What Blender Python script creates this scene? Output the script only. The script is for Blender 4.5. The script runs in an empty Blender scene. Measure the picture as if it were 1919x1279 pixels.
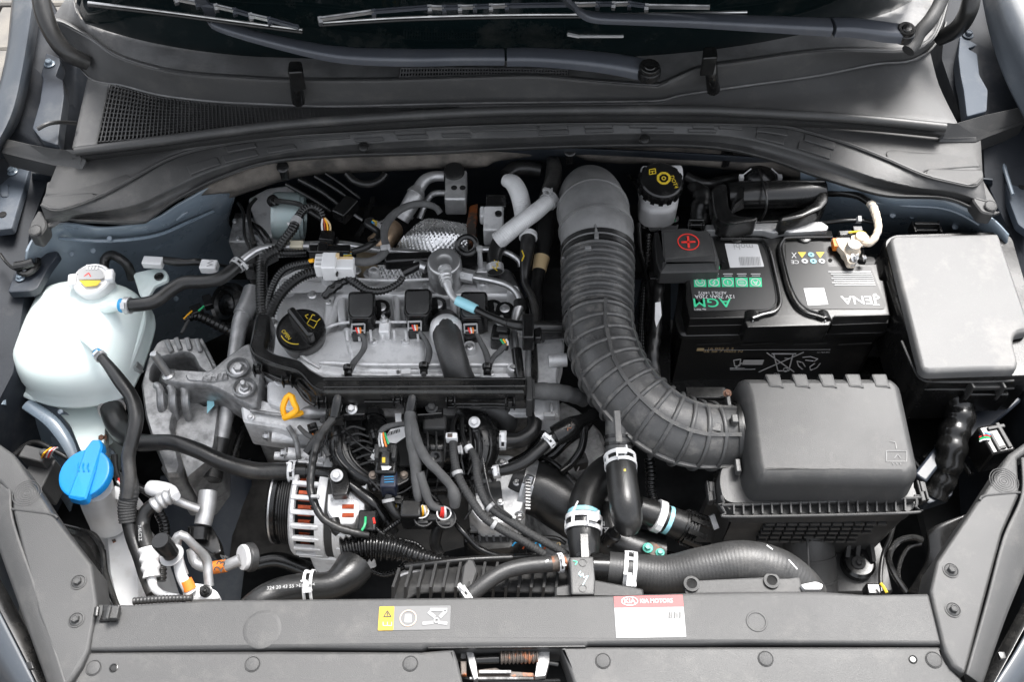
import bpy, bmesh, math, random
from mathutils import Vector, Matrix, noise
from mathutils.geometry import tessellate_polygon
random.seed(7)
R = math.radians
sc = bpy.context.scene
col = sc.collection
# ---------------------------------------------------------------- camera
FPX, CX, CY, PITCH, DIST = 1866.0, 959.5, 639.5, R(55), 1.30
CAM = Vector((0, -DIST*math.cos(PITCH), DIST*math.sin(PITCH)))
FW = Vector((0, math.cos(PITCH), -math.sin(PITCH))); UP = Vector((0, math.sin(PITCH), math.cos(PITCH)))
cd = bpy.data.cameras.new('camera'); co = bpy.data.objects.new('camera', cd); col.objects.link(co)
co.location = CAM; co.rotation_euler = (R(90)-PITCH, 0, 0)
cd.sensor_width = 36; cd.lens = 35; cd.clip_start = .02; cd.clip_end = 500
cd.dof.use_dof = False
sc.camera = co
# ---------------------------------------------------------------- light: thin overcast, brightest behind the windscreen to the right
wd = bpy.data.worlds.new('World'); sc.world = wd; wd.use_nodes = True
nt = wd.node_tree; nt.nodes.clear()
sky = nt.nodes.new('ShaderNodeTexSky'); sky.sky_type = 'NISHITA'; sky.sun_disc = False
SUN_EL, SUN_AZ = R(62), R(30)      # azimuth clockwise from +Y (north)
sky.sun_elevation = SUN_EL; sky.sun_rotation = SUN_AZ
sky.air_density = 1.0; sky.dust_density = 4.0; sky.ozone_density = 1.0
hs = nt.nodes.new('ShaderNodeHueSaturation'); hs.inputs['Saturation'].default_value = .22
bg = nt.nodes.new('ShaderNodeBackground'); bg.inputs['Strength'].default_value = .08
wo = nt.nodes.new('ShaderNodeOutputWorld')
nt.links.new(sky.outputs[0], hs.inputs['Color']); nt.links.new(hs.outputs[0], bg.inputs[0]); nt.links.new(bg.outputs[0], wo.inputs[0])
sl = bpy.data.lights.new('sun', 'SUN'); sl.energy = 1.5; sl.angle = R(24); sl.color = (1, .975, .95)
so = bpy.data.objects.new('sun', sl); col.objects.link(so)
sd = Vector((math.sin(SUN_AZ)*math.cos(SUN_EL), math.cos(SUN_AZ)*math.cos(SUN_EL), math.sin(SUN_EL)))
so.rotation_euler = sd.to_track_quat('Z', 'Y').to_euler(); so.location = sd*5
sc.view_settings.view_transform = 'Standard'; sc.view_settings.look = 'None'
sc.view_settings.exposure = 2.62; sc.view_settings.gamma = 1
sc.cycles.max_bounces = 6; sc.cycles.diffuse_bounces = 3; sc.cycles.glossy_bounces = 3
sc.cycles.transmission_bounces = 4; sc.cycles.caustics_reflective = False; sc.cycles.caustics_refractive = False
# ---------------------------------------------------------------- helpers
def W(u, v, z):                       # a point of the bay seen at photo position (u, v), at height z
    d = Vector(((u-CX)/FPX, 0, 0)) - UP*((v-CY)/FPX) + FW
    return CAM + d*((z-CAM.z)/d.z)
def SC(p): return (p-CAM).dot(FW)/FPX   # metres per photo pixel at point p
def cr(p0, p1, p2, p3, t):
    return [.5*((2*b)+(-a+c)*t+(2*a-5*b+4*c-d)*t*t+(-a+3*b-3*c+d)*t**3) for a, b, c, d in zip(p0, p1, p2, p3)]
def spline(P, per=8, closed=False):
    n = len(P); out = []
    if n == 2 and not closed: return [[a+(b-a)*i/per for a, b in zip(P[0], P[1])] for i in range(per+1)]
    for i in range(n if closed else n-1):
        g = (lambda k: P[k % n]) if closed else (lambda k: P[max(0, min(n-1, k))])
        for j in range(per): out.append(cr(g(i-1), g(i), g(i+1), g(i+2), j/per))
    if not closed: out.append(list(P[-1]))
    return out
def resample(P, n):
    d = [0]
    for a, b in zip(P, P[1:]): d.append(d[-1]+math.dist(a[:3], b[:3]))
    L = d[-1]; out = []; k = 0
    for i in range(n):
        s = L*i/(n-1)
        while k < len(P)-2 and d[k+1] < s: k += 1
        w = (s-d[k])/max(1e-9, d[k+1]-d[k]); w = min(1, max(0, w))
        out.append([a+(b-a)*w for a, b in zip(P[k], P[k+1])])
    return out
class Mb:
    def __init__(s): s.v = []; s.f = []
    def add(s, vs, fs):
        o = len(s.v); s.v += [Vector(x) for x in vs]; s.f += [[i+o for i in f] for f in fs]; return s
def box(M, c, sx, sy, sz, rz=0, rx=0):
    m = Matrix.Rotation(rz, 3, 'Z') @ Matrix.Rotation(rx, 3, 'X')
    vs = [Vector(c)+m@Vector((x*sx/2, y*sy/2, z*sz/2)) for x in (-1, 1) for y in (-1, 1) for z in (-1, 1)]
    return M.add(vs, [(0,1,3,2),(4,6,7,5),(0,4,5,1),(2,3,7,6),(0,2,6,4),(1,5,7,3)])
def pbox(M, u, v, z, w, d, h, rz=0, rx=0):   # w, d in photo px, h in m; z is the top
    p = W(u, v, z); s = SC(p); return box(M, p-Vector((0, 0, h/2)), w*s, d*s/.82, h, R(rz), R(rx))
def bar(M, a, b, w, h, up=Vector((0, 0, 1))):
    a, b = Vector(a), Vector(b); t = (b-a).normalized(); x = t.cross(up)
    if x.length < 1e-4: x = Vector((1, 0, 0))
    x.normalize(); y = x.cross(t)
    vs = [p+x*i*w/2+y*j*h/2 for p in (a, b) for i in (-1, 1) for j in (-1, 1)]
    return M.add(vs, [(0,1,3,2),(4,6,7,5),(0,4,5,1),(2,3,7,6),(0,2,6,4),(1,5,7,3)])
def lathe(M, c, axis, prof, n=24, x0=None, caps=True):   # prof: (radius, distance along axis)
    a = Vector(axis).normalized(); x = x0 or a.orthogonal(); x = Vector(x).normalized(); y = a.cross(x); c = Vector(c)
    vs = []; fs = []
    for r, h in prof:
        for k in range(n):
            t = 2*math.pi*k/n; vs.append(c+a*h+(x*math.cos(t)+y*math.sin(t))*r)
    for i in range(len(prof)-1):
        for k in range(n):
            k2 = (k+1) % n; fs.append((i*n+k, i*n+k2, (i+1)*n+k2, (i+1)*n+k))
    if caps and prof[0][0] > 1e-6: fs.append(list(range(n))[::-1])
    if caps and prof[-1][0] > 1e-6: fs.append([(len(prof)-1)*n+k for k in range(n)])
    return M.add(vs, fs)
def roundpoly(P, r):
    if r <= 0: return P
    out = []; n = len(P)
    for i in range(n):
        a, b, c = P[i-1], P[i], P[(i+1) % n]
        da, dc = math.dist(a[:2], b[:2]), math.dist(c[:2], b[:2])
        ra, rc = min(r/da, .48), min(r/dc, .48)
        p = [b[k]+(a[k]-b[k])*ra for k in range(len(b))]; q = [b[k]+(c[k]-b[k])*rc for k in range(len(b))]
        for t in (0, .25, .5, .75, 1):
            out.append([(1-t)**2*x+2*t*(1-t)*y+t*t*w for x, y, w in zip(p, b, q)])
    return out
def solid(M, out, z0, prof, rc=0, curve=0, top=True, bottom=False):
    """outline in photo px (u,v[,z]) at height z0, rings at (dz, inset metres)"""
    P = [tuple(p) if len(p) == 3 else (p[0], p[1], z0) for p in out]
    P = roundpoly(P, rc) if rc else P
    if curve: P = spline([list(p) for p in P], curve, True)
    Q = [W(*p) for p in P]; n = len(Q)
    A = sum(Q[i].x*Q[(i+1) % n].y-Q[(i+1) % n].x*Q[i].y for i in range(n))
    if A < 0: Q.reverse()
    nr = []
    for i in range(n):
        e1 = (Q[i]-Q[i-1]).xy; e2 = (Q[(i+1) % n]-Q[i]).xy
        if e1.length < 1e-7: e1 = e2
        if e2.length < 1e-7: e2 = e1
        n1 = Vector((-e1.y, e1.x)).normalized(); n2 = Vector((-e2.y, e2.x)).normalized()
        b = n1+n2; b = b.normalized() if b.length > 1e-4 else n1
        b = b/max(.5, b.dot(n1)); nr.append(Vector((b.x, b.y, 0)))
    vs = []; fs = []
    for dz, ins in prof:
        for q, m in zip(Q, nr): vs.append(q+m*ins+Vector((0, 0, dz)))
    for i in range(len(prof)-1):
        for k in range(n):
            k2 = (k+1) % n; fs.append((i*n+k, i*n+k2, (i+1)*n+k2, (i+1)*n+k))
    L0 = (len(prof)-1)*n
    if bottom or top:
        T = tessellate_polygon([[Vector((vs[L0+k].x, vs[L0+k].y, 0)) for k in range(n)]])
        for t in T:
            a, b, c = [vs[L0+k] for k in t]
            if (b-a).cross(c-a).z < 0: t = t[::-1]
            if top: fs.append([L0+k for k in t])
            if bottom: fs.append(list(t)[::-1])
    return M.add(vs, fs)
def slab(M, out, z0, h, b=.0015, rc=0, curve=0):     # block with a chamfered top edge
    return solid(M, out, z0, [(-h, 0), (-b, 0), (-b*.3, b*.3), (0, b)], rc, curve, True, True)
def dome(M, out, z0, h, top, rc=0, curve=0, k=5):    # walls h high then a rounded shoulder of radius top
    pr = [(-h, -.0)]+[(top*math.sin(a)-top, top*(1-math.cos(a))) for a in [math.pi/2*i/k for i in range(k+1)]]
    return solid(M, out, z0, pr, rc, curve, True, True)
class Path:
    def __init__(s, pts, per=10, wr=None):
        Q = []
        for p in pts:
            w = W(*p[:3]); r = (p[3] if len(p) > 3 else (wr or 5))*SC(w); Q.append([w.x, w.y, w.z, r])
        s.P = spline(Q, per); s.d = [0]
        for a, b in zip(s.P, s.P[1:]): s.d.append(s.d[-1]+math.dist(a[:3], b[:3]))
        s.L = s.d[-1]
    def at(s, t):
        x = max(0, min(1, t))*s.L; k = 0
        while k < len(s.d)-2 and s.d[k+1] < x: k += 1
        w = (x-s.d[k])/max(1e-9, s.d[k+1]-s.d[k])
        a, b = s.P[k], s.P[k+1]; q = [i+(j-i)*w for i, j in zip(a, b)]
        return Vector(q[:3]), (Vector(b[:3])-Vector(a[:3])).normalized(), q[3]
def tube(M, path, n=12, step=None, rib=None, t0=0, t1=1, ends=True, rs=1.0, flat=None):
    L = path.L*(t1-t0); step = step or .0045
    if rib: step = rib[0]/6
    k = max(2, int(L/step)+1); vs = []; fs = []; x = None
    ts = [t0+(t1-t0)*i/(k-1) for i in range(k)]
    for i, t in enumerate(ts):
        p, d, r = path.at(t); p2, d2, _ = path.at(min(1, t+.01)); p3, d3, _ = path.at(max(0, t-.01)); d = (d2+d3+d).normalized()
        if x is None: x = d.orthogonal().normalized()
        x = (x-d*x.dot(d)).normalized(); y = d.cross(x); r = r*rs
        if rib:
            ph = math.sin(2*math.pi*t*path.L/rib[0]); r *= 1+rib[1]*math.tanh(2.5*ph)
        for j in range(n):
            a = 2*math.pi*j/n; o = x*math.cos(a)*r+y*math.sin(a)*r
            if flat: o.z *= flat
            vs.append(p+o)
    for i in range(k-1):
        for j in range(n):
            j2 = (j+1) % n; fs.append((i*n+j, i*n+j2, (i+1)*n+j2, (i+1)*n+j))
    if ends: fs.append(list(range(n))[::-1]); fs.append([(k-1)*n+j for j in range(n)])
    return M.add(vs, fs)
def rows2(rows, nu, nv, smooth=True):
    G = [resample(spline([list(W(*p)) for p in r], 8), nu) for r in rows]
    if nv > 1 or smooth:
        cols_ = []
        for i in range(nu):
            c = [g[i] for g in G]; cols_.append(spline(c, nv) if smooth else sum([[[a+(b-a)*j/nv for a, b in zip(c[k], c[k+1])] for j in range(nv)] for k in range(len(c)-1)], [])+[c[-1]])
        G = [[cols_[i][j] for i in range(nu)] for j in range(len(cols_[0]))]
    return G
def loft(M, rows, nu=24, nv=1, smooth=False):
    G = rows2(rows, nu, nv, smooth); vs = [p for g in G for p in g]; fs = []
    for j in range(len(G)-1):
        for i in range(nu-1): fs.append((j*nu+i, (j+1)*nu+i, (j+1)*nu+i+1, j*nu+i+1))
    return M.add(vs, fs)
def obj(name, M, mat, parent=None, bev=0, seg=2, label=None, cat=None, group=None, kind=None, thick=0, flat=False, ang=35, off=-1, weld=False):
    vs = M.v; n = max(1, len(vs))
    c = sum(vs, Vector())/n
    zmin = min(v.z for v in vs); c.z = zmin
    me = bpy.data.meshes.new(name); me.from_pydata([v-c for v in vs], [], M.f); me.validate(); me.update()
    if weld:
        b = bmesh.new(); b.from_mesh(me); bmesh.ops.remove_doubles(b, verts=b.verts, dist=1e-5); b.to_mesh(me); b.free()
    if not flat:
        me.polygons.foreach_set('use_smooth', [True]*len(me.polygons)); me.set_sharp_from_angle(angle=R(ang))
    mats = mat if isinstance(mat, (list, tuple)) else [mat]
    for m in mats: me.materials.append(m)
    o = bpy.data.objects.new(name, me); col.objects.link(o); link(o, parent, c)
    if thick:
        m = o.modifiers.new('thick', 'SOLIDIFY'); m.thickness = thick; m.offset = off
    if bev:
        m = o.modifiers.new('bevel', 'BEVEL'); m.width = bev; m.segments = seg; m.limit_method = 'ANGLE'; m.angle_limit = R(35); m.harden_normals = True
    if not flat and len(M.f) < 1500:
        w = o.modifiers.new('wn', 'WEIGHTED_NORMAL'); w.keep_sharp = True; w.weight = 90
    tag(o, label, cat, group, kind); return o
def wloc(o):
    p = Vector()
    while o: p += o.location; o = o.parent
    return p
def link(o, parent, c):
    if parent: o.parent = parent; o.location = c-wloc(parent)
    else: o.location = c
def tag(o, label=None, cat=None, group=None, kind=None):
    if label: o['label'] = label
    if cat: o['category'] = cat
    if group: o['group'] = group
    if kind: o['kind'] = kind
def thing(name, label, cat, u, v, z, group=None):
    o = bpy.data.objects.new(name, None); o.empty_display_size = .02; col.objects.link(o); o.location = W(u, v, z); tag(o, label, cat, group); return o
# ---------------------------------------------------------------- materials
MT = {}
def mat(name, base, rough=.5, metal=0., col2=None, sc1=30, lo=.4, hi=.65, bump=None, bsc=400, spec=.5, coat=0, trans=0, sss=0, rough2=None, dust=None, dsc=9, aniso=0):
    m = bpy.data.materials.new(name); m.use_nodes = True; t = m.node_tree; N = t.nodes; L = t.links
    b = N['Principled BSDF']; c3 = lambda c: (c, c, c, 1) if isinstance(c, (int, float)) else (*c, 1)
    b.inputs['Base Color'].default_value = c3(base); b.inputs['Roughness'].default_value = rough; b.inputs['Metallic'].default_value = metal
    b.inputs['Specular IOR Level'].default_value = spec; b.inputs['Coat Weight'].default_value = coat; b.inputs['Coat Roughness'].default_value = .12
    b.inputs['Transmission Weight'].default_value = trans
    if sss: b.inputs['Subsurface Weight'].default_value = sss; b.inputs['Subsurface Radius'].default_value = (.02, .02, .02)
    tc = N.new('ShaderNodeTexCoord'); src = None
    def nz(scale, det=6, rg=.6):
        q = N.new('ShaderNodeTexNoise'); q.inputs['Scale'].default_value = scale; q.inputs['Detail'].default_value = det; q.inputs['Roughness'].default_value = rg
        L.new(tc.outputs['Object'], q.inputs['Vector']); return q.outputs['Fac']
    def rmp(s, lo, hi):
        q = N.new('ShaderNodeMapRange'); q.inputs[1].default_value = lo; q.inputs[2].default_value = hi; L.new(s, q.inputs[0]); return q.outputs[0]
    def mix(f, a, c):
        q = N.new('ShaderNodeMix'); q.data_type = 'RGBA'; L.new(f, q.inputs[0])
        if isinstance(a, tuple): q.inputs[6].default_value = a
        else: L.new(a, q.inputs[6])
        q.inputs[7].default_value = c; return q.outputs[2]
    cur = c3(base)
    if col2 is not None:
        f = rmp(nz(sc1), lo, hi); cur = mix(f, cur, c3(col2))
        if rough2 is not None:
            q = N.new('ShaderNodeMapRange'); q.inputs[3].default_value = rough; q.inputs[4].default_value = rough2; L.new(f, q.inputs[0]); L.new(q.outputs[0], b.inputs['Roughness'])
    if dust:
        f2 = rmp(nz(dsc, 10, .75), .52, .8)
        q = N.new('ShaderNodeMath'); q.operation = 'MULTIPLY'; L.new(f2, q.inputs[0]); q.inputs[1].default_value = dust
        f3 = rmp(nz(900, 2, .5), .62, .72); q2 = N.new('ShaderNodeMath'); q2.operation = 'MULTIPLY_ADD'; L.new(f3, q2.inputs[0]); q2.inputs[1].default_value = dust*.35; L.new(q.outputs[0], q2.inputs[2])
        cur = mix(q2.outputs[0], cur, (.34, .32, .29, 1))
    if not isinstance(cur, tuple): L.new(cur, b.inputs['Base Color'])
    if bump:
        bn = N.new('ShaderNodeBump'); bn.inputs['Strength'].default_value = bump; bn.inputs['Distance'].default_value = .0009
        L.new(nz(bsc, 4, .6), bn.inputs['Height']); L.new(bn.outputs[0], b.inputs['Normal'])
    MT[name] = m; return m
PL = mat('black_plastic', .012, .3, col2=.018, sc1=14, rough2=.42, bump=.25, bsc=900, dust=.28)
PLD = mat('dusty_black_plastic', .034, .42, col2=.046, sc1=9, rough2=.48, bump=.35, bsc=700, dust=.22)
PLG = mat('glossy_black_plastic', .006, .2, col2=.01, sc1=20, rough2=.32, bump=.06, bsc=300, dust=.12)
PLX = mat('grained_grey_plastic', .03, .5, col2=.038, sc1=8, rough2=.6, spec=.45, bump=.35, bsc=1300, dust=.1, dsc=30)
STEELM = mat('matt_slate_steel', (.04, .05, .064), .6, col2=(.05, .06, .075), sc1=12, rough2=.7, spec=.25, bump=.1, bsc=80, dust=.2)
PANEL = mat('grained_panel_plastic', .038, .52, col2=.046, sc1=6, rough2=.62, spec=.45, bump=.35, bsc=1100, dust=.1, dsc=30)
COWLT = mat('dusty_shelf_and_highlight_plastic', .13, .6, col2=.2, sc1=22, rough2=.65, bump=.6, bsc=900, dust=.6, dsc=16)  # dusty shelf colour, also used for bead lines that imitate edge highlights
COWL = mat('cowl_plastic', .075, .46, col2=.09, sc1=9, rough2=.5, bump=.4, bsc=900, dust=.2, dsc=22)
RUB = mat('black_rubber', .009, .28, col2=.014, sc1=22, rough2=.42, bump=.2, bsc=500, dust=.2)
RUBG = mat('grey_black_rubber', .028, .4, col2=.04, sc1=16, rough2=.5, bump=.3, bsc=700, dust=.25)
RUBL = mat('dusty_duct_rubber', .12, .48, col2=.22, sc1=14, rough2=.6, bump=.5, bsc=500, dust=.5)
DUCT = mat('satin_duct_rubber', .045, .34, col2=.06, sc1=12, rough2=.46, bump=.25, bsc=600, dust=.5, dsc=24)
TAPE = mat('grey_cloth_tape', .075, .75, col2=.1, sc1=60, bump=.6, bsc=1200, spec=.3)
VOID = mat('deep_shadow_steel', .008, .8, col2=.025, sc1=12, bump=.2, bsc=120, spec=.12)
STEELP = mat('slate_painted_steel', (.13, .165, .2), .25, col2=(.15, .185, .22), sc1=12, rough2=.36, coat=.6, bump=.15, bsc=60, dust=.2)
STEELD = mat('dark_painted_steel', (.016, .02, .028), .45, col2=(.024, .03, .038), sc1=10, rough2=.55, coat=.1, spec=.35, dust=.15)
ALUM = mat('mount_aluminium', .36, .34, .6, col2=.2, sc1=60, rough2=.5, bump=.5, bsc=500, dust=.12)
ALU = mat('cast_aluminium', .76, .36, .25, col2=.45, sc1=55, lo=.5, hi=.75, rough2=.55, bump=.7, bsc=420, dust=.12, dsc=16)
ALUD = mat('dull_cast_aluminium', .34, .45, .5, col2=.07, sc1=34, rough2=.7, bump=1, bsc=260, dust=.3, dsc=20)
STL = mat('bright_steel', .62, .3, .9, col2=.42, sc1=40, rough2=.42, bump=.15, bsc=200)
PIPE = mat('dull_aluminium_pipe', .5, .42, .7, col2=.33, sc1=30, rough2=.52, bump=.3, bsc=250)
ZINC = mat('zinc_plate', .58, .36, .6, col2=.45, sc1=60, rough2=.48, bump=.2, bsc=300)
WHT = mat('white_plastic', .74, .4, col2=.62, sc1=20, bump=.1, dust=.1)
TANK = mat('milky_tank_plastic', (.66, .75, .73), .32, col2=(.72, .78, .77), sc1=6, rough2=.38, sss=.35, bump=.1, bsc=40)
WTANK = mat('dirty_white_tank_plastic', .66, .42, col2=(.36, .33, .29), sc1=18, lo=.56, hi=.85, bump=.2, bsc=80, sss=.15)
BLUE = mat('blue_cap_plastic', (.008, .2, .52), .34, col2=(.01, .22, .56), sc1=20, bump=.1)
YEL = mat('yellow_print', (.6, .43, .03), .5)
YELP = mat('orange_yellow_handle_plastic', (.95, .45, .01), .38)
ORG = mat('orange_tape', (.8, .22, .03), .5)
RED = mat('red_print', (.75, .04, .03), .5)
REDL = mat('label_red', (.34, .085, .085), .6, spec=.3)
STK = mat('sticker_print', .3, .6, spec=.3)
GRN = mat('green_plastic', (.03, .42, .16), .4)
GRNP = mat('green_print', (.05, .6, .3), .5)
BLU = mat('blue_print', (.02, .3, .6), .5)
PRN = mat('white_print', .6, .6, spec=.3)
GRYP = mat('grey_print', .35, .5)
INK = mat('black_print', .012, .5)
COPPER = mat('copper_winding', (.42, .07, .02), .35, .5, col2=(.16, .03, .01), sc1=80)
RUST = mat('rusty_steel', (.09, .075, .065), .6, .4, col2=(.42, .13, .04), sc1=40, lo=.5, hi=.62, bump=.6)
GLASS = mat('dark_windscreen_glass', (.004, .009, .010), .04, spec=.32, dust=.12)
WIPER = mat('satin_wiper_metal', (.07, .077, .092), .33, .2, col2=(.082, .09, .106), sc1=20, rough2=.34, dust=.12)
FELTD = mat('dark_quilted_mat', (.035, .033, .03), .85, col2=(.015, .014, .013), sc1=40, bump=1, bsc=150, spec=.3)
CHAN = mat('gap_shade_channel', (.009, .011, .015), .6, col2=(.014, .017, .022), sc1=10, spec=.2, dust=.1)  # near-black base stands in for the shaded gap beside the cowl
FELT = mat('bonded_felt', (.15, .135, .12), .95, col2=(.06, .056, .052), sc1=26, bump=1, bsc=500, spec=.2)
FOIL = mat('aluminium_foil', .78, .25, .95, col2=.6, sc1=60, rough2=.36)
SLEEVE = mat('silver_heat_sleeve', .62, .5, .15, col2=.48, sc1=40, bump=.3)
BRAID = mat('braided_sleeve', .035, .6, bump=.8, bsc=1500)
HAT = mat('battery_gloss_plastic', .007, .3, col2=.01, sc1=10, rough2=.4, bump=.1, dust=.12)
BLAB = mat('battery_label_film', .03, .42, col2=.045, sc1=5, rough2=.5, spec=.35)
STONE = mat('beige_paving', (.13, .12, .105), .85, col2=(.09, .085, .08), sc1=9, bump=.8, bsc=80)
JOINT = mat('sandy_joint', (.07, .06, .05), .9)
FENDER = mat('fender_paint', (.03, .036, .044), .4, coat=.15, dust=.2)
GREASE = mat('oxide_white_lead', (.6, .52, .42), .6, col2=.3, sc1=60, lo=.5, hi=.6)
AMB = mat('amber_fluid_plastic', (.62, .5, .33), .4, sss=.2)
CYAN = mat('clear_blue_plastic', (.3, .6, .68), .25)
TAN = mat('tan_tape', (.6, .45, .25), .6)
# ---------------------------------------------------------------- repeated small parts
CACHE = {}
def bolt(parent, u, v, z, r=7, m=None, axis=(0, 0, 1), kind='hex', name='bolt', h=.7):
    m = m or STL; key = (kind, m.name, h)
    if key not in CACHE:
        M = Mb()
        if kind == 'hex':
            lathe(M, (0, 0, 0), (0, 0, 1), [(1, 0), (1, .12), (.86, .22), (.62, .26)], 20)
            lathe(M, (0, 0, .2), (0, 0, 1), [(.66, 0), (.66, h*.8), (.56, h), (.44, h), (.38, h*.88)], 6)
        elif kind == 'clip':
            lathe(M, (0, 0, 0), (0, 0, 1), [(1, 0), (.99, .05), (.94, .1), (.9, .08), (.86, .03), (.82, .12), (.55, .19), (0.001, .21)], 28)
        elif kind == 'hole':
            lathe(M, (0, 0, 0), (0, 0, 1), [(1, 0), (1, .2), (.85, .25), (.7, .1), (.66, .02)], 20)
        elif kind == 'stud':
            lathe(M, (0, 0, 0), (0, 0, 1), [(1, 0), (1, .12), (.8, .2)], 20)
            lathe(M, (0, 0, .1), (0, 0, 1), [(.75, 0), (.75, .7), (.6, .85)], 6)
            lathe(M, (0, 0, .8), (0, 0, 1), [(.42, 0), (.42, h*2), (.34, h*2+.1)], 14)
        elif kind == 'washer':
            lathe(M, (0, 0, 0), (0, 0, 1), [(1, 0), (1, .15), (.95, .2), (.55, .2)], 24)
            lathe(M, (0, 0, .15), (0, 0, 1), [(.5, 0), (.5, .4), (.42, .5), (.3, .5), (.25, .4)], 6)
        me = bpy.data.meshes.new(name); me.from_pydata(M.v, [], M.f); me.polygons.foreach_set('use_smooth', [True]*len(me.polygons)); me.set_sharp_from_angle(angle=R(30)); me.materials.append(m)
        CACHE[key] = me
    o = bpy.data.objects.new(name, CACHE[key]); col.objects.link(o)
    p = W(u, v, z); link(o, parent, p); s = r*SC(p); o.scale = (s, s, s)
    q = Vector(axis).normalized().to_track_quat('Z', 'Y'); o.rotation_euler = (q @ Matrix.Rotation(random.uniform(0, 1), 3, 'Z').to_quaternion()).to_euler()
    return o
def clamp(parent, path, t, w=9, m=None, tabs=1, ang=0, rs=1.12, name='hose_clamp', style='spring'):
    p, d, r = path.at(t); s = SC(p); w = w*s; r2 = r*rs; m = m or ZINC; M = Mb()
    up = Vector((0, -.35, 1)); up = (up-d*up.dot(d)).normalized(); sd_ = d.cross(up)
    up = up*math.cos(R(ang))+sd_*math.sin(R(ang)); sd_ = d.cross(up)
    th = .0012
    if style == 'spring':      # two wires of band with a window between, and lugs standing up
        for a, b in ((-w/2, -w*.2), (w*.2, w/2)):
            lathe(M, p, d, [(r2, a), (r2+th, a), (r2+th, b), (r2, b)], 28, sd_, caps=False)
        for k in range(5):
            a = R(-60+k*0)+0; 
        for a in (150, 210, 330, 30, 270):
            q = sd_*math.cos(R(a))+up*math.sin(R(a)); bar(M, p-d*w*.3+q*(r2+th*.5), p+d*w*.3+q*(r2+th*.5), .004, th*1.2, q)
        if tabs:
            for a, e in ((90-14, .35), (90+14, -.35)):
                q = sd_*math.cos(R(a))+up*math.sin(R(a)); c = p+q*(r2+.003)+d*w*e*.6
                bar(M, c-d*w*.32, c+d*w*.32, .0016, .008, q)
            q = up; bar(M, p+q*(r2+.006)-sd_*.005, p+q*(r2+.006)+sd_*.007, w*.5, .0014, q)
    elif style == 'band':
        lathe(M, p, d, [(r2, -w/2), (r2+th, -w/2+.0004), (r2+th, w/2-.0004), (r2, w/2)], 28, sd_)
        if tabs:
            q = up; bar(M, p+q*(r2+.002)-sd_*.004, p+q*(r2+.002)+sd_*.004, w*.7, .005, q)
    elif style == 'worm':
        lathe(M, p, d, [(r2, -w/2), (r2+th, -w/2), (r2+th, w/2), (r2, w/2)], 32, sd_)
        q = up; bar(M, p+q*(r2+.003)-sd_*.012, p+q*(r2+.003)+sd_*.012, w*1.1, .006, q)
        lathe(M, p+q*(r2+.006)-sd_*.024, sd_, [(w*.42, 0), (w*.42, .01), (w*.3, .011), (w*.3, .03)], 8)
        for k in range(14):
            a = 90-20-k*4.5; qq = sd_*math.cos(R(a))+up*math.sin(R(a)); bar(M, p+qq*(r2+th)-d*w*.3, p+qq*(r2+th)+d*w*.3, .0009, .0012, qq)
    return obj(name, M, m, parent, flat=False, ang=30)
def hose(name, label, cat, pts, m=None, r=None, rib=None, clamps=(), group=None, parent=None, n=16, wr=None):
    P = Path(pts, 10, wr); M = Mb(); tube(M, P, n, rib=rib)
    o = obj(name, M, m or RUB, parent, label=label, cat=cat, group=group, ang=50)
    for c in clamps:
        c = dict(c); t = c.pop('t'); clamp(o, P, t, **c)
    o_path[o.name] = P
    return o, P
o_path = {}
def band(parent, path, t, w, m, rs=1.03, name='tape_band'):
    p, d, r = path.at(t); M = Mb(); w = w*SC(p)/path.L
    tube(M, path, 16, t0=max(0, t-w/2), t1=min(1, t+w/2), rs=rs, step=.003); return obj(name, M, m, parent, ang=50)
def wire(parent, pts, r, m, name='wire'):
    M = Mb(); tube(M, Path(pts, 6, r), 6, step=.004); return obj(name, M, m, parent)
def text(parent, s, u, v, z, size, m, rot=0, plane='top', name='lettering', ext=.0002, sx=1, shear=0, tilt=None, depth=None):
    cu = bpy.data.curves.new('t', 'FONT'); cu.body = s; cu.size = 1; cu.align_x = 'CENTER'; cu.align_y = 'CENTER'; cu.resolution_u = 3; cu.offset = .006; cu.shear = shear
    to = bpy.data.objects.new('t', cu); me = bpy.data.meshes.new_from_object(to); bpy.data.objects.remove(to); bpy.data.curves.remove(cu)
    if not len(me.vertices): return None
    p = W(u, v, z) if depth is None else depth; k = size*SC(p)*1.38
    if plane == 'top': X, Y = Vector((1, 0, 0)), Vector((0, 1, 0))
    elif plane == 'front': X, Y = Vector((1, 0, 0)), Vector((0, 0, 1))
    else: X, Y = plane
    c, q = math.cos(R(rot)), math.sin(R(rot)); X2 = X*c+Y*q; Y2 = Y*c-X*q; Zn = X.cross(Y)
    me.name = name; me.materials.clear(); me.materials.append(m)
    for w in me.vertices: w.co = X2*w.co.x*k*sx+Y2*w.co.y*k+Zn*ext
    o = bpy.data.objects.new(name, me); col.objects.link(o); link(o, parent, p); return o
def decal(parent, out, z, m, name='sticker', h=.0004, rc=0):
    M = Mb(); solid(M, out, z, [(0, 0), (h, 0)], rc, 0, True, True); return obj(name, M, m, parent, flat=True)
def strip(parent, pts, z, w, m, name='printed_line', h=.0004):     # thin printed line, w px
    M = Mb(); P = [W(*p, z) for p in pts]
    for a, b in zip(P, P[1:]): bar(M, a+Vector((0, 0, h)), b+Vector((0, 0, h)), w*SC(a), h)
    return obj(name, M, m, parent, flat=True)
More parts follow.
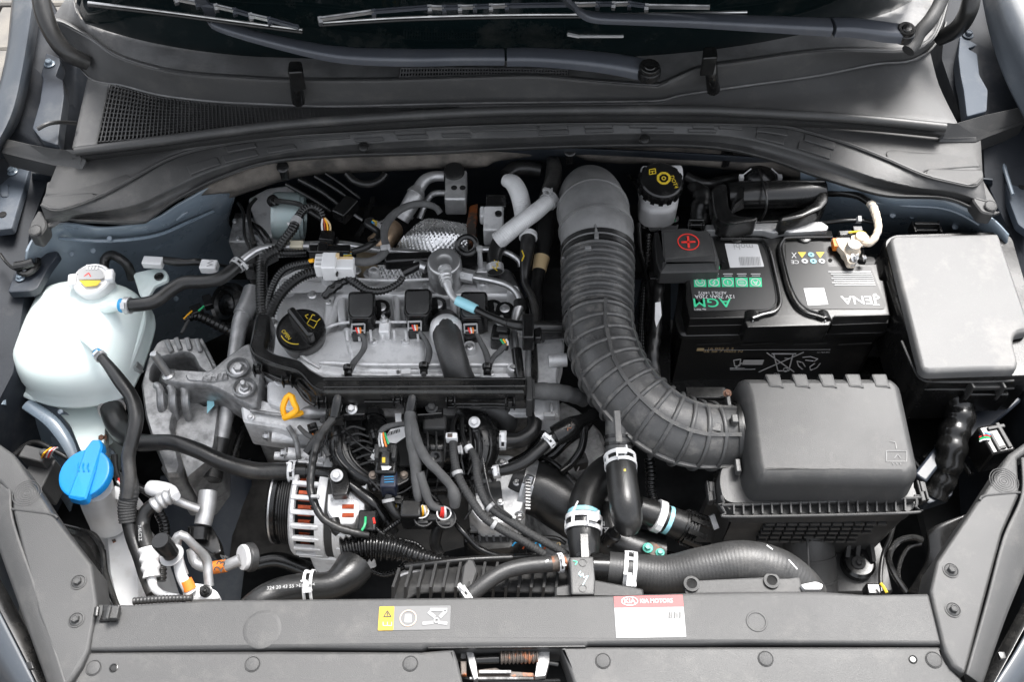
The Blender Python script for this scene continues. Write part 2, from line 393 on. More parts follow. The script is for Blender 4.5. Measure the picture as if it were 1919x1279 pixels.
def ringd(parent, u, v, z, r, w, m, name='printed_ring', nn=28, h=.0005, part=1, a0=0):
    M = Mb(); p = W(u, v, z); s = SC(p); k = int(nn*part)
    for i in range(k):
        a, b = a0+2*math.pi*i/nn, a0+2*math.pi*(i+1)/nn
        bar(M, p+Vector((math.cos(a), math.sin(a), 0))*r*s+Vector((0, 0, h)), p+Vector((math.cos(b), math.sin(b), 0))*r*s+Vector((0, 0, h)), w*s, h)
    return obj(name, M, m, parent, flat=True)
# ================================================================ SETTING: ground, bay shell
M = Mb(); M.add([(-8, -8, -.82), (8, -8, -.82), (8, 8, -.82), (-8, 8, -.82)], [(0, 1, 2, 3)])
gr = obj('paved_ground', M, JOINT, kind='structure')
st_me = []
for k in range(4):
    Q = Mb(); w, h = .195, .195; j = [random.uniform(-.004, .004) for _ in range(8)]
    box(Q, (0, 0, .01), w+j[0], h+j[1], .03); me = bpy.data.meshes.new('paving_stone'); me.from_pydata(Q.v, [], Q.f); me.materials.append(STONE); st_me.append(me)
for i in range(18):
    for k in range(12):
        x = (-1.02-i*.203 if i < 9 else .82+(i-9)*.203)+(.1 if k % 2 else 0); y = -.35+k*.203
        o = bpy.data.objects.new('paving_stone', random.choice(st_me)); col.objects.link(o); o.parent = gr
        o.location = Vector((x, y, -.82+random.uniform(0, .004)))-gr.location; o.rotation_euler = (random.uniform(-.01, .01), random.uniform(-.01, .01), random.uniform(-.01, .01))
        md = o.modifiers.new('bevel', 'BEVEL'); md.width = .006; md.segments = 1
# bay floor and walls (undertray, chassis legs, bulkhead)
M = Mb(); box(M, (0, .1, -.6), 1.7, 1.6, .02); obj('undertray', M, VOID, kind='structure')
M = Mb(); loft(M, [[(60, 330, .04), (500, 300, .04), (960, 280, .04), (1450, 300, .04), (1860, 340, .04)], [(60, 420, -.18), (500, 400, -.2), (960, 385, -.2), (1450, 400, -.2), (1860, 440, -.18)], [(60, 600, -.58), (500, 600, -.58), (960, 600, -.58), (1450, 600, -.58), (1860, 600, -.58)]], 20, 3, True)
M2_ = Mb(); box(M2_, (0, .62, -.2), 1.66, .7, .02); obj('scuttle_floor', M2_, VOID, kind='structure')
M2_ = Mb(); box(M2_, (.84, -.25, -.35), .42, .95, .02); obj('right_arch_liner', M2_, VOID, kind='structure')
M2_ = Mb(); box(M2_, (-.84, -.25, -.35), .42, .95, .02); obj('left_arch_liner', M2_, VOID, kind='structure')
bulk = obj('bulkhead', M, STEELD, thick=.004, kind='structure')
# ---------------------------------------------------------------- windscreen
M = Mb()
loft(M, [[(30, -240, .62), (960, -260, .64), (1890, -240, .62)], [(150, -60, .3), (960, -80, .31), (1770, -60, .3)], [(142, 15, .162), (152, 40, .155), (250, 72, .14), (350, 92, .133), (450, 104, .13), (560, 110, .128), (800, 118, .127), (1060, 112, .128), (1240, 104, .13), (1400, 84, .134), (1610, 40, .145), (1705, 5, .16), (1720, -30, .17)]], 40, 6, False)
ws = obj('windscreen', M, GLASS, thick=.005, label='windscreen glass coloured dark for an unlit cabin, sloping up behind the wipers', cat='windscreen', ang=60)
# opaque glass: cabin darkness and dark bonnet reflection put into its black base
# ---------------------------------------------------------------- cowl
RIDGE = [(100, 40, .15), (122, 47, .15), (170, 75, .15), (215, 105, .15), (270, 125, .15), (340, 140, .15), (440, 148, .15), (530, 153, .15), (640, 154, .15), (740, 153, .15), (900, 148, .15), (1010, 146, .15), (1110, 155, .15), (1220, 163, .15), (1242, 160, .15), (1280, 143, .15), (1320, 128, .15), (1400, 117, .15), (1480, 105, .15), (1580, 96, .15), (1700, 97, .15), (1740, 80, .155), (1760, 50, .16), (1776, -5, .17)]
GEDGE = [(135, -20, .165), (140, 20, .157), (160, 42, .15), (250, 66, .139), (350, 86, .132), (450, 98, .129), (560, 101, .128), (700, 104, .127), (900, 106, .127), (1060, 100, .128), (1240, 89, .131), (1400, 68, .136), (1520, 48, .142), (1616, 28, .148), (1690, -5, .16), (1700, -40, .17)]
cow = thing('wiper_cowl', 'wide dusty black plastic cowl between windscreen and engine bay, with mesh grilles', 'cowl', 960, 180, .05)
RLOW = [(u, v+12, z-.018) for u, v, z in RIDGE]
M = Mb(); loft(M, [GEDGE, [(u, v-9, .135) for u, v, z in RIDGE]], 70, 1)
obj('upper_shelf', M, COWLT, cow, thick=.003, ang=50)
CB = [(128, 90, .09), (168, 146, .09), (230, 160, .09), (300, 178, .09), (400, 190, .09), (500, 195, .09), (570, 198, .09), (640, 199, .09), (850, 194, .09), (1000, 192, .09), (1180, 190, .09), (1240, 188, .09), (1280, 178, .09), (1400, 160, .09), (1530, 142, .09), (1640, 120, .09), (1700, 115, .09), (1735, 100, .095), (1765, 60, .1), (1785, -5, .11)]
M = Mb(); loft(M, [[(u, v-9, .136) for u, v, z in RIDGE], [(u, v-3, .15) for u, v, z in RIDGE], [(u, v+2, .148) for u, v, z in RIDGE], [(a[0], a[1]-5, .096) for a in CB], CB], 90, 4, True)
obj('front_wall', M, COWL, cow, thick=.003, ang=60)
SEALL = [(135, 279, .1), (280, 262, .1), (400, 246, .1), (520, 231, .1), (640, 221, .1), (850, 209, .1), (1000, 204, .1), (1280, 203, .1), (1400, 207, .1), (1600, 218, .1), (1770, 234, .1)]
# apron right of the grille and left margin
M = Mb(); loft(M, [[(860, 194, .088), (1000, 192, .088), (1180, 190, .088), (1240, 188, .088), (1280, 178, .088), (1400, 160, .088), (1530, 142, .088), (1640, 120, .088), (1700, 115, .088), (1742, 92, .09)], [(860, 204, .084), (1000, 202, .084), (1200, 199, .084), (1280, 196, .084), (1400, 190, .082), (1530, 180, .08), (1640, 170, .078), (1760, 160, .076)], [(860, 212, .09), (1000, 206, .09), (1280, 205, .09), (1400, 208, .09), (1530, 215, .09), (1640, 222, .09), (1795, 232, .09)]], 50, 4, True)
obj('right_apron', M, COWL, cow, thick=.003, ang=60)
M = Mb(); loft(M, [[(165, 143, .088), (190, 150, .088), (207, 156, .088)], [(152, 200, .086), (175, 205, .086), (196, 208, .086)], [(135, 277, .09), (160, 274, .09), (181, 270, .09)]], 8, 4, True)
obj('left_apron', M, COWL, cow, thick=.003)
M = Mb(); tube(M, Path([(u, v-3, .1505, 2.2) for u, v, z in RIDGE[:-2]], 6), 6, step=.008); obj('ridge_highlight_bead', M, COWLT, cow)  # pale line added as the specular highlight along the ridge
M = Mb(); tube(M, Path([(u, v, z+.001, 2) for u, v, z in CB[:-2]], 6), 6, step=.008); obj('foot_highlight_bead', M, COWLT, cow)  # pale line drawn for the edge highlight at the wall foot
GT0 = [(205, 160, .087), (240, 168, .087), (300, 183, .087), (400, 195, .087), (500, 201, .087), (640, 205, .087), (860, 202, .087)]
M = Mb(); loft(M, [[(200, 148, .088), (240, 158, .088), (300, 174, .088), (400, 186, .088), (500, 191, .088), (640, 195, .088), (860, 189, .088)], GT0], 40, 1); obj('grille_margin', M, COWL, cow, thick=.002)
GT = [(205, 160, .085), (240, 168, .085), (300, 183, .085), (400, 196, .085), (500, 202, .085), (640, 205, .085), (860, 203, .085)]
GB = [(182, 268, .085), (260, 262, .085), (350, 250, .085), (450, 237, .085), (560, 225, .085), (640, 219, .085), (860, 209, .085)]
def lattice(M, top, bot, ns, nt_, w, h, steps=1):
    T = [Vector(p) for p in resample(spline([list(W(*p)) for p in top], 8), ns+1)]; B = [Vector(p) for p in resample(spline([list(W(*p)) for p in bot], 8), ns+1)]
    for i in range(ns+1): bar(M, T[i], B[i], w, h)
    for j in range(nt_+1):
        for i in range(ns): bar(M, T[i].lerp(B[i], j/nt_), T[i+1].lerp(B[i+1], j/nt_), w*.8, h*.8)
M = Mb(); lattice(M, GT, GB, 92, 12, .0016, .006); obj('mesh_grille', M, PLD, cow, kind='stuff', flat=True)
M = Mb(); loft(M, [[(u-4, v-6, z-.0) for u, v, z in [(205, 160, .055), (400, 196, .055), (640, 205, .055), (880, 203, .055)]], [(u-3, v+10, z) for u, v, z in [(182, 268, .055), (350, 250, .055), (640, 219, .055), (880, 209, .055)]]], 30, 1); obj('drain_pan', M, VOID, cow, thick=.003)
M = Mb(); lattice(M, [(751, 128, .141), (900, 128, .141), (1064, 131, .141)], [(749, 152, .139), (900, 147, .139), (1064, 147, .139)], 57, 3, .0015, .003); obj('mesh_grille', M, COWLT, cow, kind='stuff', flat=True)
M = Mb(); loft(M, [[(749, 127, .1362), (900, 128, .1362), (1066, 131, .1362)], [(747, 154, .1342), (900, 148, .1342), (1066, 148, .1342)]], 12, 1); obj('grille_backing', M, VOID, cow, thick=.0008)
# hooks (hose / cable guides)
for (u, v, w, l, z) in ((553, 113, 15, 82, .172), (1331, 86, 15, 88, .17)):
    M = Mb(); a = W(u, v+4, z); b = W(u+2, v+l, .098); s = SC(a)
    P = Path([(u, v+8, z+.008, w*.72), (u+1, v+30, z-.004, w*.78), (u+3, v+l*.66, .148, w*.8), (u+6, v+l-6, .118, w*.85)], 6); tube(M, P, 10, step=.004)
    solid(M, [(u-12, v), (u+12, v), (u+15, v+22), (u-15, v+24)], z+.02, [(-.03, .001), (-.002, 0), (0, .002)], 5, 0, True, True)
    obj('guide_post', M, PLG, cow, ang=50)
# weatherstrip
wst, WP = hose('bonnet_seal', 'long rubber bonnet seal running across the front of the cowl', 'rubber seal', [(141, 284, .1, 9), (280, 267, .1, 9), (400, 250, .1, 9), (520, 235, .1, 9), (640, 225, .1, 9), (850, 212, .1, 9), (1000, 207, .1, 9), (1280, 206, .1, 9), (1400, 210, .1, 9), (1600, 222, .1, 9), (1772, 239, .1, 9)], PLD)
M = Mb(); loft(M, [[(u, v+6, .097) for u, v, z in SEALL], [(u, v+12, .09) for u, v, z in SEALL], [(u, v+18, .089) for u, v, z in SEALL], [(u, v+25, .078) for u, v, z in SEALL]], 60, 1); obj('seal_lip', M, PLX, wst, thick=.004)
for s_, pts in ((0, [(0, 254, .09), (0, 282, .085), (98, 306, .08), (152, 314, .08), (160, 296, .088), (140, 276, .1), (120, 277, .1), (60, 268, .095)]), (1, [(1772, 226, .1), (1790, 228, .1), (1845, 212, .1), (1919, 196, .1), (1925, 226, .085), (1860, 250, .08), (1830, 262, .08), (1760, 262, .08)])):
    M = Mb(); solid(M, pts, .09, [(-.03, 0), (-.004, 0), (0, .004)], 4, 0, True, True)
    obj('seal_end_block', M, PLD, label='%s rubber end block closing the bonnet seal at the wing' % ('left', 'right')[s_], cat='seal block')
# ---------------------------------------------------------------- front cowl cover (below seal)
fc = thing('bulkhead_cover', 'arched black plastic bulkhead cover with ribbed strip along the rear of the bay', 'plastic cover', 960, 270, .03)
A0 = [(112, 296, .078), (150, 298, .078), (280, 284, .078), (400, 268, .078), (520, 252, .078), (640, 238, .078), (850, 230, .075), (1000, 225, .075), (1280, 224, .075), (1400, 228, .075), (1600, 240, .075), (1760, 254, .075), (1838, 262, .075)]
A1 = [(76, 385, .07), (111, 395, .07), (185, 370, .07), (249, 336, .07), (302, 306, .07), (353, 286, .07), (437, 269, .07), (538, 258, .07), (639, 252, .07), (757, 245, .07), (875, 239, .07), (1010, 235, .07), (1144, 233, .07), (1279, 234, .07), (1381, 235, .07), (1465, 238, .07), (1515, 249, .07), (1583, 269, .07), (1656, 297, .07), (1730, 329, .07), (1784, 343, .07), (1825, 350, .07), (1842, 335, .07)]
A2 = [(84, 408, .062), (118, 402, .062), (190, 396, .062), (262, 380, .062), (318, 352, .062), (370, 328, .062), (437, 306, .062), (538, 285, .062), (639, 272, .062), (774, 262, .062), (876, 259, .062), (976, 257, .062), (1144, 250, .062), (1279, 250, .062), (1381, 255, .062), (1482, 279, .062), (1559, 304, .062), (1650, 336, .062), (1717, 351, .062), (1784, 358, .062), (1825, 372, .062), (1850, 380, .062)]
A3 = [(70, 440, .05), (84, 427, .05), (118, 408, .05), (151, 413, .05), (262, 416, .05), (290, 402, .05), (336, 370, .05), (420, 329, .05), (504, 303, .05), (639, 291, .05), (791, 286, .05), (976, 277, .05), (1144, 272, .05), (1279, 272, .05), (1364, 279, .05), (1448, 299, .05), (1515, 323, .05), (1599, 350, .05), (1667, 366, .05), (1767, 370, .05), (1818, 387, .05), (1851, 403, .05), (1872, 398, .05)]
M = Mb(); loft(M, [A0, A1], 90, 2); obj('rear_panel', M, PLX, fc, thick=.003, ang=50)
M = Mb(); loft(M, [[(u, v-1, z+.003) for u, v, z in A1], A1, A2], 90, 1); obj('arched_face', M, PLD, fc, thick=.003, ang=50)
M = Mb(); loft(M, [A2, [(u, (v+w)/2+1, .048) for (u, v, z), w in zip([resample([list(p) for p in A2], 23)[i] for i in range(23)], [p[1] for p in resample([list(p) for p in A3], 23)])], A3, [(u, v+5, .042) for u, v, z in A3]], 90, 3, True); obj('lip', M, PLD, fc, thick=.003, ang=60)
M = Mb(); P = Path([(u, v, z+.001, 2) for u, v, z in A3], 6); tube(M, P, 8, step=.006); obj('lip_bead', M, PLX, fc)
M = Mb(); P = Path([(u, v, z+.002, 1.6) for u, v, z in A1], 6); tube(M, P, 8, step=.006); obj('lip_bead', M, PLX, fc)
# raised rectangular blocks on the arched face
T1 = resample(spline([list(W(*p)) for p in A1], 8), 400); T2 = resample(spline([list(W(*p)) for p in A2], 8), 400)
def on_arch(u):     # index along the arch at photo column u
    best = min(range(400), key=lambda i: abs(((Vector(T1[i])-CAM).x/(Vector(T1[i])-CAM).dot(FW))*FPX+CX-u)); return best
def arch_pad(u0, u1, s0, s1, h=.0025):
    i0, i1 = on_arch(u0), on_arch(u1); Q = Mb(); n = 5; vs = []; fs = []
    for k in range(n+1):
        i = i0+(i1-i0)*k//n; a, b = Vector(T1[i]), Vector(T2[i]); 
        for s_, e in ((s0, 0), (s0, h), (s1, h), (s1, 0)): vs.append(a.lerp(b, s_)+Vector((0, -e*.3, e)))
    for k in range(n):
        for j in range(3): fs.append((k*4+j, k*4+j+1, k*4+4+j+1, k*4+4+j))
    fs += [(3, 2, 1, 0), (n*4, n*4+1, n*4+2, n*4+3)]; Q.add(vs, fs); obj('raised_pad', Q, PLD, fc, bev=.0008, seg=1)
for a, b in ((420, 475), (560, 650), (738, 795), (880, 1004), (1008, 1062), (1094, 1146), (1180, 1232), (1300, 1340), (1348, 1392), (1420, 1478), (1508, 1565)): arch_pad(a, b, .12, .45)
for a, b in ((336, 398), (408, 470), (488, 545), (655, 710), (736, 793), (820, 876), (1006, 1063), (1093, 1148), (1200, 1262), (1290, 1345), (1418, 1475), (1500, 1560)): arch_pad(a, b, .55, .92)
# embossed steps on the two wings of the rear panel
for nm, pts in ((0, [(88, 340), (160, 335), (228, 322), (240, 326), (247, 336), (186, 368), (178, 362), (84, 365)]), (0, [(80, 368), (150, 362), (172, 360), (180, 372), (112, 394), (78, 386)]), (0, [(1660, 284), (1672, 280), (1740, 286), (1826, 286), (1838, 312), (1735, 318), (1728, 328), (1664, 296)]), (0, [(1737, 320), (1745, 315), (1842, 318), (1844, 333), (1826, 349), (1785, 342), (1735, 328)])):
    M = Mb(); solid(M, [(u, v, .073) for u, v in pts], .073, [(-.004, -.001), (-.001, 0), (0, .0015)], 5, 0, True, True); obj('embossed_step', M, PLX, fc)
for u, v in ((681, 275), (1208, 260)): bolt(fc, u, v, .06, 11, PLG, (0, -.5, 1), 'clip', 'push_clip')
for u, v in ((66, 432), (1857, 386)): bolt(fc, u, v, .065, 12, PLX, (0, -.2, 1), 'clip', 'push_clip')
M = Mb(); solid(M, [(1840, 330), (1852, 352), (1872, 385), (1862, 402), (1840, 398), (1822, 374), (1832, 350)], .062, [(-.02, 0), (-.002, 0), (0, .002)], 6, 0, True, True); obj('corner_tab', M, PLX, fc)
M = Mb(); solid(M, [(72, 392), (84, 404), (88, 425), (72, 446), (52, 440), (56, 418)], .06, [(-.02, 0), (-.002, 0), (0, .002)], 6, 0, True, True); obj('corner_tab', M, PLX, fc)
# felt under lip
FT = [(u, v+2, .035) for u, v, z in A3 if 330 < u < 1520]
M = Mb(); loft(M, [FT, [(428, 362, .012), (480, 345, .01), (560, 322, .01), (640, 316, .01), (760, 313, .01), (850, 310, .01), (905, 309, .01), (935, 298, .012), (1050, 290, .012), (1120, 300, .01), (1280, 305, .01), (1360, 312, .01), (1450, 322, .01), (1530, 345, .01)], [(426, 375, -.02), (480, 356, -.02), (560, 333, -.02), (640, 326, -.02), (760, 320, -.02), (850, 316, -.02), (905, 314, -.02), (935, 302, -.02), (1050, 294, -.02), (1120, 305, -.02), (1280, 310, -.02), (1360, 318, -.02), (1450, 330, -.02), (1530, 352, -.02)]], 70, 4, True)
lf = W(0, 0, 0)
obj('insulation_felt', M, FELT, thick=.012, label='dirty grey felt insulation strip hanging under the bulkhead cover', cat='insulation')
for u, v in ((530, 322), (1068, 292), (1362, 298)):
    M = Mb(); pbox(M, u, v-8, .03, 13, 12, .02); P = Path([(u, v-6, .03, 5), (u+1, v+10, .015, 4)]); tube(M, P, 8); lathe(M, W(u, v-8, .03), (0, -.4, 1), [(.008, 0), (.009, .002), (.006, .004)], 14)
    obj('felt_clip', M, PLG, label='black plastic clip pinning the felt, %s' % {530: 'above the ribbed grey pump at left', 1068: 'above the silver heater hose', 1362: 'above the strapped fuse carrier'}[u], cat='clip', group='clips along the felt insulation')
# ---------------------------------------------------------------- wipers
def wiper_arm(label, seg1, seg2, cap, cap_r):
    t = thing('windscreen_wiper', label, 'wiper', cap[0], cap[1], cap[2]-.03)
    for nm, pts in (('arm_rod', seg1), ('arm_head', seg2)):
        P = Path(pts, 10); M = Mb(); k = 60; vs = []; fs = []; PR = [(-1, -.55), (-1, 0), (-.86, .32), (-.6, .44), (0, .5), (.6, .44), (.86, .32), (1, 0), (1, -.55)]; n = len(PR)
        for i in range(k+1):
            p, d, r = P.at(i/k); sd2 = d.cross(Vector((0, 0, 1))).normalized(); up = sd2.cross(d)
            for a, b in PR: vs.append(p+sd2*a*r+up*b*r)
        for i in range(k):
            for j in range(n): j2 = (j+1) % n; fs.append((i*n+j, (i+1)*n+j, (i+1)*n+j2, i*n+j2))
        fs += [list(range(n)), [k*n+j for j in range(n)][::-1]]; M.add(vs, fs); obj(nm, M, WIPER, t, ang=50)
    M = Mb(); p = W(*cap); s = SC(p); r = cap_r*s; lathe(M, p, (0, -.12, 1), [(r*1.1, -.012), (r*1.15, -.006), (r*1.1, -.001), (r, 0), (r, .004), (r*.9, .006), (r*.55, .0055), (r*.5, .0065), (.0001, .0068)], 32)
    obj('pivot_cap', M, PLG, t); return t
wa = wiper_arm('windscreen wiper whose long satin arm ends above the small centre grille', [(375, -6, .3, 9), (390, 14, .27, 10), (397, 38, .245, 11), (440, 56, .24, 12), (540, 82, .22, 14), (640, 100, .205, 17), (760, 105, .2, 18), (870, 104, .197, 17), (945, 104, .195, 17)], [(950, 104, .196, 18.5), (1000, 104, .196, 19), (1080, 109, .194, 20), (1150, 117, .192, 21), (1205, 127, .19, 22)], (1217, 129, .196), 20)
wb = wiper_arm('windscreen wiper pivoting at the right with blade across the top centre', [(1050, -12, .34, 9), (1066, 2, .32, 10), (1080, 17, .3, 11), (1110, 30, .285, 12), (1180, 34, .28, 12), (1300, 36, .27, 15), (1430, 42, .26, 17), (1555, 48, .25, 19)], [(1561, 48, .25, 20), (1600, 49, .247, 20), (1660, 57, .24, 21), (1690, 60, .236, 20)], (1697, 58, .24), 17)
def blade(t, P1, z, frame):
    a = [W(u, v, z) for u, v in P1]; s = SC(a[0])
    M = Mb(); tube(M, Path([(u, v+5, z-.008, 3.2) for u, v in P1], 6), 8, step=.01); obj('rubber_strip', M, RUB, t)
    M = Mb(); tube(M, Path([(u, v, z-.002, 2.6) for u, v in P1], 6), 8, step=.01); obj('support_rail', M, STL, t)
    for k in range(len(frame)-1):
        (u0, v0), (u1, v1) = frame[k], frame[k+1]
        M = Mb(); bar(M, W(u0, v0, z+.012), W(u1, v1, z+.012), 5*s, .004); bar(M, W(u0, v0, z+.013), W(u0, v0+6, z), .005, .008)
        bar(M, W(u0, v0-3, z+.013), W(u1, v1-3, z+.013), 1.6*s, .004); obj('bridge', M, WIPER if k % 2 else STL, t)
    return t
blade(wa, [(165, 4), (300, 20), (450, 40), (567, 55)], .27, [(330, -2), (370, 6), (405, 12), (440, 20), (470, 29), (505, 37), (560, 52)])
blade(wb, [(600, 42), (760, 32), (960, 27), (1160, 26), (1400, 22)], .27, [(600, 36), (700, 22), (805, 14), (832, 15), (862, 14), (890, 13), (920, 12), (950, 11), (1080, 9), (1120, 8), (1150, 8), (1180, 7), (1212, 12), (1330, 14)])
M = Mb(); bar(M, W(1063, 62, .18), W(1085, 66, .175), .009, .003); bar(M, W(1085, 66, .175), W(1168, 66, .173), .007, .003); obj('washer_jet', M, WHT, label='small pale washer jet strip on the glass between the two wiper arms', cat='washer jet')
# scuttle corner pieces at right (ribbed trim) and left
M = Mb(); tube(M, Path([(1702, 95, .165, 13), (1712, 82, .17, 14), (1722, 62, .18, 14), (1740, 42, .19, 14), (1757, 15, .2, 13), (1768, -10, .21, 13)]), 12); obj('corner_trim', M, PLX, cow)
# ================================================================ LEFT SIDE BODY
M = Mb(); solid(M, [(60, -20, .12), (88, -20, .12), (132, 60, .1), (150, 110, .08), (140, 200, .04), (110, 300, .02), (60, 430, 0), (50, 560, -.02), (30, 700, -.04), (-60, 860, -.06), (-90, 560, 0), (-60, 300, .05), (15, 232, .08), (42, 115, .1)], .05, [(-.25, 0), (-.02, 0), (0, .004)], 6, 0, True, True)
lw = obj('left_wing_channel', M, CHAN, label='wing channel down the left edge of the bay, coloured dark as a shaded gap', cat='body panel')  # gap shade is in the channel colour
M = Mb(); loft(M, [[(30, -40, .16), (18, 80, .13), (-10, 200, .11), (-60, 300, .09)], [(66, -40, .165), (48, 90, .14), (22, 210, .115), (-20, 290, .1)], [(80, -40, .14), (62, 100, .115), (38, 215, .09), (0, 280, .08)]], 20, 4, True); obj('wing_edge', M, FENDER, lw, thick=.002, ang=60)
hose('door_seal', 'thick black rubber hose-like seal curving down at upper left corner', 'rubber seal', [(75, -15, .2, 17), (84, 30, .18, 17), (102, 70, .16, 16), (128, 100, .14, 16), (165, 118, .12, 14)], RUB)
M = Mb(); slab(M, [(86, 98), (112, 108), (113, 118), (104, 142), (118, 150), (120, 180), (112, 235), (108, 272), (78, 262), (60, 240), (74, 190), (80, 148), (76, 140)], .105, .02, .002, 4); br = obj('hinge_bracket', M, STEELD, label='dark bonnet hinge bracket with single bolt, upper left', cat='bracket')
bolt(br, 93, 120, .106, 10, STEELP)
M = Mb(); tube(M, Path([(70, 242, .13, 4), (90, 232, .13, 4), (115, 229, .12, 4), (142, 231, .1, 4)], 6), 8); obj('cable', M, RUB, br)
def hbr(pts, bolts, slots, holes, label):
    M = Mb(); slab(M, pts, .03, .012, .003, 5); o = obj('wing_bracket', M, STEELM, label=label, cat='bracket')
    for u, v, r in bolts: bolt(o, u, v, .031, r, STEELP)
    for (u, v, w, h, rt) in slots:
        M = Mb(); p = W(u, v, .0305); s = SC(p); n = 20; c = []
        P = [(u+w*math.copysign(abs(math.cos(a))**.5, math.cos(a)), v+h*math.copysign(abs(math.sin(a))**.5, math.sin(a))) for a in [2*math.pi*k/n for k in range(n)]]
        solid(M, P, .032, [(-.002, 0), (0, .001)], 0, 0, True); obj('pressed_slot', M, STEELM, o)
    for u, v, r in holes:
        M = Mb(); p = W(u, v, .031); s = SC(p); lathe(M, p, (0, 0, 1), [(r*s, 0), (r*s, .0006), (r*s*.2, .0007), (.0001, .0007)], 20); obj('hole', M, VOID, o)
    return o
hbr([(0, 298), (14, 304), (57, 311), (50, 335), (36, 380), (22, 428), (-12, 432), (-20, 380)], [(23, 322, 10)], [(8, 356, 8, 13, 0)], [(5, 402, 7)], 'slate painted wing bracket with bolt, slot and hole at left edge')
o = hbr([(1862, 268), (1905, 245), (1919, 250), (1935, 440), (1908, 420), (1893, 380), (1880, 330)], [(1902, 268, 11)], [(1912, 304, 7, 12, 0)], [(1916, 350, 7)], 'slate painted wing bracket with bolt and slot at right edge')
M = Mb(); tube(M, Path([(1873, 282, .038, 3), (1884, 320, .038, 4), (1898, 365, .038, 3)], 6), 8); obj('rib', M, STEELP, o)
# inner wing (left): sloped painted sheet
M = Mb(); loft(M, [[(52, 470, .03), (70, 440, .036), (118, 420, .036), (200, 428, .036), (285, 412, .036), (336, 382, .036), (400, 348, .03), (440, 345, .02)],
  [(50, 500, .01), (78, 458, .02), (120, 434, .02), (200, 440, .02), (290, 430, .015), (345, 405, .01), (400, 380, .0), (440, 370, -.02)],
  [(60, 540, -.03), (100, 505, -.03), (160, 475, -.03), (230, 470, -.04), (300, 465, -.05), (355, 450, -.06), (400, 430, -.07), (430, 420, -.09)],
  [(90, 640, -.1), (150, 600, -.12), (220, 570, -.13), (290, 545, -.14), (340, 530, -.15), (390, 500, -.16), (430, 480, -.17), (455, 470, -.18)],
  [(130, 760, -.3), (200, 740, -.3), (280, 690, -.3), (340, 660, -.3), (390, 640, -.3), (430, 620, -.3), (460, 600, -.3), (480, 590, -.3)]], 44, 5, True)
li = obj('left_inner_wing', M, STEELP, thick=.003, label='slate blue painted inner wing behind the coolant tank', cat='body panel', ang=60)
M = Mb(); tube(M, Path([(110, 447, .014, 3.5), (200, 452, .01, 3.5), (290, 442, .006, 3.5), (350, 418, 0, 3.5), (400, 396, -.012, 3)], 8), 8); obj('sealer_bead', M, STEELP, li)
for u, v, z in ((134, 476, -.02), (174, 470, -.02), (205, 447, .012), (330, 560, -.145), (108, 488, -.02)): bolt(li, u, v, z+.004, 5, STEELP, (0, -.6, .8), 'clip', 'pressed_dimple')
for k in range(6):
    u = 318+random.uniform(-18, 25); v = 410+random.uniform(-6, 14); M = Mb(); tube(M, Path([(u-10, v+6, .018-(v-400)*.0009, 1.5), (u, v-3, .02-(v-400)*.0009, 3.5), (u+12, v-9, .022-(v-400)*.0009, 1.5)], 5), 6); obj('sealer_smear', M, STEELP, li)
# strut side plates seen lower left
M = Mb(); loft(M, [[(0, 700, -.1), (60, 745, -.1), (150, 790, -.12), (215, 850, -.14)], [(0, 760, -.14), (55, 790, -.14), (110, 830, -.15), (150, 900, -.17)], [(0, 840, -.25), (40, 860, -.25), (90, 900, -.25), (130, 960, -.27)]], 20, 4, True)
o = obj('left_chassis_rail', M, STEELP, thick=.003, label='blue-grey chassis rail flange below the coolant tank', cat='body panel', ang=60)
M = Mb(); tube(M, Path([(50, 758, -.085, 12), (95, 790, -.09, 13), (125, 830, -.1, 12), (140, 865, -.11, 8)], 8), 12, flat=.6); obj('pressed_rib', M, STEELP, o)
M = Mb(); tube(M, Path([(22, 530, -.02, 9), (14, 600, -.03, 9), (6, 680, -.04, 10), (2, 760, -.06, 9)], 8), 10); obj('side_rail', M, STEELP, o)
for u, v in ((70, 748), (113, 772)): bolt(o, u, v, -.08, 5, STEELP, (0, -.3, 1), 'clip', 'pressed_dimple')
# left latch hook + bracket
t = thing('wing_hook', 'small dark steel hook bolted to a grey flange at far left', 'hook', 48, 500, 0)
M = Mb(); slab(M, [(14, 548), (30, 500), (62, 478), (108, 470), (110, 476), (92, 500), (70, 540), (58, 546)], .0, .012, .002, 5); obj('flange', M, STEELD, t)
M = Mb(); tube(M, Path([(0, 476, .02, 3), (12, 492, .02, 3), (26, 504, .015, 3), (40, 505, .012, 3)], 6), 8); tube(M, Path([(28, 500, .016, 9), (46, 497, .016, 9), (62, 492, .016, 9)], 4), 10); tube(M, Path([(34, 510, .008, 5), (50, 514, .008, 6), (68, 500, .008, 7), (72, 485, .01, 5)], 6), 8); obj('hook_arm', M, PLG, t)
bolt(t, 38, 521, .002, 9, STEELP)
# ================================================================ COOLANT TANK
tk = thing('coolant_tank', 'milky white coolant expansion tank with round ribbed cap', 'coolant tank', 140, 640, -.15)
OUT = [(26, 692), (32, 655), (54, 602), (78, 562), (115, 542), (165, 535), (220, 540), (260, 554), (276, 584), (266, 630), (246, 682), (222, 718), (170, 736), (105, 740), (52, 726)]
M = Mb(); solid(M, OUT, -.055, [(-.075, .03), (-.05, .018), (-.036, .004), (-.03, -.003), (-.024, -.004), (-.018, .001), (-.005, .0), (.01, .003), (.022, .008), (.032, .017), (.038, .028), (.0395, .038)], 0, 4, True, True); obj('tank_body', M, TANK, tk, ang=60)
M = Mb(); solid(M, [(80, 745), (205, 745), (220, 762), (200, 800), (195, 850), (150, 850), (130, 800)], -.115, [(-.12, .02), (-.01, 0), (0, .002)], 8, 0, True, True); obj('tank_lower_leg', M, TANK, tk)
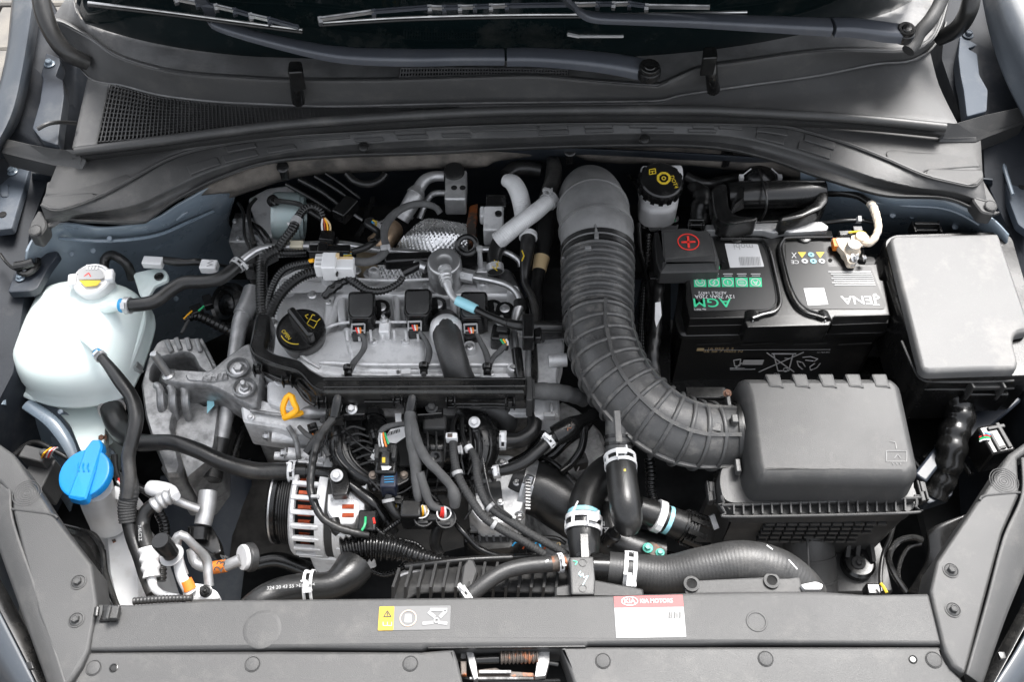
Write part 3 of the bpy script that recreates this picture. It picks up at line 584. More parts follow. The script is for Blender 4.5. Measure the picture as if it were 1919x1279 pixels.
M = Mb(); tube(M, Path([(190, 818, -.13, 16), (196, 832, -.14, 18)], 4), 16); obj('mount_ear', M, TANK, tk)
bolt(tk, 192, 822, -.118, 9, RUST, (0, -.3, 1))
M = Mb(); slab(M, [(248, 512), (300, 500), (314, 510), (316, 524), (290, 535), (276, 560), (262, 556)], -.04, .006, .002, 7); obj('mount_lug', M, TANK, tk)
bolt(tk, 298, 519, -.039, 9, PLG, (0, 0, 1), 'hole', 'grommet')
M = Mb(); tube(M, Path([(258, 570, -.052, 9), (266, 600, -.052, 9), (252, 650, -.055, 9), (232, 700, -.06, 9)], 6), 10); obj('side_flange', M, TANK, tk)
M = Mb(); c = W(170, 520, .004); s = SC(c)
lathe(M, c-Vector((0, 0, .012)), (0, -.05, 1), [(34*s, -.02), (34*s, .0), (36*s, .002), (36*s, .008), (33*s, .011), (30*s, .0115), (29*s, .009), (.0001, .0085)], 40)
cp = obj('tank_cap', M, WHT, tk)
for a in (10, 190):
    M = Mb(); d = Vector((math.cos(R(a)), math.sin(R(a)), 0)); tt = Vector((-d.y, d.x, 0)); bar(M, c+d*26*s-Vector((0, 0, .003)), c+d*42*s-Vector((0, 0, .003)), 26*s, .012); obj('cap_grip', M, WHT, cp, bev=.003)
decal(cp, [(146, 506), (172, 497), (192, 508), (196, 522), (184, 524), (146, 524)], .0045, GRYP, 'cap_label', .0006, 4); decal(cp, [(148, 526), (190, 526), (182, 536), (160, 538)], .0045, YEL, 'cap_warning_label', .0006, 3)
M = Mb()
for k in range(4): pbox(M, 163+k*6, 502, .0062, 3.4, 7, .0008)
pbox(M, 172, 497, .0062, 22, 2, .0008); obj('radiator_symbol', M, PRN, cp)
strip(cp, [(158, 518), (166, 512), (170, 519)], .0052, 2, RED)
M = Mb(); tube(M, Path([(26, 690, -.082, 5), (42, 735, -.082, 6), (90, 752, -.082, 6), (150, 752, -.082, 6), (210, 742, -.082, 5), (240, 710, -.082, 5)], 8), 10); obj('seam_lip', M, TANK, tk)
# ports + hoses
h1, P = hose('overflow_hose', 'bent black vent hose behind the coolant tank cap', 'hose', [(196, 510, -.03, 8), (196, 488, -.025, 9), (208, 478, -.02, 9), (226, 486, -.02, 9), (240, 500, -.03, 9), (248, 522, -.05, 9)], RUB)
h2, P = hose('coolant_hose', 'black coolant hose from the tank side up to a steel pipe', 'hose', [(226, 573, .012, 12), (255, 572, .015, 13), (290, 565, .015, 13), (318, 545, .015, 13), (345, 530, .015, 13), (380, 528, .015, 13), (412, 522, .015, 13), (438, 504, .015, 12), (452, 490, .015, 12)], RUB, clamps=[dict(t=.06, w=12, m=ZINC, style='band', ang=20), dict(t=.96, w=12, m=ZINC, style='spring', ang=50)])
band(h2, P, .015, 9, GRNP and BLU, 1.1, 'paint_band')
M = Mb(); tube(M, Path([(190, 580, -.03, 12), (212, 574, .005, 11), (230, 573, .012, 10)], 6), 14); obj('hose_port', M, TANK, tk)
M = Mb(); tube(M, Path([(150, 628, -.03, 8), (170, 645, .012, 7), (186, 664, .02, 6)], 6), 12); obj('hose_port', M, TANK, tk)
h3, P = hose('breather_hose', 'long black S-shaped hose crossing in front of the coolant tank', 'hose', [(180, 660, .022, 8), (200, 682, .025, 10), (225, 715, .028, 13), (248, 748, .025, 13), (255, 785, .02, 14), (246, 830, .01, 13), (240, 860, 0, 13), (243, 900, -.01, 13), (238, 935, -.02, 14)], RUB, clamps=[dict(t=.05, w=9, m=ZINC, style='band')])
M = Mb(); tube(M, P, 16, t0=.01, t1=.03, rs=1.15); obj('paint_band', M, BLU, h3)
h4, P = hose('lower_coolant_hose', 'thick dark hose leaving the underside of the coolant tank', 'hose', [(206, 752, -.1, 20), (214, 780, -.09, 22), (232, 812, -.085, 22), (262, 830, -.06, 17), (320, 830, -.04, 15), (370, 845, -.04, 15), (420, 868, -.05, 16), (480, 884, -.065, 17), (545, 884, -.065, 17), (575, 884, -.065, 16)], RUB, clamps=[dict(t=.04, w=16, m=ZINC, style='band'), dict(t=.95, w=14, m=WHT, style='spring', ang=-10)])
band(h4, P, .02, 10, BLU, 1.06, 'paint_band')
hose('rubber_pipe', 'black pipe stub joining the lower coolant hose to the engine', 'pipe', [(560, 884, -.065, 12), (590, 886, -.062, 12), (635, 890, -.06, 12)], PLG)
# grey pump/earth cable on wing
t = thing('earth_cable', 'black cable with two white crimp tags lying on the inner wing', 'cable', 330, 490, -.03)
M = Mb(); tube(M, Path([(300, 487, -.02, 7), (330, 491, -.02, 8), (350, 492, -.02, 6.5), (372, 491, -.02, 7), (400, 496, -.03, 4), (430, 500, -.06, 3), (470, 508, -.08, 3)], 8), 10); obj('cable', M, RUB, t)
M = Mb(); pbox(M, 285, 487, -.014, 38, 16, .012, -4); obj('cable_tag', M, WHT, t, bev=.002)
M = Mb(); pbox(M, 390, 494, -.013, 32, 18, .014, -4); obj('cable_tag', M, WHT, t, bev=.002)
text(t, 'W', 395, 493, -.0125, 12, GRYP, 90)
# horn + connector
t = thing('horn', 'round black horn with ribbed face in the gap by the inner wing', 'horn', 425, 580, -.16)
M = Mb(); c = W(425, 572, -.13); lathe(M, c, (-.5, -.5, .7), [(.03, -.02), (.034, -.012), (.034, 0), (.03, .004), (.026, .001), (.022, .005), (.016, .002), (.01, .006), (.0001, .006)], 32); obj('horn_body', M, PLG, t)
M = Mb(); tube(M, Path([(340, 625, -.1, 3), (352, 602, -.1, 3), (360, 590, -.1, 5)], 5), 8); obj('cable', M, TAPE, t)
M = Mb(); pbox(M, 367, 578, -.09, 22, 16, .012, 30); pbox(M, 388, 562, -.09, 16, 22, .012, 20); obj('connector', M, PLG, t, bev=.001)
wire(t, [(344, 598, -.09), (352, 590, -.088), (360, 583, -.088)], 1.5, YELP); wire(t, [(372, 583, -.08), (382, 574, -.08)], 2, GRN)
# ================================================================ ENGINE MOUNT
em = thing('engine_mount', 'ribbed cast aluminium engine mount with threaded stud beside the coolant tank', 'engine mount', 330, 760, -.2)
M = Mb(); solid(M, [(262, 720), (276, 668), (292, 640), (306, 633), (372, 631), (384, 650), (405, 692), (398, 712), (370, 690), (360, 668), (346, 662), (320, 668), (300, 672), (286, 690), (284, 712), (300, 716), (330, 718), (344, 730), (330, 760), (322, 800), (330, 830), (340, 870), (335, 890), (310, 892), (302, 870), (285, 830), (270, 780)], -.075, [(-.12, 0), (-.012, 0), (-.004, .001), (0, .004)], 5, 0, True, True)
obj('mount_cradle', M, ALUM, em, ang=40)
for a, b in (((312, 638), (322, 660)), ((330, 634), (338, 656)), ((350, 634), (356, 656)), ((368, 636), (376, 660)), ((284, 668), (300, 668))):
    M = Mb(); tube(M, Path([(a[0], a[1], -.068, 5), (b[0], b[1], -.075, 5)], 4), 8); obj('casting_rib', M, ALUM, em)
for k, u in enumerate((296, 318, 342)):
    M = Mb(); tube(M, Path([(u-4, 722, -.06, 7), (u+4, 730, -.058, 8), (u+6, 760, -.07, 8), (u+14, 795, -.1, 7), (u+22, 835, -.15, 6)], 8), 10); obj('casting_rib', M, ALUM, em)
M = Mb(); solid(M, [(330, 724), (346, 726), (372, 752), (385, 760), (410, 740), (412, 760), (404, 830), (396, 862), (350, 900), (335, 862), (322, 800)], -.09, [(-.12, 0), (-.01, 0), (0, .003)], 5, 0, True, True); obj('mount_side_web', M, ALUM, em)
M = Mb(); slab(M, [(292, 690), (310, 672), (355, 668), (392, 706), (392, 716), (300, 716)], -.12, .03, .002, 4); obj('rubber_bush', M, RUBG, em)
M = Mb(); slab(M, [(378, 632), (408, 690), (402, 700), (392, 690), (366, 640)], -.078, .03, .002, 3); obj('mount_side_web', M, ALUD, em)
# arm to the engine
M = Mb(); solid(M, [(300, 700), (330, 690), (392, 694), (420, 670), (455, 645), (470, 640), (480, 680), (492, 700), (488, 740), (486, 762), (470, 766), (440, 750), (415, 735), (392, 725), (340, 722), (305, 715)], -.045, [(-.05, 0), (-.01, -.0), (-.003, .001), (0, .004)], 8, 0, True, True); obj('mount_arm', M, ALUM, em, ang=40)
M = Mb(); solid(M, [(345, 700), (395, 702), (425, 690), (430, 712), (400, 718), (350, 714)], -.043, [(-.003, 0), (0, .002)], 6, 0, True, True); obj('raised_casting_panel', M, ALUM, em)
text(em, 'KHT', 400, 707, -.0425, 17, ALUM, 0, ext=.0016)
for (u, v, r, k) in ((447, 693, 14, 'hex'), (459, 730, 12, 'stud')):
    M = Mb(); p = W(u, v, -.045); s = SC(p); lathe(M, p, (0, 0, 1), [(22*s, -.003), (22*s, .006), (19*s, .008), (16*s, .003), (.0001, .003)], 28); obj('bolt_boss', M, ALUM, em)
    bolt(em, u, v, -.041, r, STL, (.05, -.05, 1), k)
M = Mb(); p = W(322, 712, -.06); lathe(M, p, (0, 0, 1), [(.016, -.02), (.016, .004), (.012, .008), (.009, .008)], 24); obj('stud_washer', M, RUB, em)
M = Mb(); lathe(M, W(322, 712, -.055), (-.25, .18, 1), [(.009, 0), (.009, .01), (.0055, .012), (.0055, .05), (.0045, .052)], 16); obj('stud', M, STL, em)
bolt(em, 321, 866, -.13, 15, STL, (0, -.3, 1))
M = Mb(); solid(M, [(300, 880), (316, 845), (336, 845), (350, 885), (325, 894)], -.135, [(-.05, 0), (-.002, 0), (0, .002)], 6, 0, True, True); obj('mount_foot', M, ALUM, em)
M = Mb(); bar(M, W(242, 690, -.075), W(262, 686, -.07), .006, .012); bar(M, W(248, 696, -.075), W(262, 692, -.07), .003, .015); obj('clip', M, STL, em)
decal(em, [(388, 745), (398, 740), (402, 760), (388, 776)], -.083, CYAN, 'part_sticker')
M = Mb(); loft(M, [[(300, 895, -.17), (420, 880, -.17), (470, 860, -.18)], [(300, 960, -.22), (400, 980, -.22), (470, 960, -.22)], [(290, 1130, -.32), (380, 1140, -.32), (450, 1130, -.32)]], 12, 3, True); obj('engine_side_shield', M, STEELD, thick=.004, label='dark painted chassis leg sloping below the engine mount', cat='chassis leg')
# aluminium a/c pipe on left
t, P = hose('air_conditioning_pipe', 'thick aluminium pipe running down between inner wing and engine', 'pipe', [(476, 545, -.08, 17), (465, 575, -.08, 17), (452, 600, -.08, 16), (444, 640, -.085, 14), (436, 700, -.09, 14), (424, 780, -.1, 14), (408, 850, -.115, 14), (397, 900, -.12, 15)], PIPE)
M = Mb(); tube(M, P, 16, t0=.0, t1=.16, rs=1.16); obj('pipe_collar', M, PIPE, t)
M = Mb(); tube(M, P, 16, t0=.8, t1=1, rs=1.25); obj('rubber_sleeve', M, RUB, t)
# ================================================================ WASHER BOTTLE
wt = thing('washer_bottle', 'dirty white washer fluid bottle with bright blue flip cap', 'washer bottle', 200, 1000, -.25)
M = Mb(); solid(M, [(152, 950), (180, 935), (215, 945), (255, 955), (262, 1000), (268, 1060), (275, 1160), (215, 1160), (196, 1080), (190, 1010), (160, 985)], -.14, [(-.2, -.004), (-.02, 0), (-.008, .002), (0, .008)], 8, 0, True, True); obj('bottle_body', M, WTANK, wt, ang=50)
M = Mb(); tube(M, Path([(178, 912, -.03, 32), (186, 940, -.07, 33), (205, 975, -.13, 36)], 6), 24); obj('filler_neck', M, WHT, wt)
M = Mb(); solid(M, [(215, 908), (235, 915), (245, 912), (256, 926), (250, 936), (220, 940), (200, 930)], -.06, [(-.03, 0), (0, .002)], 4, 0, True, True); obj('neck_flange', M, WHT, wt)
M = Mb(); c = W(158, 888, -.0); s = SC(c); lathe(M, c, (-.1, -.1, 1), [(46*s, -.012), (49*s, -.01), (50*s, -.002), (48*s, .001), (44*s, .002), (.0001, .003)], 44); cp = obj('blue_cap', M, BLUE, wt)
M = Mb(); solid(M, [(172, 824, .007), (188, 824, .007), (192, 836, .007), (178, 880, .008), (160, 936, .006), (148, 938, .004), (126, 932, .004), (144, 884, .008), (158, 842, .007)], .007, [(-.012, -.001), (-.002, 0), (0, .002)], 4, 0, True, True); obj('cap_tab', M, BLUE, cp)
M = Mb()
for k in range(3): tube(M, Path([(153+k*9-6, 868, .009, 1.2), (150+k*9-5, 876, .009, 1.2), (154+k*9-6, 884, .009, 1.2)], 4), 5)
obj('fountain_symbol', M, BLUE, cp)
for u, v in ((186, 993), (205, 1000), (212, 1015), (196, 985)):
    decal(wt, [(u-3, v-2), (u+4, v-4), (u+6, v+1), (u, v+4)], -.1395, RUST, 'grime_patch')
M = Mb(); loft(M, [[(110, 985, -.06), (150, 990, -.07), (180, 1000, -.08), (196, 1025, -.09)], [(110, 1040, -.05), (150, 1040, -.05), (185, 1060, -.06), (200, 1110, -.07)], [(100, 1130, -.03), (150, 1130, -.03), (200, 1140, -.04), (225, 1150, -.05)]], 14, 4, True); obj('headlamp_housing', M, PLG, thick=.004, label='black headlamp housing shell beside the dirty washer bottle', cat='headlamp')
M = Mb(); tube(M, Path([(118, 985, -.055, 3), (165, 1000, -.06, 4), (190, 1030, -.06, 5), (198, 1075, -.06, 5), (215, 1125, -.05, 5), (226, 1150, -.05, 5)], 8), 8); obj('housing_rim', M, PLG, bpy.data.objects['headlamp_housing'])
# convoluted/braided hoses down left
hose('braided_hose', 'black braided sleeve hose between blue cap and aluminium pipes', 'hose', [(240, 890, -.02, 15), (243, 920, -.02, 17), (238, 950, -.03, 17), (240, 980, -.04, 16)], BRAID, rib=(.0035, .035))
hose('refrigerant_hose', 'smooth black refrigerant hose below the braided sleeve', 'hose', [(240, 975, -.04, 13), (250, 1010, -.05, 14), (262, 1045, -.055, 13), (272, 1080, -.06, 12), (285, 1115, -.06, 11)], RUB)
t, P = hose('pressure_hose', 'curved black pressure hose with crimped silver ends', 'hose', [(306, 936, -.03, 13), (290, 945, -.03, 13), (272, 962, -.035, 13), (267, 985, -.04, 13), (272, 1010, -.04, 14), (278, 1030, -.04, 14)], RUB)
M = Mb(); tube(M, Path([(288, 950, -.028, 15), (305, 938, -.025, 15), (324, 928, -.02, 13)], 6), 18, rib=(.009, .1)); obj('crimp_ferrule', M, PIPE, t)
M = Mb(); tube(M, Path([(276, 1026, -.038, 17), (281, 1055, -.045, 17), (284, 1083, -.05, 15)], 6), 18, rib=(.011, .07)); obj('crimp_ferrule', M, WHT, t)
text(t, '7.45.C2.Z', 262, 1000, -.02, 6, GRYP, -75)
t = thing('refrigerant_pipe', 'white-silver refrigerant pipe run with service valve and black cap', 'pipe', 360, 1050, -.12)
M = Mb(); tube(M, Path([(283, 1083, -.05, 9), (290, 1105, -.055, 8), (308, 1116, -.055, 7), (335, 1121, -.055, 7)], 8), 12); obj('pipe', M, WHT, t)
M = Mb(); tube(M, Path([(322, 935, -.03, 9), (345, 945, -.04, 8), (372, 955, -.05, 8)], 6), 12); tube(M, Path([(390, 922, -.06, 17), (386, 955, -.065, 17), (380, 985, -.07, 16)], 6), 18); obj('pipe', M, PIPE, t)
M = Mb(); tube(M, Path([(282, 915, -.035, 14), (296, 918, -.03, 16), (318, 922, -.025, 14), (330, 932, -.02, 9)], 6), 14); obj('pipe_joint', M, WHT, t)
M = Mb(); tube(M, Path([(345, 1080, -.03, 9), (334, 1050, -.02, 10), (330, 1020, -.01, 10), (335, 1005, 0, 9), (345, 1005, 0, 8), (362, 1022, -.015, 8), (386, 1048, -.04, 9), (390, 1080, -.05, 9), (392, 1100, -.055, 9)], 8), 14); obj('pipe', M, PIPE, t)
M = Mb(); tube(M, Path([(333, 1040, -.01, 9), (338, 1075, -.025, 10), (350, 1100, -.035, 11), (358, 1112, -.04, 12)], 6), 14); obj('pipe', M, WHT, t)
M = Mb(); lathe(M, W(322, 1042, -.005), (-.15, .1, 1), [(.0001, 0), (.014, 0), (.014, .001), (.008, .002), (.008, .016)], 24); obj('valve_flange', M, GRYP, t)
M = Mb(); lathe(M, W(320, 1038, .006), (-.15, .1, 1), [(.0095, 0), (.0095, .012), (.0105, .012), (.0105, .028), (.0095, .03), (.0001, .03)], 20); obj('service_cap', M, PLG, t)
M = Mb(); tube(M, Path([(348, 1088, -.03, 11.5), (356, 1106, -.037, 12.5)], 4), 14); obj('orange_tape', M, ORG, t)
M = Mb(); solid(M, [(342, 1102), (352, 1092), (380, 1095), (406, 1108), (412, 1122), (342, 1124)], -.045, [(-.012, 0), (-.002, 0), (0, .002)], 6, 0, True, True); obj('mounting_flange', M, WHT, t)
bolt(t, 386, 1109, -.044, 12, PLG, (0, -.2, 1), 'stud')
M = Mb(); tube(M, Path([(358, 1030, -.07, 9), (366, 1055, -.08, 10), (390, 1064, -.08, 11), (420, 1062, -.075, 11), (450, 1050, -.07, 11)], 8), 14); obj('pipe', M, PIPE, t)
M = Mb(); P = Path([(400, 1065, -.078, 12), (424, 1061, -.074, 12)], 4); tube(M, P, 16); obj('orange_tape', M, ORG, t)
text(t, '234', 415, 1057, -.0585, 17, INK, 75)
M = Mb(); c = W(462, 1046, -.066); lathe(M, c-Vector((.006, 0, 0)), (.75, .35, -.55), [(.0145, 0), (.0155, .0015), (.0155, .005), (.014, .006)], 28); obj('pipe_gasket', M, WHT, t)
M = Mb(); lathe(M, c, (.75, .35, -.55), [(.0165, 0), (.0175, .002), (.0175, .008), (.015, .01)], 28); obj('dust_cover', M, RUBG, t)
M = Mb(); tube(M, Path([(374, 990, -.075, 17), (372, 1012, -.08, 17)], 4), 16); slab(M, [(350, 985), (395, 985), (410, 1010), (415, 1035), (400, 1040), (385, 1030), (352, 1005)], -.085, .02, .002, 6); obj('pipe_bracket', M, PLG, t)
hose('ribbed_conduit', 'black ribbed conduit behind the service valve', 'cable conduit', [(298, 962, -.08, 9), (308, 985, -.08, 9), (308, 1020, -.08, 9), (304, 1050, -.085, 9), (302, 1090, -.09, 9)], PLG, rib=(.005, .12))
t, P = hose('drain_hose', 'black knurled hose behind the front panel edge at left', 'hose', [(250, 1128, -.02, 7), (300, 1124, -.02, 7), (360, 1122, -.02, 6)], RUBG, rib=(.004, .06))
t = thing('lamp_connector', 'black headlamp connector with copper wires left of the blue cap', 'connector', 60, 880, -.07)
M = Mb(); pbox(M, 62, 850, -.03, 50, 22, .03, -15); pbox(M, 70, 885, -.05, 46, 50, .05, -10); pbox(M, 80, 846, -.02, 14, 10, .02, 10); obj('connector_shell', M, PLX, t, bev=.002)
for k in range(5): wire(t, [(78+k*4, 858, -.03), (84+k*4, 848-k, -.015), (96+k*3, 840, -.02)], 1.6, (YELP, COPPER, WHT, RED, GRYP)[k])
hose('wing_cable', 'thin black cable at far left under the chassis rail', 'cable', [(10, 870, -.12, 5), (60, 830, -.11, 5), (110, 850, -.11, 5), (160, 880, -.12, 5)], RUB)
t = hose('red_wire_loom', 'small loom with red and white wires right of the blue cap', 'wiring loom', [(214, 852, -.05, 6), (216, 880, -.06, 6), (226, 900, -.07, 6), (262, 915, -.09, 7), (286, 930, -.09, 7)], RUB)[0]
wire(t, [(222, 898, -.055), (230, 908, -.055), (238, 914, -.06)], 2.5, RED); wire(t, [(220, 903, -.055), (228, 911, -.055)], 2.2, WHT)
# ================================================================ ENGINE
en = thing('engine', 'three cylinder petrol engine with cast aluminium valve cover and black oil filler cap', 'engine', 740, 620, -.2)
# block mass under everything
M = Mb(); solid(M, [(455, 700), (480, 560), (520, 505), (640, 485), (800, 480), (960, 500), (990, 560), (1000, 720), (990, 780), (760, 790), (600, 780), (460, 775)], -.075, [(-.4, -.0), (-.01, 0), (0, .006)], 10, 0, True, True); obj('engine_block', M, ALUD, en, ang=40)
# valve cover: lower tier (front), upper tier (rear) and middle valley
M = Mb(); solid(M, [(486, 640), (494, 560), (520, 520), (560, 500), (640, 512), (700, 520), (800, 525), (880, 520), (960, 530), (982, 548), (988, 700), (985, 720), (600, 720), (520, 715), (486, 690)], -.035, [(-.06, 0), (-.006, 0), (0, .004)], 12, 0, True, True); vc = obj('valve_cover', M, ALU, en, ang=40)
M = Mb(); dome(M, [(516, 592), (522, 540), (560, 520), (640, 528), (735, 535), (738, 545), (800, 530), (950, 528), (972, 548), (968, 556), (640, 556), (628, 600), (600, 640), (560, 650), (528, 640)], -.012, .03, .008, 10); obj('rear_rail', M, ALU, vc, ang=60)
M = Mb(); dome(M, [(552, 640), (600, 622), (640, 612), (800, 612), (980, 618), (985, 640), (984, 712), (640, 712), (580, 704), (556, 690)], -.012, .03, .012, 10); obj('front_rail', M, ALU, vc, ang=60)
M = Mb(); dome(M, [(640, 610), (792, 610), (800, 700), (660, 700)], -.006, .02, .008, 8); obj('front_rail_boss', M, ALU, vc, ang=60)
M = Mb(); tube(M, Path([(600, 680, -.012, 5), (700, 684, -.004, 5), (800, 684, -.006, 5), (980, 684, -.012, 5)], 6), 8); obj('moulding_line', M, ALU, vc)
for pts in ([(628, 548), (646, 556), (650, 604), (634, 606)], [(733, 545), (748, 552), (752, 604), (738, 606)], [(842, 548), (856, 552), (860, 604), (846, 606)], [(610, 560), (628, 552), (625, 600), (606, 612)]):
    M = Mb(); dome(M, pts, -.014, .02, .004, 4); obj('cast_web', M, ALU, vc)
for u, v, z, r in ((585, 553, -.003, 9), (615, 566, -.01, 6), (796, 540, 0, 10), (512, 606, -.012, 9), (524, 715, -.028, 10), (890, 600, -.01, 7), (920, 700, -.01, 6)): bolt(vc, u, v, z, r, STL, (0, -.1, 1))
for u, v in ((720, 598), (940, 600)):
    M = Mb(); pbox(M, u, v+12, .012, 20, 26, .03); obj('stud_block', M, ALU, vc, bev=.002); bolt(vc, u, v+4, .012, 9, STL, (0, -.1, 1), 'stud')
for u, v in ((728, 696), (745, 693)): decal(vc, [(u-2, v), (u+24, v-2), (u+24, v+8), (u-2, v+9)], -.001, WHT, 'paper_tag')
# timing side casting + front casting under duct left
M = Mb(); solid(M, [(450, 760), (490, 748), (560, 770), (605, 770), (612, 800), (560, 812), (520, 800), (455, 790)], -.055, [(-.06, 0), (-.004, 0), (0, .003)], 6, 0, True, True); obj('front_casting', M, ALU, en)
M = Mb(); solid(M, [(500, 715), (530, 708), (600, 740), (612, 766), (560, 775), (500, 752)], -.04, [(-.03, 0), (-.004, 0), (0, .003)], 6, 0, True, True); obj('front_casting', M, ALU, en)
for u, v, r in ((510, 724, 12), (516, 818, 13), (545, 852, 13), (520, 855, 8)):
    M = Mb(); tube(M, Path([(u-6, v, -.08, r), (u+70, v+6, -.09, r+1)], 4), 14); obj('casting_boss', M, ALU, en)
for u, v in ((502, 818), (534, 850), (506, 724)): bolt(en, u, v, -.075, 10, STL, (-1, -.2, .5))
M = Mb(); solid(M, [(540, 830), (560, 800), (620, 800), (640, 840), (590, 890), (555, 910), (540, 880)], -.11, [(-.06, 0), (-.004, 0), (0, .003)], 6, 0, True, True); obj('front_casting', M, ALUD, en)
# oil filler cap
M = Mb(); c = W(564, 620, .008); s = SC(c); lathe(M, c, (0, -.08, 1), [(40*s, -.03), (42*s, -.018), (44*s, -.006), (46*s, -.004), (46*s, .002), (44*s, .0045), (42*s, .0045), (41*s, .003), (.0001, .004)], 48); oc = obj('oil_filler_cap', M, PLG, en, label='black oil filler cap with yellow oil can symbol')
M = Mb(); bar(M, W(545, 585, .022), W(585, 636, .02), .011, .022); obj('grip_bar', M, PLG, oc, bev=.004, seg=3)
text(oc, 'OPEN', 536, 628, .0145, 7.5, YEL, -52)
ringd(oc, 560, 618, .0145, 34, 1.6, YEL, nn=40, part=.22, a0=R(205))
strip(oc, [(579, 598), (594, 604), (600, 598)], .0145, 1.5, YEL); strip(oc, [(580, 600), (575, 608), (588, 616), (594, 606)], .0145, 1.5, YEL); strip(oc, [(582, 597), (586, 590), (590, 592)], .0145, 1.5, YEL); strip(oc, [(576, 598), (572, 592), (578, 590)], .0145, 1.5, YEL)
# dipstick + its housing
t = thing('dipstick', 'yellow-orange oil dipstick loop handle', 'dipstick', 550, 775, -.06)
M = Mb(); P = Path([(534, 782, -.02, 5.5), (530, 765, -.01, 5.5), (538, 744, 0, 6), (546, 742, .002, 6), (550, 755, 0, 6), (556, 768, -.008, 6), (545, 778, -.012, 6), (533, 784, -.02, 6)], 6); tube(M, P, 10, flat=1); M2 = M
tube(M, Path([(534, 784, -.02, 5), (545, 779, -.018, 7), (560, 776, -.02, 6), (566, 774, -.022, 5)], 5), 10); obj('pull_handle', M, YELP, t)
M = Mb(); tube(M, Path([(566, 774, -.03, 7), (580, 772, -.03, 12), (600, 772, -.035, 12), (612, 772, -.035, 8)], 4), 14); obj('guide_tube_head', M, PIPE, t)
# ignition coils
def coil(u, v, label):
    t = thing('ignition_coil', label, 'ignition coil', u, v+40, -.02, 'ignition coils on the valve cover')
    M = Mb(); solid(M, [(u-24, v-24), (u-18, v-27), (u+22, v-27), (u+25, v-20), (u+24, v+14), (u+16, v+24), (u-20, v+24), (u-26, v+14)], .022, [(-.045, -.001), (-.004, -.001), (-.001, .0), (0, .0015)], 5, 0, True, True); obj('coil_body', M, PLG, t)
    M = Mb(); solid(M, [(u-22, v-22), (u+21, v-24), (u+22, v-12), (u+21, v+14), (u+14, v+21), (u-18, v+21), (u-23, v+12)], .0225, [(-.001, 0), (0, .0008), (.0004, .002)], 5, 0, True, True); obj('potting_lid', M, PLX, t)
    M = Mb(); lathe(M, W(u+36, v+6, -.006), (0, 0, 1), [(.013, -.012), (.013, .004), (.011, .006), (.0001, .006)], 20); bar(M, W(u+18, v+8, .0), W(u+38, v+6, .0), .02, .014); obj('mounting_ear', M, PLG, t)
    bolt(t, u+37, v+3, .0, 9.5, STL, (0, -.1, 1))
    M = Mb(); pbox(M, u-6, v+42, .012, 26, 22, .022, 3); obj('plug', M, PLG, t, bev=.002)
    M = Mb(); pbox(M, u-6, v+34, .0155, 24, 3, .003, 3); pbox(M, u-6, v+46, .0155, 26, 2, .003, 3); pbox(M, u-18, v+42, .0155, 3, 18, .003, 3); pbox(M, u+6, v+42, .0155, 3, 18, .003, 3); obj('plug_latch', M, GRYP, t, bev=.0008)
    for k, m in enumerate((RED, WHT, ORG)): wire(t, [(u-10+k*4, v+42, .014), (u-9+k*4, v+47, .015), (u-6+k*2, v+52, .013)], 1.8, m)
    return t
coil(677, 573, 'square black ignition coil right of the oil filler cap'); coil(783, 568, 'middle square black ignition coil behind the row of grey taped leads'); coil(888, 573, 'black ignition coil partly under the blue-sleeved fuel line')
M = Mb()
def lead(lbl, pts): return hose('coil_lead', lbl, 'cable', pts, TAPE, group='grey taped leads from the ignition coils', n=8)[0]
lead('grey taped lead from the coil beside the oil filler cap', [(671, 624, .012, 4), (682, 634, .008, 5), (683, 650, .004, 6), (676, 664, .004, 5), (662, 682, .004, 6), (654, 702, .01, 5)])
lead('grey taped lead from the middle ignition coil', [(786, 622, .012, 4), (796, 636, .008, 5), (804, 655, .004, 6), (803, 672, .004, 6), (796, 690, .006, 5), (794, 704, .01, 5)])
a = lead('forked grey taped lead from the rightmost ignition coil', [(892, 622, .012, 4), (900, 640, .008, 5), (910, 660, .004, 6), (915, 680, .004, 6), (914, 698, .01, 5)])
M = Mb(); tube(M, Path([(950, 642, .008, 4), (940, 656, .006, 6), (925, 670, .004, 5), (917, 688, .006, 4)], 6), 8); obj('branch', M, TAPE, a)
for u, v in ((652, 694), (794, 690), (913, 692)):
    M = Mb(); lathe(M, W(u, v, .012), (0, 1, .1), [(.006, 0), (.0065, .002), (.0065, .006), (.005, .007)], 12); pbox(M, u, v+4, .012, 14, 6, .006); obj('wire_grommet', M, PLG, label='small black grommet at the duct edge for the grey coil lead at %s' % {652: 'left', 794: 'centre', 913: 'right'}[u], cat='grommet', group='wire grommets along the duct')
t = thing('camshaft_sensor', 'black camshaft sensor plug with orange and green wires at right of the valve cover', 'sensor', 938, 625, -.02)
M = Mb(); pbox(M, 938, 622, .012, 34, 30, .03, -8); obj('sensor_body', M, PLG, t, bev=.003)
M = Mb(); pbox(M, 941, 616, .0145, 20, 10, .004, -8); pbox(M, 944, 630, .0145, 18, 6, .004, -8); obj('plug_latch', M, PLX, t, bev=.001)
for k, m in enumerate((GRN, YELP, WHT)): wire(t, [(938+k*5, 636, .012), (942+k*5, 642, .01), (948+k*2, 648, .008)], 2, m)
bolt(t, 946, 579, .005, 9.5, STL); M = Mb(); lathe(M, W(946, 582, .0), (0, 0, 1), [(.013, -.015), (.013, .002), (.0001, .003)], 18); obj('mounting_ear', M, PLG, t)
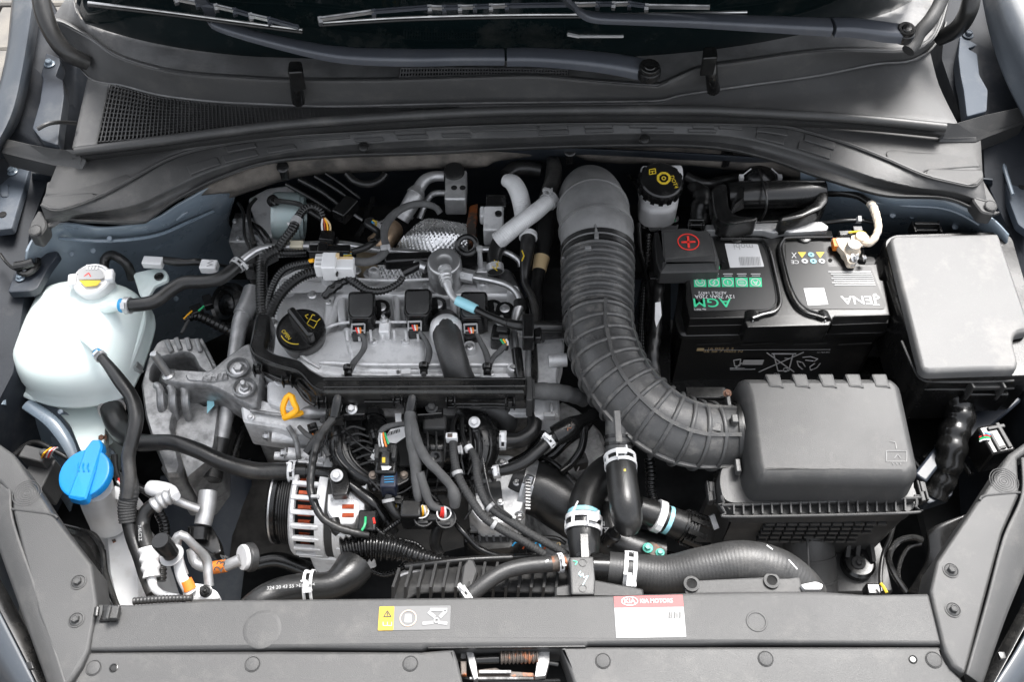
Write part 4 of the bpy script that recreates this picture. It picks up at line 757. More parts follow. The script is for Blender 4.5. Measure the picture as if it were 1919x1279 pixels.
# breather hose out of valve cover
t, P = hose('crankcase_breather_hose', 'fat matt grey rubber hose emerging over the valve cover and under the duct', 'hose', [(834, 604, -.02, 26), (836, 618, .005, 27), (840, 640, .012, 27), (850, 675, .006, 27), (862, 710, -.01, 27), (885, 745, -.03, 27), (920, 765, -.045, 26), (940, 785, -.06, 22)], RUBG, n=22)
M = Mb(); c = W(836, 612, .012); lathe(M, c, (0, .3, 1), [(.024, -.03), (.023, -.01), (.02, .004), (.013, .011), (.0001, .013)], 30); obj('outlet_elbow', M, ALU, vc, ang=70)
hose('elbow_hose', 'grey rubber elbow hose below the right end of the black duct', 'hose', [(880, 765, -.05, 20), (915, 762, -.04, 24), (942, 772, -.04, 22), (950, 795, -.06, 20), (935, 815, -.09, 18)], RUBG, n=18)
# right end of the engine: gearbox side castings
M = Mb(); solid(M, [(985, 620), (1056, 620), (1058, 650), (1045, 700), (1050, 780), (1000, 785), (985, 730)], -.03, [(-.06, 0), (-.004, 0), (0, .003)], 6, 0, True, True); obj('end_casting', M, ALU, en)
M = Mb(); tube(M, Path([(1028, 677, -.025, 13), (1062, 675, -.025, 13)], 4), 16); obj('locating_dowel', M, ALU, en)
M = Mb(); slab(M, [(1003, 500), (1050, 500), (1058, 615), (1003, 618)], -.04, .05, .003, 5); obj('end_plate', M, VOID, en)
M = Mb(); tube(M, Path([(988, 560, -.02, 5), (996, 580, -.02, 5), (1000, 640, -.02, 6), (1002, 700, -.02, 7), (1000, 730, -.02, 6)], 6), 8); obj('edge_tube', M, PLG, en)
M = Mb(); slab(M, [(935, 750), (990, 752), (992, 776), (940, 776)], -.03, .01, .002, 3); obj('casting_pad', M, ALU, en)
M = Mb(); solid(M, [(1050, 740), (1090, 760), (1130, 800), (1150, 860), (1120, 920), (1050, 930), (1020, 890), (1000, 840), (1010, 790)], -.16, [(-.2, -.02), (-.02, 0), (0, .01)], 12, 0, True, True)
obj('gearbox_casing', M, ALUD, label='rough grey cast gearbox casing deep below the ribbed intake duct', cat='gearbox', ang=40)
# ================================================================ FUEL PUMP + LINES
t = thing('fuel_pump', 'silver cylindrical high pressure fuel pump with dimpled top', 'fuel pump', 831, 535, -.02)
c = W(832, 489, .035); s = SC(c); M = Mb(); lathe(M, c, (0, -.05, 1), [(31*s, -.055), (33*s, -.052), (33*s, -.028), (32*s, -.026), (32*s, -.024), (33*s, -.022), (33*s, -.006), (31*s, -.0015), (28*s, 0), (18*s, .0002), (15*s, -.0008), (11*s, -.002), (7*s, -.0024), (.0001, -.002)], 48); obj('pump_body', M, mat('brushed_steel', .5, .34, .85, col2=.38, sc1=50, rough2=.42), t, ang=40)
text(t, 'α', 831, 489, .0295, 8, GRYP)
M = Mb(); tube(M, Path([(857, 512, .01, 12), (872, 516, .01, 12)], 4), 16); obj('union_fitting', M, STL, t); M = Mb(); tube(M, Path([(778, 494, .01, 10), (800, 503, .01, 11)], 4), 14); obj('union_fitting', M, STL, t)
M = Mb(); tube(M, Path([(866, 515, .01, 13), (888, 520, .01, 13)], 3), 6); obj('union_nut', M, PIPE, t)
M = Mb(); tube(M, Path([(834, 506, .03, 12), (836, 518, .03, 12)], 4), 16); tube(M, Path([(833, 503, .034, 13), (834, 507, .034, 13)], 3), 14); obj('outlet_collar', M, ZINC, t)
bolt(t, 797, 541, .0, 10, STL)
t, P = hose('fuel_line', 'fuel line with silver fitting, pale blue sleeve and black hose across the coils', 'fuel line', [(836, 513, .034, 10), (838, 530, .034, 9), (842, 545, .032, 7), (850, 558, .03, 7), (862, 566, .03, 8)], ZINC, n=14)
M = Mb(); tube(M, Path([(834, 517, .034, 12), (838, 532, .034, 11)], 4), 16, rib=(.006, .12)); obj('crimped_collar', M, ZINC, t)
M = Mb(); tube(M, Path([(856, 563, .031, 9.5), (875, 572, .031, 10), (892, 580, .031, 9.5)], 4), 16); obj('blue_sleeve', M, CYAN, t)
M = Mb(); tube(M, Path([(890, 579, .031, 7), (920, 594, .031, 7), (950, 606, .03, 7.5)], 6), 12); obj('hose_section', M, PLG, t)
M = Mb(); tube(M, Path([(952, 606, .03, 9), (968, 610, .03, 9.5), (1000, 613, .026, 10), (1052, 614, .02, 10)], 6), 14); obj('hose_section', M, RUB, t)
M = Mb(); pbox(M, 990, 610, .044, 22, 46, .03); pbox(M, 1008, 622, .03, 14, 24, .014); obj('retaining_clip', M, PLG, t, bev=.002)
hose('steel_fuel_pipe', 'bent steel pipe curving from the fuel pump down the engine end', 'pipe', [(886, 520, .01, 6.5), (920, 526, .01, 6.5), (950, 535, .008, 6.5), (968, 550, .005, 6.5), (976, 572, .0, 6.5)], STL, n=12)
t, _ = hose('steel_end_pipe', 'vertical steel pipe with black sleeve at the right end of the valve cover', 'pipe', [(974, 572, .005, 9), (967, 592, .0, 9), (963, 612, 0, 6), (965, 640, 0, 7), (967, 668, -.002, 7)], STL, n=12)
M = Mb(); tube(M, Path([(974, 566, .004, 12), (975, 578, .004, 12)], 4), 14); obj('rubber_boot', M, RUB, t); M = Mb(); tube(M, Path([(968, 656, 0, 10), (972, 690, -.002, 10), (975, 712, -.004, 9)], 4), 14); obj('rubber_boot', M, PLG, t)
hose('rear_steel_pipe', 'thin steel pipe looping behind the lifting eye', 'pipe', [(890, 468, .0, 6), (920, 468, .0, 6), (950, 474, .0, 6), (972, 488, -.005, 6), (976, 500, -.01, 6)], STL, n=12)
t, P = hose('fuel_rail', 'long silver fuel rail pipe along the rear of the valve cover', 'pipe', [(560, 462, -.01, 9), (640, 460, -.01, 9), (700, 468, -.01, 7), (760, 473, -.01, 7), (800, 476, -.01, 7)], STL, n=14)
M = Mb(); pbox(M, 765, 480, .012, 90, 18, .02, 3); obj('rail_bracket', M, PLG, t, bev=.003); M = Mb(); bar(M, W(660, 490, -.005), W(752, 492, -.005), .006, .006); obj('rail_stay', M, PLG, t)
M = Mb(); tube(M, Path([(755, 512, .01, 9), (772, 503, .012, 9), (786, 497, .012, 8)], 4), 12); obj('injector_plug', M, PLG, t)
# lifting eye + stud
t = thing('lifting_eye', 'black lifting eye ring behind the fuel pump', 'lifting eye', 876, 480, -.02)
M = Mb(); c = W(875, 460, .03); v1 = []; P = [(c.x+.013*math.cos(a), c.y+.013*math.sin(a)*.8, c.z+.006*math.sin(a)) for a in [2*math.pi*k/24 for k in range(24)]]
vs = []; fs = []
for k, p in enumerate(P):
    a = 2*math.pi*k/24; o = Vector((math.cos(a), math.sin(a)*.8, .4*math.sin(a))).normalized(); n_ = Vector((0, -.4, .9)).normalized()
    for j in range(8): b = 2*math.pi*j/8; vs.append(Vector(p)+(o*math.cos(b)+n_*math.sin(b))*.0042)
for k in range(24):
    for j in range(8): fs.append((k*8+j, ((k+1) % 24)*8+j, ((k+1) % 24)*8+(j+1) % 8, k*8+(j+1) % 8))
M.add(vs, fs); obj('eye_ring', M, PLG, t)
M = Mb(); slab(M, [(862, 470), (892, 468), (896, 500), (884, 515), (866, 510)], .01, .01, .002, 4); obj('eye_plate', M, PLG, t)
t = thing('stud_bracket', 'small zinc bracket with upright stud right of the fuel pump', 'bracket', 900, 505, -.02)
M = Mb(); pbox(M, 902, 500, .004, 24, 22, .02); obj('bracket_block', M, ZINC, t, bev=.002); M = Mb(); lathe(M, W(900, 498, .004), (0, .05, 1), [(.0055, 0), (.004, .004), (.003, .03), (.0045, .031), (.0045, .036), (.002, .037)], 12); obj('stud', M, ZINC, t)
# heat shields / exhaust side
def foilsheet(name, label, rows, dimple, freq, mt=FOIL):
    M = Mb(); G = rows2(rows, 90, 18, True); vs = []; n = 90
    for j, g in enumerate(G):
        for i, p in enumerate(g): vs.append(Vector(p)+Vector((0, 0, dimple*math.sin(i*freq)*math.sin(j*freq*1.1+(.6*math.sin(i*.4))))))
    fs = [(j*n+i, (j+1)*n+i, (j+1)*n+i+1, j*n+i+1) for j in range(len(G)-1) for i in range(n-1)]
    M.add(vs, fs); return obj(name, M, mt, thick=.001, label=label, cat='heat shield', ang=60)
foilsheet('heat_shield', 'dimpled shiny aluminium heat shield behind the fuel pump', [[(775, 425, -.02), (800, 410, -.01), (840, 414, -.005), (874, 420, -.01)], [(750, 450, -.02), (800, 436, .0), (850, 438, .003), (876, 446, -.005)], [(735, 478, -.05), (790, 478, -.02), (840, 480, -.02), (878, 485, -.03)]], .0014, 1.3)
foilsheet('lower_heat_shield', 'wavy embossed aluminium heat shield piece behind the wiring plug', [[(712, 480, -.03), (740, 474, -.03), (790, 478, -.03)], [(708, 500, -.03), (742, 498, -.03), (790, 500, -.03)], [(705, 530, -.04), (740, 530, -.04), (792, 532, -.04)]], .0016, .9)
M = Mb(); tube(M, Path([(700, 462, -.03, 20), (718, 450, -.03, 22), (735, 430, -.04, 22)], 6), 20); obj('exhaust_stub', M, mat('heat_tinted_steel', (.42, .3, .2), .4, .8, col2=(.55, .42, .3), sc1=20), label='bronze heat tinted exhaust stub beside the embossed heat shield', cat='exhaust')
M = Mb(); slab(M, [(668, 470), (705, 470), (710, 500), (690, 520), (665, 500)], -.03, .02, .003, 5); obj('exhaust_bracket', M, mat('tarnished_brass_steel', (.4, .33, .22), .5, .6, col2=(.25, .2, .15)), label='tarnished brown bracket under the white connector', cat='bracket')
bolt(bpy.data.objects['exhaust_bracket'], 668, 508, -.028, 9); bolt(bpy.data.objects['exhaust_bracket'], 692, 514, -.02, 11, PIPE)
# A/C pipes rear, expansion valve block
t, P = hose('expansion_valve_pipe', 'fat aluminium pipe bending up to the expansion valve block', 'pipe', [(752, 412, -.03, 15), (765, 390, -.02, 16), (779, 365, -.01, 16), (783, 356, -.01, 12), (796, 338, -.005, 11), (812, 331, -.005, 10), (832, 330, -.005, 10)], PIPE, n=18)
M = Mb(); tube(M, P, 18, t0=.42, t1=.5, rs=1.15); tube(M, P, 18, t0=.08, t1=.12, rs=1.15); obj('pipe_collar', M, PIPE, t)
hose('thin_valve_pipe', 'thin aluminium pipe beside the fat expansion valve pipe', 'pipe', [(786, 410, -.04, 6), (796, 385, -.03, 6), (806, 368, -.025, 6), (818, 362, -.02, 6), (838, 362, -.02, 6)], PIPE, n=10)
t = thing('expansion_valve', 'square aluminium expansion valve block with two holes on the bulkhead', 'valve', 852, 350, -.05)
M = Mb(); pbox(M, 854, 345, .01, 40, 62, .035); obj('valve_block', M, PIPE, t, bev=.003)
for u in (851, 867):
    M = Mb(); lathe(M, W(u, 352, .0105), (0, 0, 1), [(.0045, 0), (.0045, .0006), (.0001, .0003)], 16); obj('bore', M, VOID, t)
M = Mb(); lathe(M, W(851, 322, .012), (0, -.2, 1), [(.014, -.004), (.0155, 0), (.014, .004), (.008, .005)], 24); obj('seal_ring', M, RUB, t)
M = Mb(); lathe(M, W(842, 318, -.005), (0, -.5, 1), [(.005, -.01), (.005, .012), (.003, .014)], 12); obj('stud', M, ALUD, t)
# brake vacuum / pump cylinder left rear
t = thing('brake_pump', 'round grey-green pump cylinder on dirty aluminium plate at rear left', 'pump', 540, 400, -.12)
M = Mb(); slab(M, [(464, 372), (500, 352), (540, 346), (560, 365), (560, 420), (540, 440), (500, 445), (478, 420)], -.07, .05, .004, 5); obj('mounting_plate', M, ALU, t)
M = Mb(); lathe(M, W(520, 405, -.045), (.95, .05, -.1), [(.034, -.006), (.036, 0), (.036, .034), (.033, .036), (.033, .04), (.026, .041), (.025, .037), (.0001, .037)], 36); obj('pump_cylinder', M, mat('green_grey_paint', (.3, .38, .38), .35, .3, col2=(.33, .38, .38)), t)
M = Mb(); tube(M, Path([(515, 377, -.0, 6), (530, 378, .0, 5), (560, 383, 0, 5), (575, 394, -.005, 4), (600, 410, -.02, 4), (612, 420, -.03, 4)], 6), 8); obj('vacuum_line', M, RUB, t); M = Mb(); lathe(M, W(510, 378, -.004), (.8, 0, .6), [(.007, -.004), (.009, 0), (.009, .006), (.006, .008)], 14); obj('line_elbow', M, PLG, t)
decal(t, [(537, 417), (552, 418), (544, 432)], -.012, WHT, 'white_triangle_label')
M = Mb()
for k in range(5): slab(M, [(470+k*5, 430+k*12), (490+k*6, 424+k*11), (494+k*6, 428+k*11), (474+k*5, 436+k*12)], -.07, .02, .001, 0)
obj('cooling_fins', M, PIPE, t)
M = Mb(); solid(M, [(436, 395), (470, 398), (480, 440), (470, 470), (445, 460), (432, 425)], -.1, [(-.1, 0), (-.01, 0), (0, .004)], 8, 0, True, True); obj('bracket_plate', M, ALUD, t)
for k, pts in enumerate(([(536, 345, .0, 4), (580, 370, -.01, 4), (620, 396, -.03, 4)], [(560, 336, .0, 5), (600, 358, -.01, 5), (640, 388, -.03, 5)], [(590, 330, .0, 4), (630, 355, -.01, 4), (662, 380, -.03, 4)], [(610, 325, 0, 3), (640, 345, -.01, 3), (675, 372, -.02, 3)])):
    hose('brake_line', 'glossy black brake line, %s of the four slanting from the bulkhead' % ('lowest and leftmost', 'second from the pump', 'third from the pump', 'thin outermost one')[k], 'pipe', pts, PLG, n=8, group='black brake lines at rear left')
M = Mb(); bar(M, W(634, 408, -.015), W(662, 378, -.015), .022, .02); obj('line_clip', M, PLG, label='black plastic block clamping the four slanting brake lines', cat='clip', bev=.002)
# connectors and conduits rear left
hose('main_conduit', 'thick ribbed black conduit arching over the rear left of the valve cover', 'cable conduit', [(505, 592, .0, 10), (520, 560, .012, 10), (545, 532, .02, 10), (575, 514, .024, 10), (610, 508, .025, 10), (640, 512, .024, 9.5), (665, 530, .02, 8), (690, 545, .018, 7), (720, 545, .018, 6.5), (745, 532, .02, 6), (755, 520, .022, 6)], PLG, rib=(.0042, .11), n=14)
hose('inner_conduit', 'thinner ribbed black conduit curving to the white connector', 'cable conduit', [(502, 596, -.002, 7), (504, 560, .01, 7), (515, 528, .018, 7), (530, 508, .022, 7), (550, 498, .026, 7), (582, 492, .03, 6)], PLG, rib=(.0038, .1), n=12)
hose('upright_conduit', 'upright ribbed black conduit at the left end of the valve cover', 'cable conduit', [(492, 590, .0, 10), (490, 560, .006, 10), (490, 520, .012, 10), (492, 490, .018, 10), (504, 476, .022, 11), (522, 468, .025, 10)], PLG, rib=(.0042, .11), n=14)
t, P = hose('branch_conduit', 'ribbed conduit rising from the left loom to a small open connector', 'cable conduit', [(520, 468, .024, 9), (533, 450, .03, 9), (548, 430, .035, 9), (556, 412, .035, 8), (568, 395, .035, 7.5), (584, 388, .034, 7.5), (600, 396, .03, 7), (606, 410, .026, 6)], PLG, rib=(.0042, .1), n=12)
M = Mb(); tube(M, P, 14, t0=.4, t1=.5, rs=1.2); obj('cable_tie', M, WHT if False else GRYP, t)
for k, m in enumerate((WHT, COPPER, YELP, TAN)): wire(t, [(605+k, 408, .027), (603+k*5, 420, .022), (604+k*5, 432, .016)], 1.8, m)
M = Mb(); pbox(M, 612, 440, .014, 26, 20, .02, -8); pbox(M, 618, 450, .002, 30, 18, .02, -10); obj('connector_shell', M, PLG, t, bev=.002)
t = thing('black_loom_connector', 'long black wiring connector lying above the white connector', 'connector', 620, 465, -.0)
M = Mb(); pbox(M, 617, 465, .025, 78, 16, .022); pbox(M, 604, 463, .028, 20, 20, .022); obj('connector_shell', M, PLG, t, bev=.002)
M = Mb(); tube(M, Path([(525, 475, .018, 7), (550, 475, .018, 7), (575, 474, .018, 7)], 5), 12, rib=(.004, .12)); obj('ribbed_tail', M, PLG, t)
for k, m in enumerate((YELP, BLU, YEL)): wire(t, [(644, 473+k*3, .02), (652, 473+k*3, .02), (658, 474+k*2, .018)], 2, m)
t = thing('white_connector', 'pale grey two-part wiring connector plugged above the valve cover', 'connector', 625, 490, .0)
M = Mb(); pbox(M, 600, 487, .048, 22, 26, .024); obj('plug_end', M, WHT, t, bev=.002); M = Mb(); pbox(M, 616, 487, .05, 28, 32, .028); obj('plug_body', M, WHT, t, bev=.002)
M = Mb(); pbox(M, 646, 492, .045, 34, 24, .022); obj('socket_body', M, WHT, t, bev=.002)
for k in range(3):
    M = Mb(); pbox(M, 600, 479+k*8, .0492, 18, 2.4, .001); obj('moulded_rib', M, GRYP, t)
M = Mb(); pbox(M, 632, 478, .05, 6, 8, .006); pbox(M, 648, 483, .046, 26, 4, .001); obj('latch', M, TAN, t)
wire(t, [(588, 488, .036), (580, 490, .032)], 4, YELP)
M = Mb(); bar(M, W(628, 500, .03), W(630, 516, .03), .008, .004); pbox(M, 630, 518, .022, 20, 10, .012); obj('edge_clip', M, GRYP, t, bev=.001)
hose('taped_branch', 'smooth grey taped cable looping from the white connector to the bulkhead', 'cable', [(662, 490, .035, 8), (690, 491, .035, 8), (712, 482, .034, 8), (723, 465, .032, 8), (720, 445, .03, 7), (722, 425, .028, 8), (735, 405, .025, 8), (760, 388, .02, 7), (790, 382, .018, 7), (815, 388, .016, 6), (825, 400, .01, 6)], TAPE, n=10)
t, _ = hose('sensor_lead', 'glossy black lead curling to an oxygen sensor plug with blue and yellow wires', 'cable', [(660, 472, .018, 6), (685, 464, .02, 6.5), (705, 450, .02, 6.5), (710, 437, .018, 6), (700, 428, .016, 6), (688, 420, .014, 6), (690, 414, .012, 6), (700, 413, .01, 5)], RUB)
wire(t, [(698, 413, .014), (706, 417, .012), (704, 423, .01)], 2, YEL); wire(t, [(696, 415, .014), (700, 419, .012)], 2, BLU); M = Mb(); tube(M, Path([(703, 419, .0, 7), (714, 428, -.01, 7)], 3), 10); obj('sensor_tip', M, PIPE, t)
hose('taped_patch', 'crumpled black taped loom end lying on the valve cover', 'cable', [(606, 558, .008, 6), (620, 545, .014, 9), (640, 530, .016, 8), (656, 526, .016, 6), (672, 535, .014, 8)], PLG, rib=(.012, .1), n=10)
hose('coolant_steel_pipe', 'bright steel pipe joining the coolant hose to the engine', 'pipe', [(450, 492, .015, 7), (468, 478, .016, 7.5), (490, 467, .016, 8), (530, 463, .014, 9), (580, 462, .012, 9)], STL)
M = Mb(); pbox(M, 555, 456, .02, 26, 14, .01); obj('pipe_clip', M, mat('ivory_plastic', (.6, .55, .42), .5), bpy.data.objects['coolant_steel_pipe'], bev=.002)
# ================================================================ BLACK CABLE DUCT
dt = thing('cable_duct', 'long black plastic cable duct wrapping the front and left of the valve cover', 'cable duct', 740, 740, -.02)
M = Mb(); solid(M, [(472, 628), (480, 585), (506, 585), (504, 618), (500, 640), (500, 650), (515, 660), (560, 672), (580, 688), (606, 703), (986, 703), (988, 720), (986, 737), (606, 737), (586, 729), (560, 700), (500, 684), (474, 668), (466, 650)], .028, [(-.035, -.001), (-.006, 0), (-.003, .002), (0, .004)], 6, 0, True, True); obj('duct_lid', M, PLG, dt, ang=40)
M = Mb(); solid(M, [(606, 724), (984, 724), (988, 732), (988, 751), (600, 750), (578, 742), (554, 716), (558, 710), (582, 732)], .012, [(-.018, -.001), (-.003, 0), (0, .002)], 4, 0, True, True); obj('duct_base', M, PLG, dt)
M = Mb(); tube(M, Path([(606, 726, .028, 2.2), (800, 725, .028, 2.2), (984, 724, .028, 2.2)], 3), 8); tube(M, Path([(606, 712, .029, 1.6), (800, 712, .029, 1.6), (984, 711, .029, 1.6)], 3), 8); tube(M, Path([(470, 650, .027, 2), (480, 666, .027, 2), (520, 684, .027, 2), (560, 697, .027, 2), (586, 724, .027, 2), (606, 733, .027, 2)], 6), 8); obj('lid_bead', M, PLG, dt)
M = Mb(); tube(M, Path([(476, 690, .006, 4), (520, 710, .004, 4), (552, 722, .0, 4), (572, 748, -.004, 4), (590, 760, -.005, 4)], 6), 8); obj('base_edge', M, PLG, dt)
M = Mb(); P = Path([(570, 714, .003, 5), (585, 738, .001, 6), (592, 750, 0, 4)], 4); tube(M, P, 10); obj('orange_loom_glimpse', M, ORG, dt)
for u, v in ((482, 688), (536, 708), (602, 748), (745, 744), (844, 747), (956, 750)):
    M = Mb(); pbox(M, u-8, v, .022, 3, 12, .018); pbox(M, u+8, v, .022, 3, 12, .018); pbox(M, u, v+1, .018, 10, 8, .012); obj('snap_catch', M, PLG, dt, bev=.001)
M = Mb(); pbox(M, 715, 752, .014, 66, 4, .004); obj('ledge', M, PLG, dt, bev=.0008); M = Mb(); pbox(M, 902, 756, .012, 112, 4, .004); obj('ledge', M, PLG, dt, bev=.0008); M = Mb(); pbox(M, 902, 762, .002, 130, 4, .004); obj('ledge', M, PLG, dt, bev=.0008)
for u, b in ((660, 1), (790, 0), (480, 2)):
    if b == 2: continue
    w = 22 if b else 22
    M = Mb(); slab(M, [(u-30, 762), (u+28, 762), (u+24, 778), (u-26, 780)], -.005, .012, .002, 4); obj('mount_tab', M, PLG, dt)
bolt(dt, 659, 767, -.003, 11, STL, (0, -.3, 1)); bolt(dt, 809, 764, -.003, 12, PLX, (0, -.3, 1))
M = Mb(); slab(M, [(775, 758), (830, 758), (830, 776), (780, 780)], -.005, .012, .002, 4); obj('mount_tab', M, PLG, dt)
for u, v in ((634, 758), (774, 756)):
    M = Mb(); tube(M, Path([(u, v-18, .018, 9), (u-3, v, .014, 11), (u-7, v+22, .005, 11)], 5), 14); pbox(M, u-7, v+24, .006, 30, 8, .015); obj('loom_outlet', M, PLG, dt)
M = Mb(); pbox(M, 992, 728, .02, 12, 44, .04); pbox(M, 1000, 728, .02, 5, 36, .036); obj('duct_end_cap', M, PLX, dt, bev=.002)
hose('wiring_harness', 'grey cloth taped wiring trunk leaving the right end of the duct', 'wiring loom', [(988, 734, .002, 16), (1020, 734, .002, 17), (1050, 736, -.002, 16), (1075, 742, -.015, 15), (1095, 750, -.03, 14)], TAPE, rib=(.016, .03), n=16)
# loom from left outlet down over alternator
hose('alternator_lead', 'glossy black taped lead dropping across the alternator', 'cable', [(626, 782, .003, 8), (612, 800, .0, 8), (598, 822, -.01, 8.5), (590, 845, -.015, 8), (584, 880, -.015, 7.5), (582, 915, -.02, 7.5), (590, 945, -.022, 7.5), (605, 972, -.025, 7.5), (635, 990, -.03, 7.5), (670, 1000, -.035, 7.5), (690, 1004, -.04, 6)], RUB, rib=(.014, .05), n=12)
hose('stub_lead', 'short black taped branch pointing left above the alternator', 'cable', [(602, 812, -.01, 9), (588, 832, -.015, 10), (574, 850, -.02, 8)], RUB, n=10)
# ================================================================ INTAKE MANIFOLD
im = thing('intake_manifold', 'black ribbed plastic intake manifold below the cable duct', 'intake manifold', 760, 860, -.15)
M = Mb(); solid(M, [(618, 800), (640, 775), (700, 768), (780, 770), (860, 768), (905, 790), (925, 830), (920, 880), (880, 930), (800, 950), (700, 925), (640, 905), (618, 860)], -.075, [(-.14, -.005), (-.02, 0), (-.006, .006), (0, .014)], 14, 0, True, True); obj('plenum', M, PLD, im, ang=50)
for pts in ([(642, 790, -.05, 22), (640, 825, -.045, 26), (648, 860, -.05, 27), (680, 890, -.06, 26), (720, 905, -.07, 24)], [(700, 775, -.055, 20), (700, 800, -.05, 24), (708, 830, -.05, 22)], [(785, 800, -.05, 24), (800, 840, -.045, 28), (830, 845, -.045, 27), (880, 835, -.05, 26)], [(870, 780, -.05, 28), (900, 810, -.045, 32), (905, 850, -.05, 30), (890, 890, -.06, 28)]):
    M = Mb(); tube(M, Path(pts, 8), 20); obj('runner', M, PLG, im, ang=60)
    for d in (-.55, 0, .5): 
        P = Path([(p[0]+p[3]*d*.9, p[1], p[2]+.0+p[3]*.00072*math.sqrt(1-d*d)-.001, 2.2) for p in pts], 6); M = Mb(); tube(M, P, 6); obj('stiffening_rib', M, PLG, im)
    P = Path(pts, 8)
    for q in (.25, .42, .6, .78): 
        M = Mb(); tube(M, P, 20, t0=q, t1=q+.03/ P.L*.08+.012, rs=1.07); obj('stiffening_rib', M, PLG, im)
M = Mb()
for k in range(8): bar(M, W(738+k*22, 870+abs(k-4)*4, -.055), W(720+k*24, 935, -.075), .0022, .01)
for k in range(4): bar(M, W(730, 880+k*16, -.058-k*.004), W(900, 872+k*16, -.058-k*.004), .0022, .01)
for k in range(6): bar(M, W(850+k*14, 860, -.045), W(856+k*14, 890, -.055), .002, .01)
obj('rib_grid', M, PLG, im)
for u, v, r in ((889, 792, 11), (631, 892, 12)): bolt(im, u, v, -.018 if u > 800 else -.035, r, WHT, (0, -.3, 1))
M = Mb(); pbox(M, 661, 800, -.028, 34, 60, .02); obj('mount_pillar', M, PLG, im, bev=.003); M = Mb(); pbox(M, 655, 815, -.0275, 8, 30, .002); pbox(M, 668, 815, -.0275, 8, 30, .002); obj('pillar_slot', M, VOID, im)
M = Mb(); pbox(M, 815, 790, -.015, 44, 26, .02); obj('mount_pillar', M, PLX, im, bev=.003); M = Mb(); pbox(M, 816, 855, -.022, 28, 22, .02); obj('mount_pillar', M, PLX, im, bev=.003); M = Mb(); lathe(M, W(816, 857, -.021), (0, -.4, 1), [(.007, 0), (.007, .002), (.0045, .002), (.0001, -.001)], 16); obj('threaded_hole', M, PLG, im)
M = Mb(); slab(M, [(612, 884), (626, 872), (648, 880), (656, 905), (650, 928), (622, 930), (620, 905)], -.04, .012, .002, 5); obj('support_strut', M, PLG, im)
# map sensor block
t = thing('pressure_sensor', 'black pressure sensor module with green, orange and white wires on the manifold', 'sensor', 730, 880, -.05)
M = Mb(); pbox(M, 724, 862, -.006, 40, 46, .03, -2); obj('sensor_body', M, PLG, t, bev=.003); M = Mb(); pbox(M, 728, 898, -.012, 30, 28, .03, -2); obj('sensor_face', M, mat('navy_black_plastic', (.014, .018, .035), .35), t, bev=.002)
M = Mb(); slab(M, [(690, 885), (700, 878), (756, 876), (772, 884), (768, 900), (745, 912), (705, 912), (690, 900)], -.03, .012, .002, 6); obj('sensor_flange', M, PLG, t)
M = Mb(); pbox(M, 722, 840, .002, 42, 14, .02, -2); pbox(M, 706, 848, .004, 8, 20, .02, -2); pbox(M, 738, 848, .004, 8, 20, .02, -2); pbox(M, 722, 856, .001, 16, 28, .012, -2); obj('plug', M, PLX, t, bev=.0015)
for u, v in ((699, 891), (757, 891)): bolt(t, u, v, -.029, 8, mat('dull_bronze_bolt', (.22, .18, .15), .45, .7) if u == 699 else bpy.data.materials['dull_bronze_bolt'], (0, -.3, 1))
for k, m in enumerate((GRYP, WHT, ORG, GRN)): wire(t, [(712+k*6, 838, .004), (710+k*5, 824, .006), (712+k*3, 812, .004)], 1.9, m)
decal(t, [(716, 858), (722, 858), (722, 868), (716, 868)], .0025, YEL, 'print_mark'); decal(t, [(714, 874), (722, 872), (734, 876), (728, 882), (716, 882)], -.003, PRN, 'print_mark')
for k in range(4): strip(t, [(720, 890+k*5), (738, 889+k*5)], -.0115, 1, BLU, 'print_mark')
t = thing('paper_label', 'white barcode label tag hanging behind the pressure sensor plug', 'label', 740, 815, -.03)
decal(t, [(722, 818), (732, 806), (758, 800), (762, 818), (742, 832), (726, 830)], -.022, WHT, 'tag_paper', .0006); decal(t, [(740, 776), (752, 775), (760, 800), (742, 800)], -.02, WHT, 'tag_paper', .0006); decal(t, [(694, 858), (703, 838), (706, 860), (700, 864)], -.03, WHT, 'tag_paper', .0006)
for k in range(9): strip(t, [(724+k*3, 812-k*.9), (725+k*3, 818-k*.9)], -.0213, 1.2 if k % 3 else 2, INK, 'barcode_bar')
t = hose('sensor_lead_loop', 'grey taped loop of cable into the pressure sensor plug', 'cable', [(768, 796, .0, 5), (745, 796, .0, 5), (722, 802, .002, 6), (712, 812, .004, 5)], TAPE, n=8)
# main grey taped looms in the centre
hose('taped_loom', 'thick grey taped loom falling from the duct to a plug, with tapering overlap', 'wiring loom', [(768, 772, .008, 10), (770, 800, .005, 12), (773, 830, .0, 12), (778, 860, -.005, 12), (780, 895, -.015, 10), (783, 925, -.025, 9), (785, 942, -.035, 6)], TAPE, rib=(.02, .025), n=14)
hose('taped_loom', 'grey taped loom sweeping right over the manifold', 'wiring loom', [(772, 790, .008, 9), (782, 830, .004, 10), (800, 862, -.0, 9.5), (822, 885, -.006, 9), (845, 912, -.014, 9), (852, 932, -.02, 12), (852, 950, -.03, 9)], TAPE, rib=(.02, .03), n=14)
hose('taped_loom', 'grey taped loom between its two neighbours, ending at a red-wired plug', 'wiring loom', [(786, 886, -.01, 9), (796, 918, -.02, 9), (805, 942, -.028, 8), (818, 953, -.034, 7), (832, 954, -.036, 6)], TAPE, rib=(.02, .03), n=12)
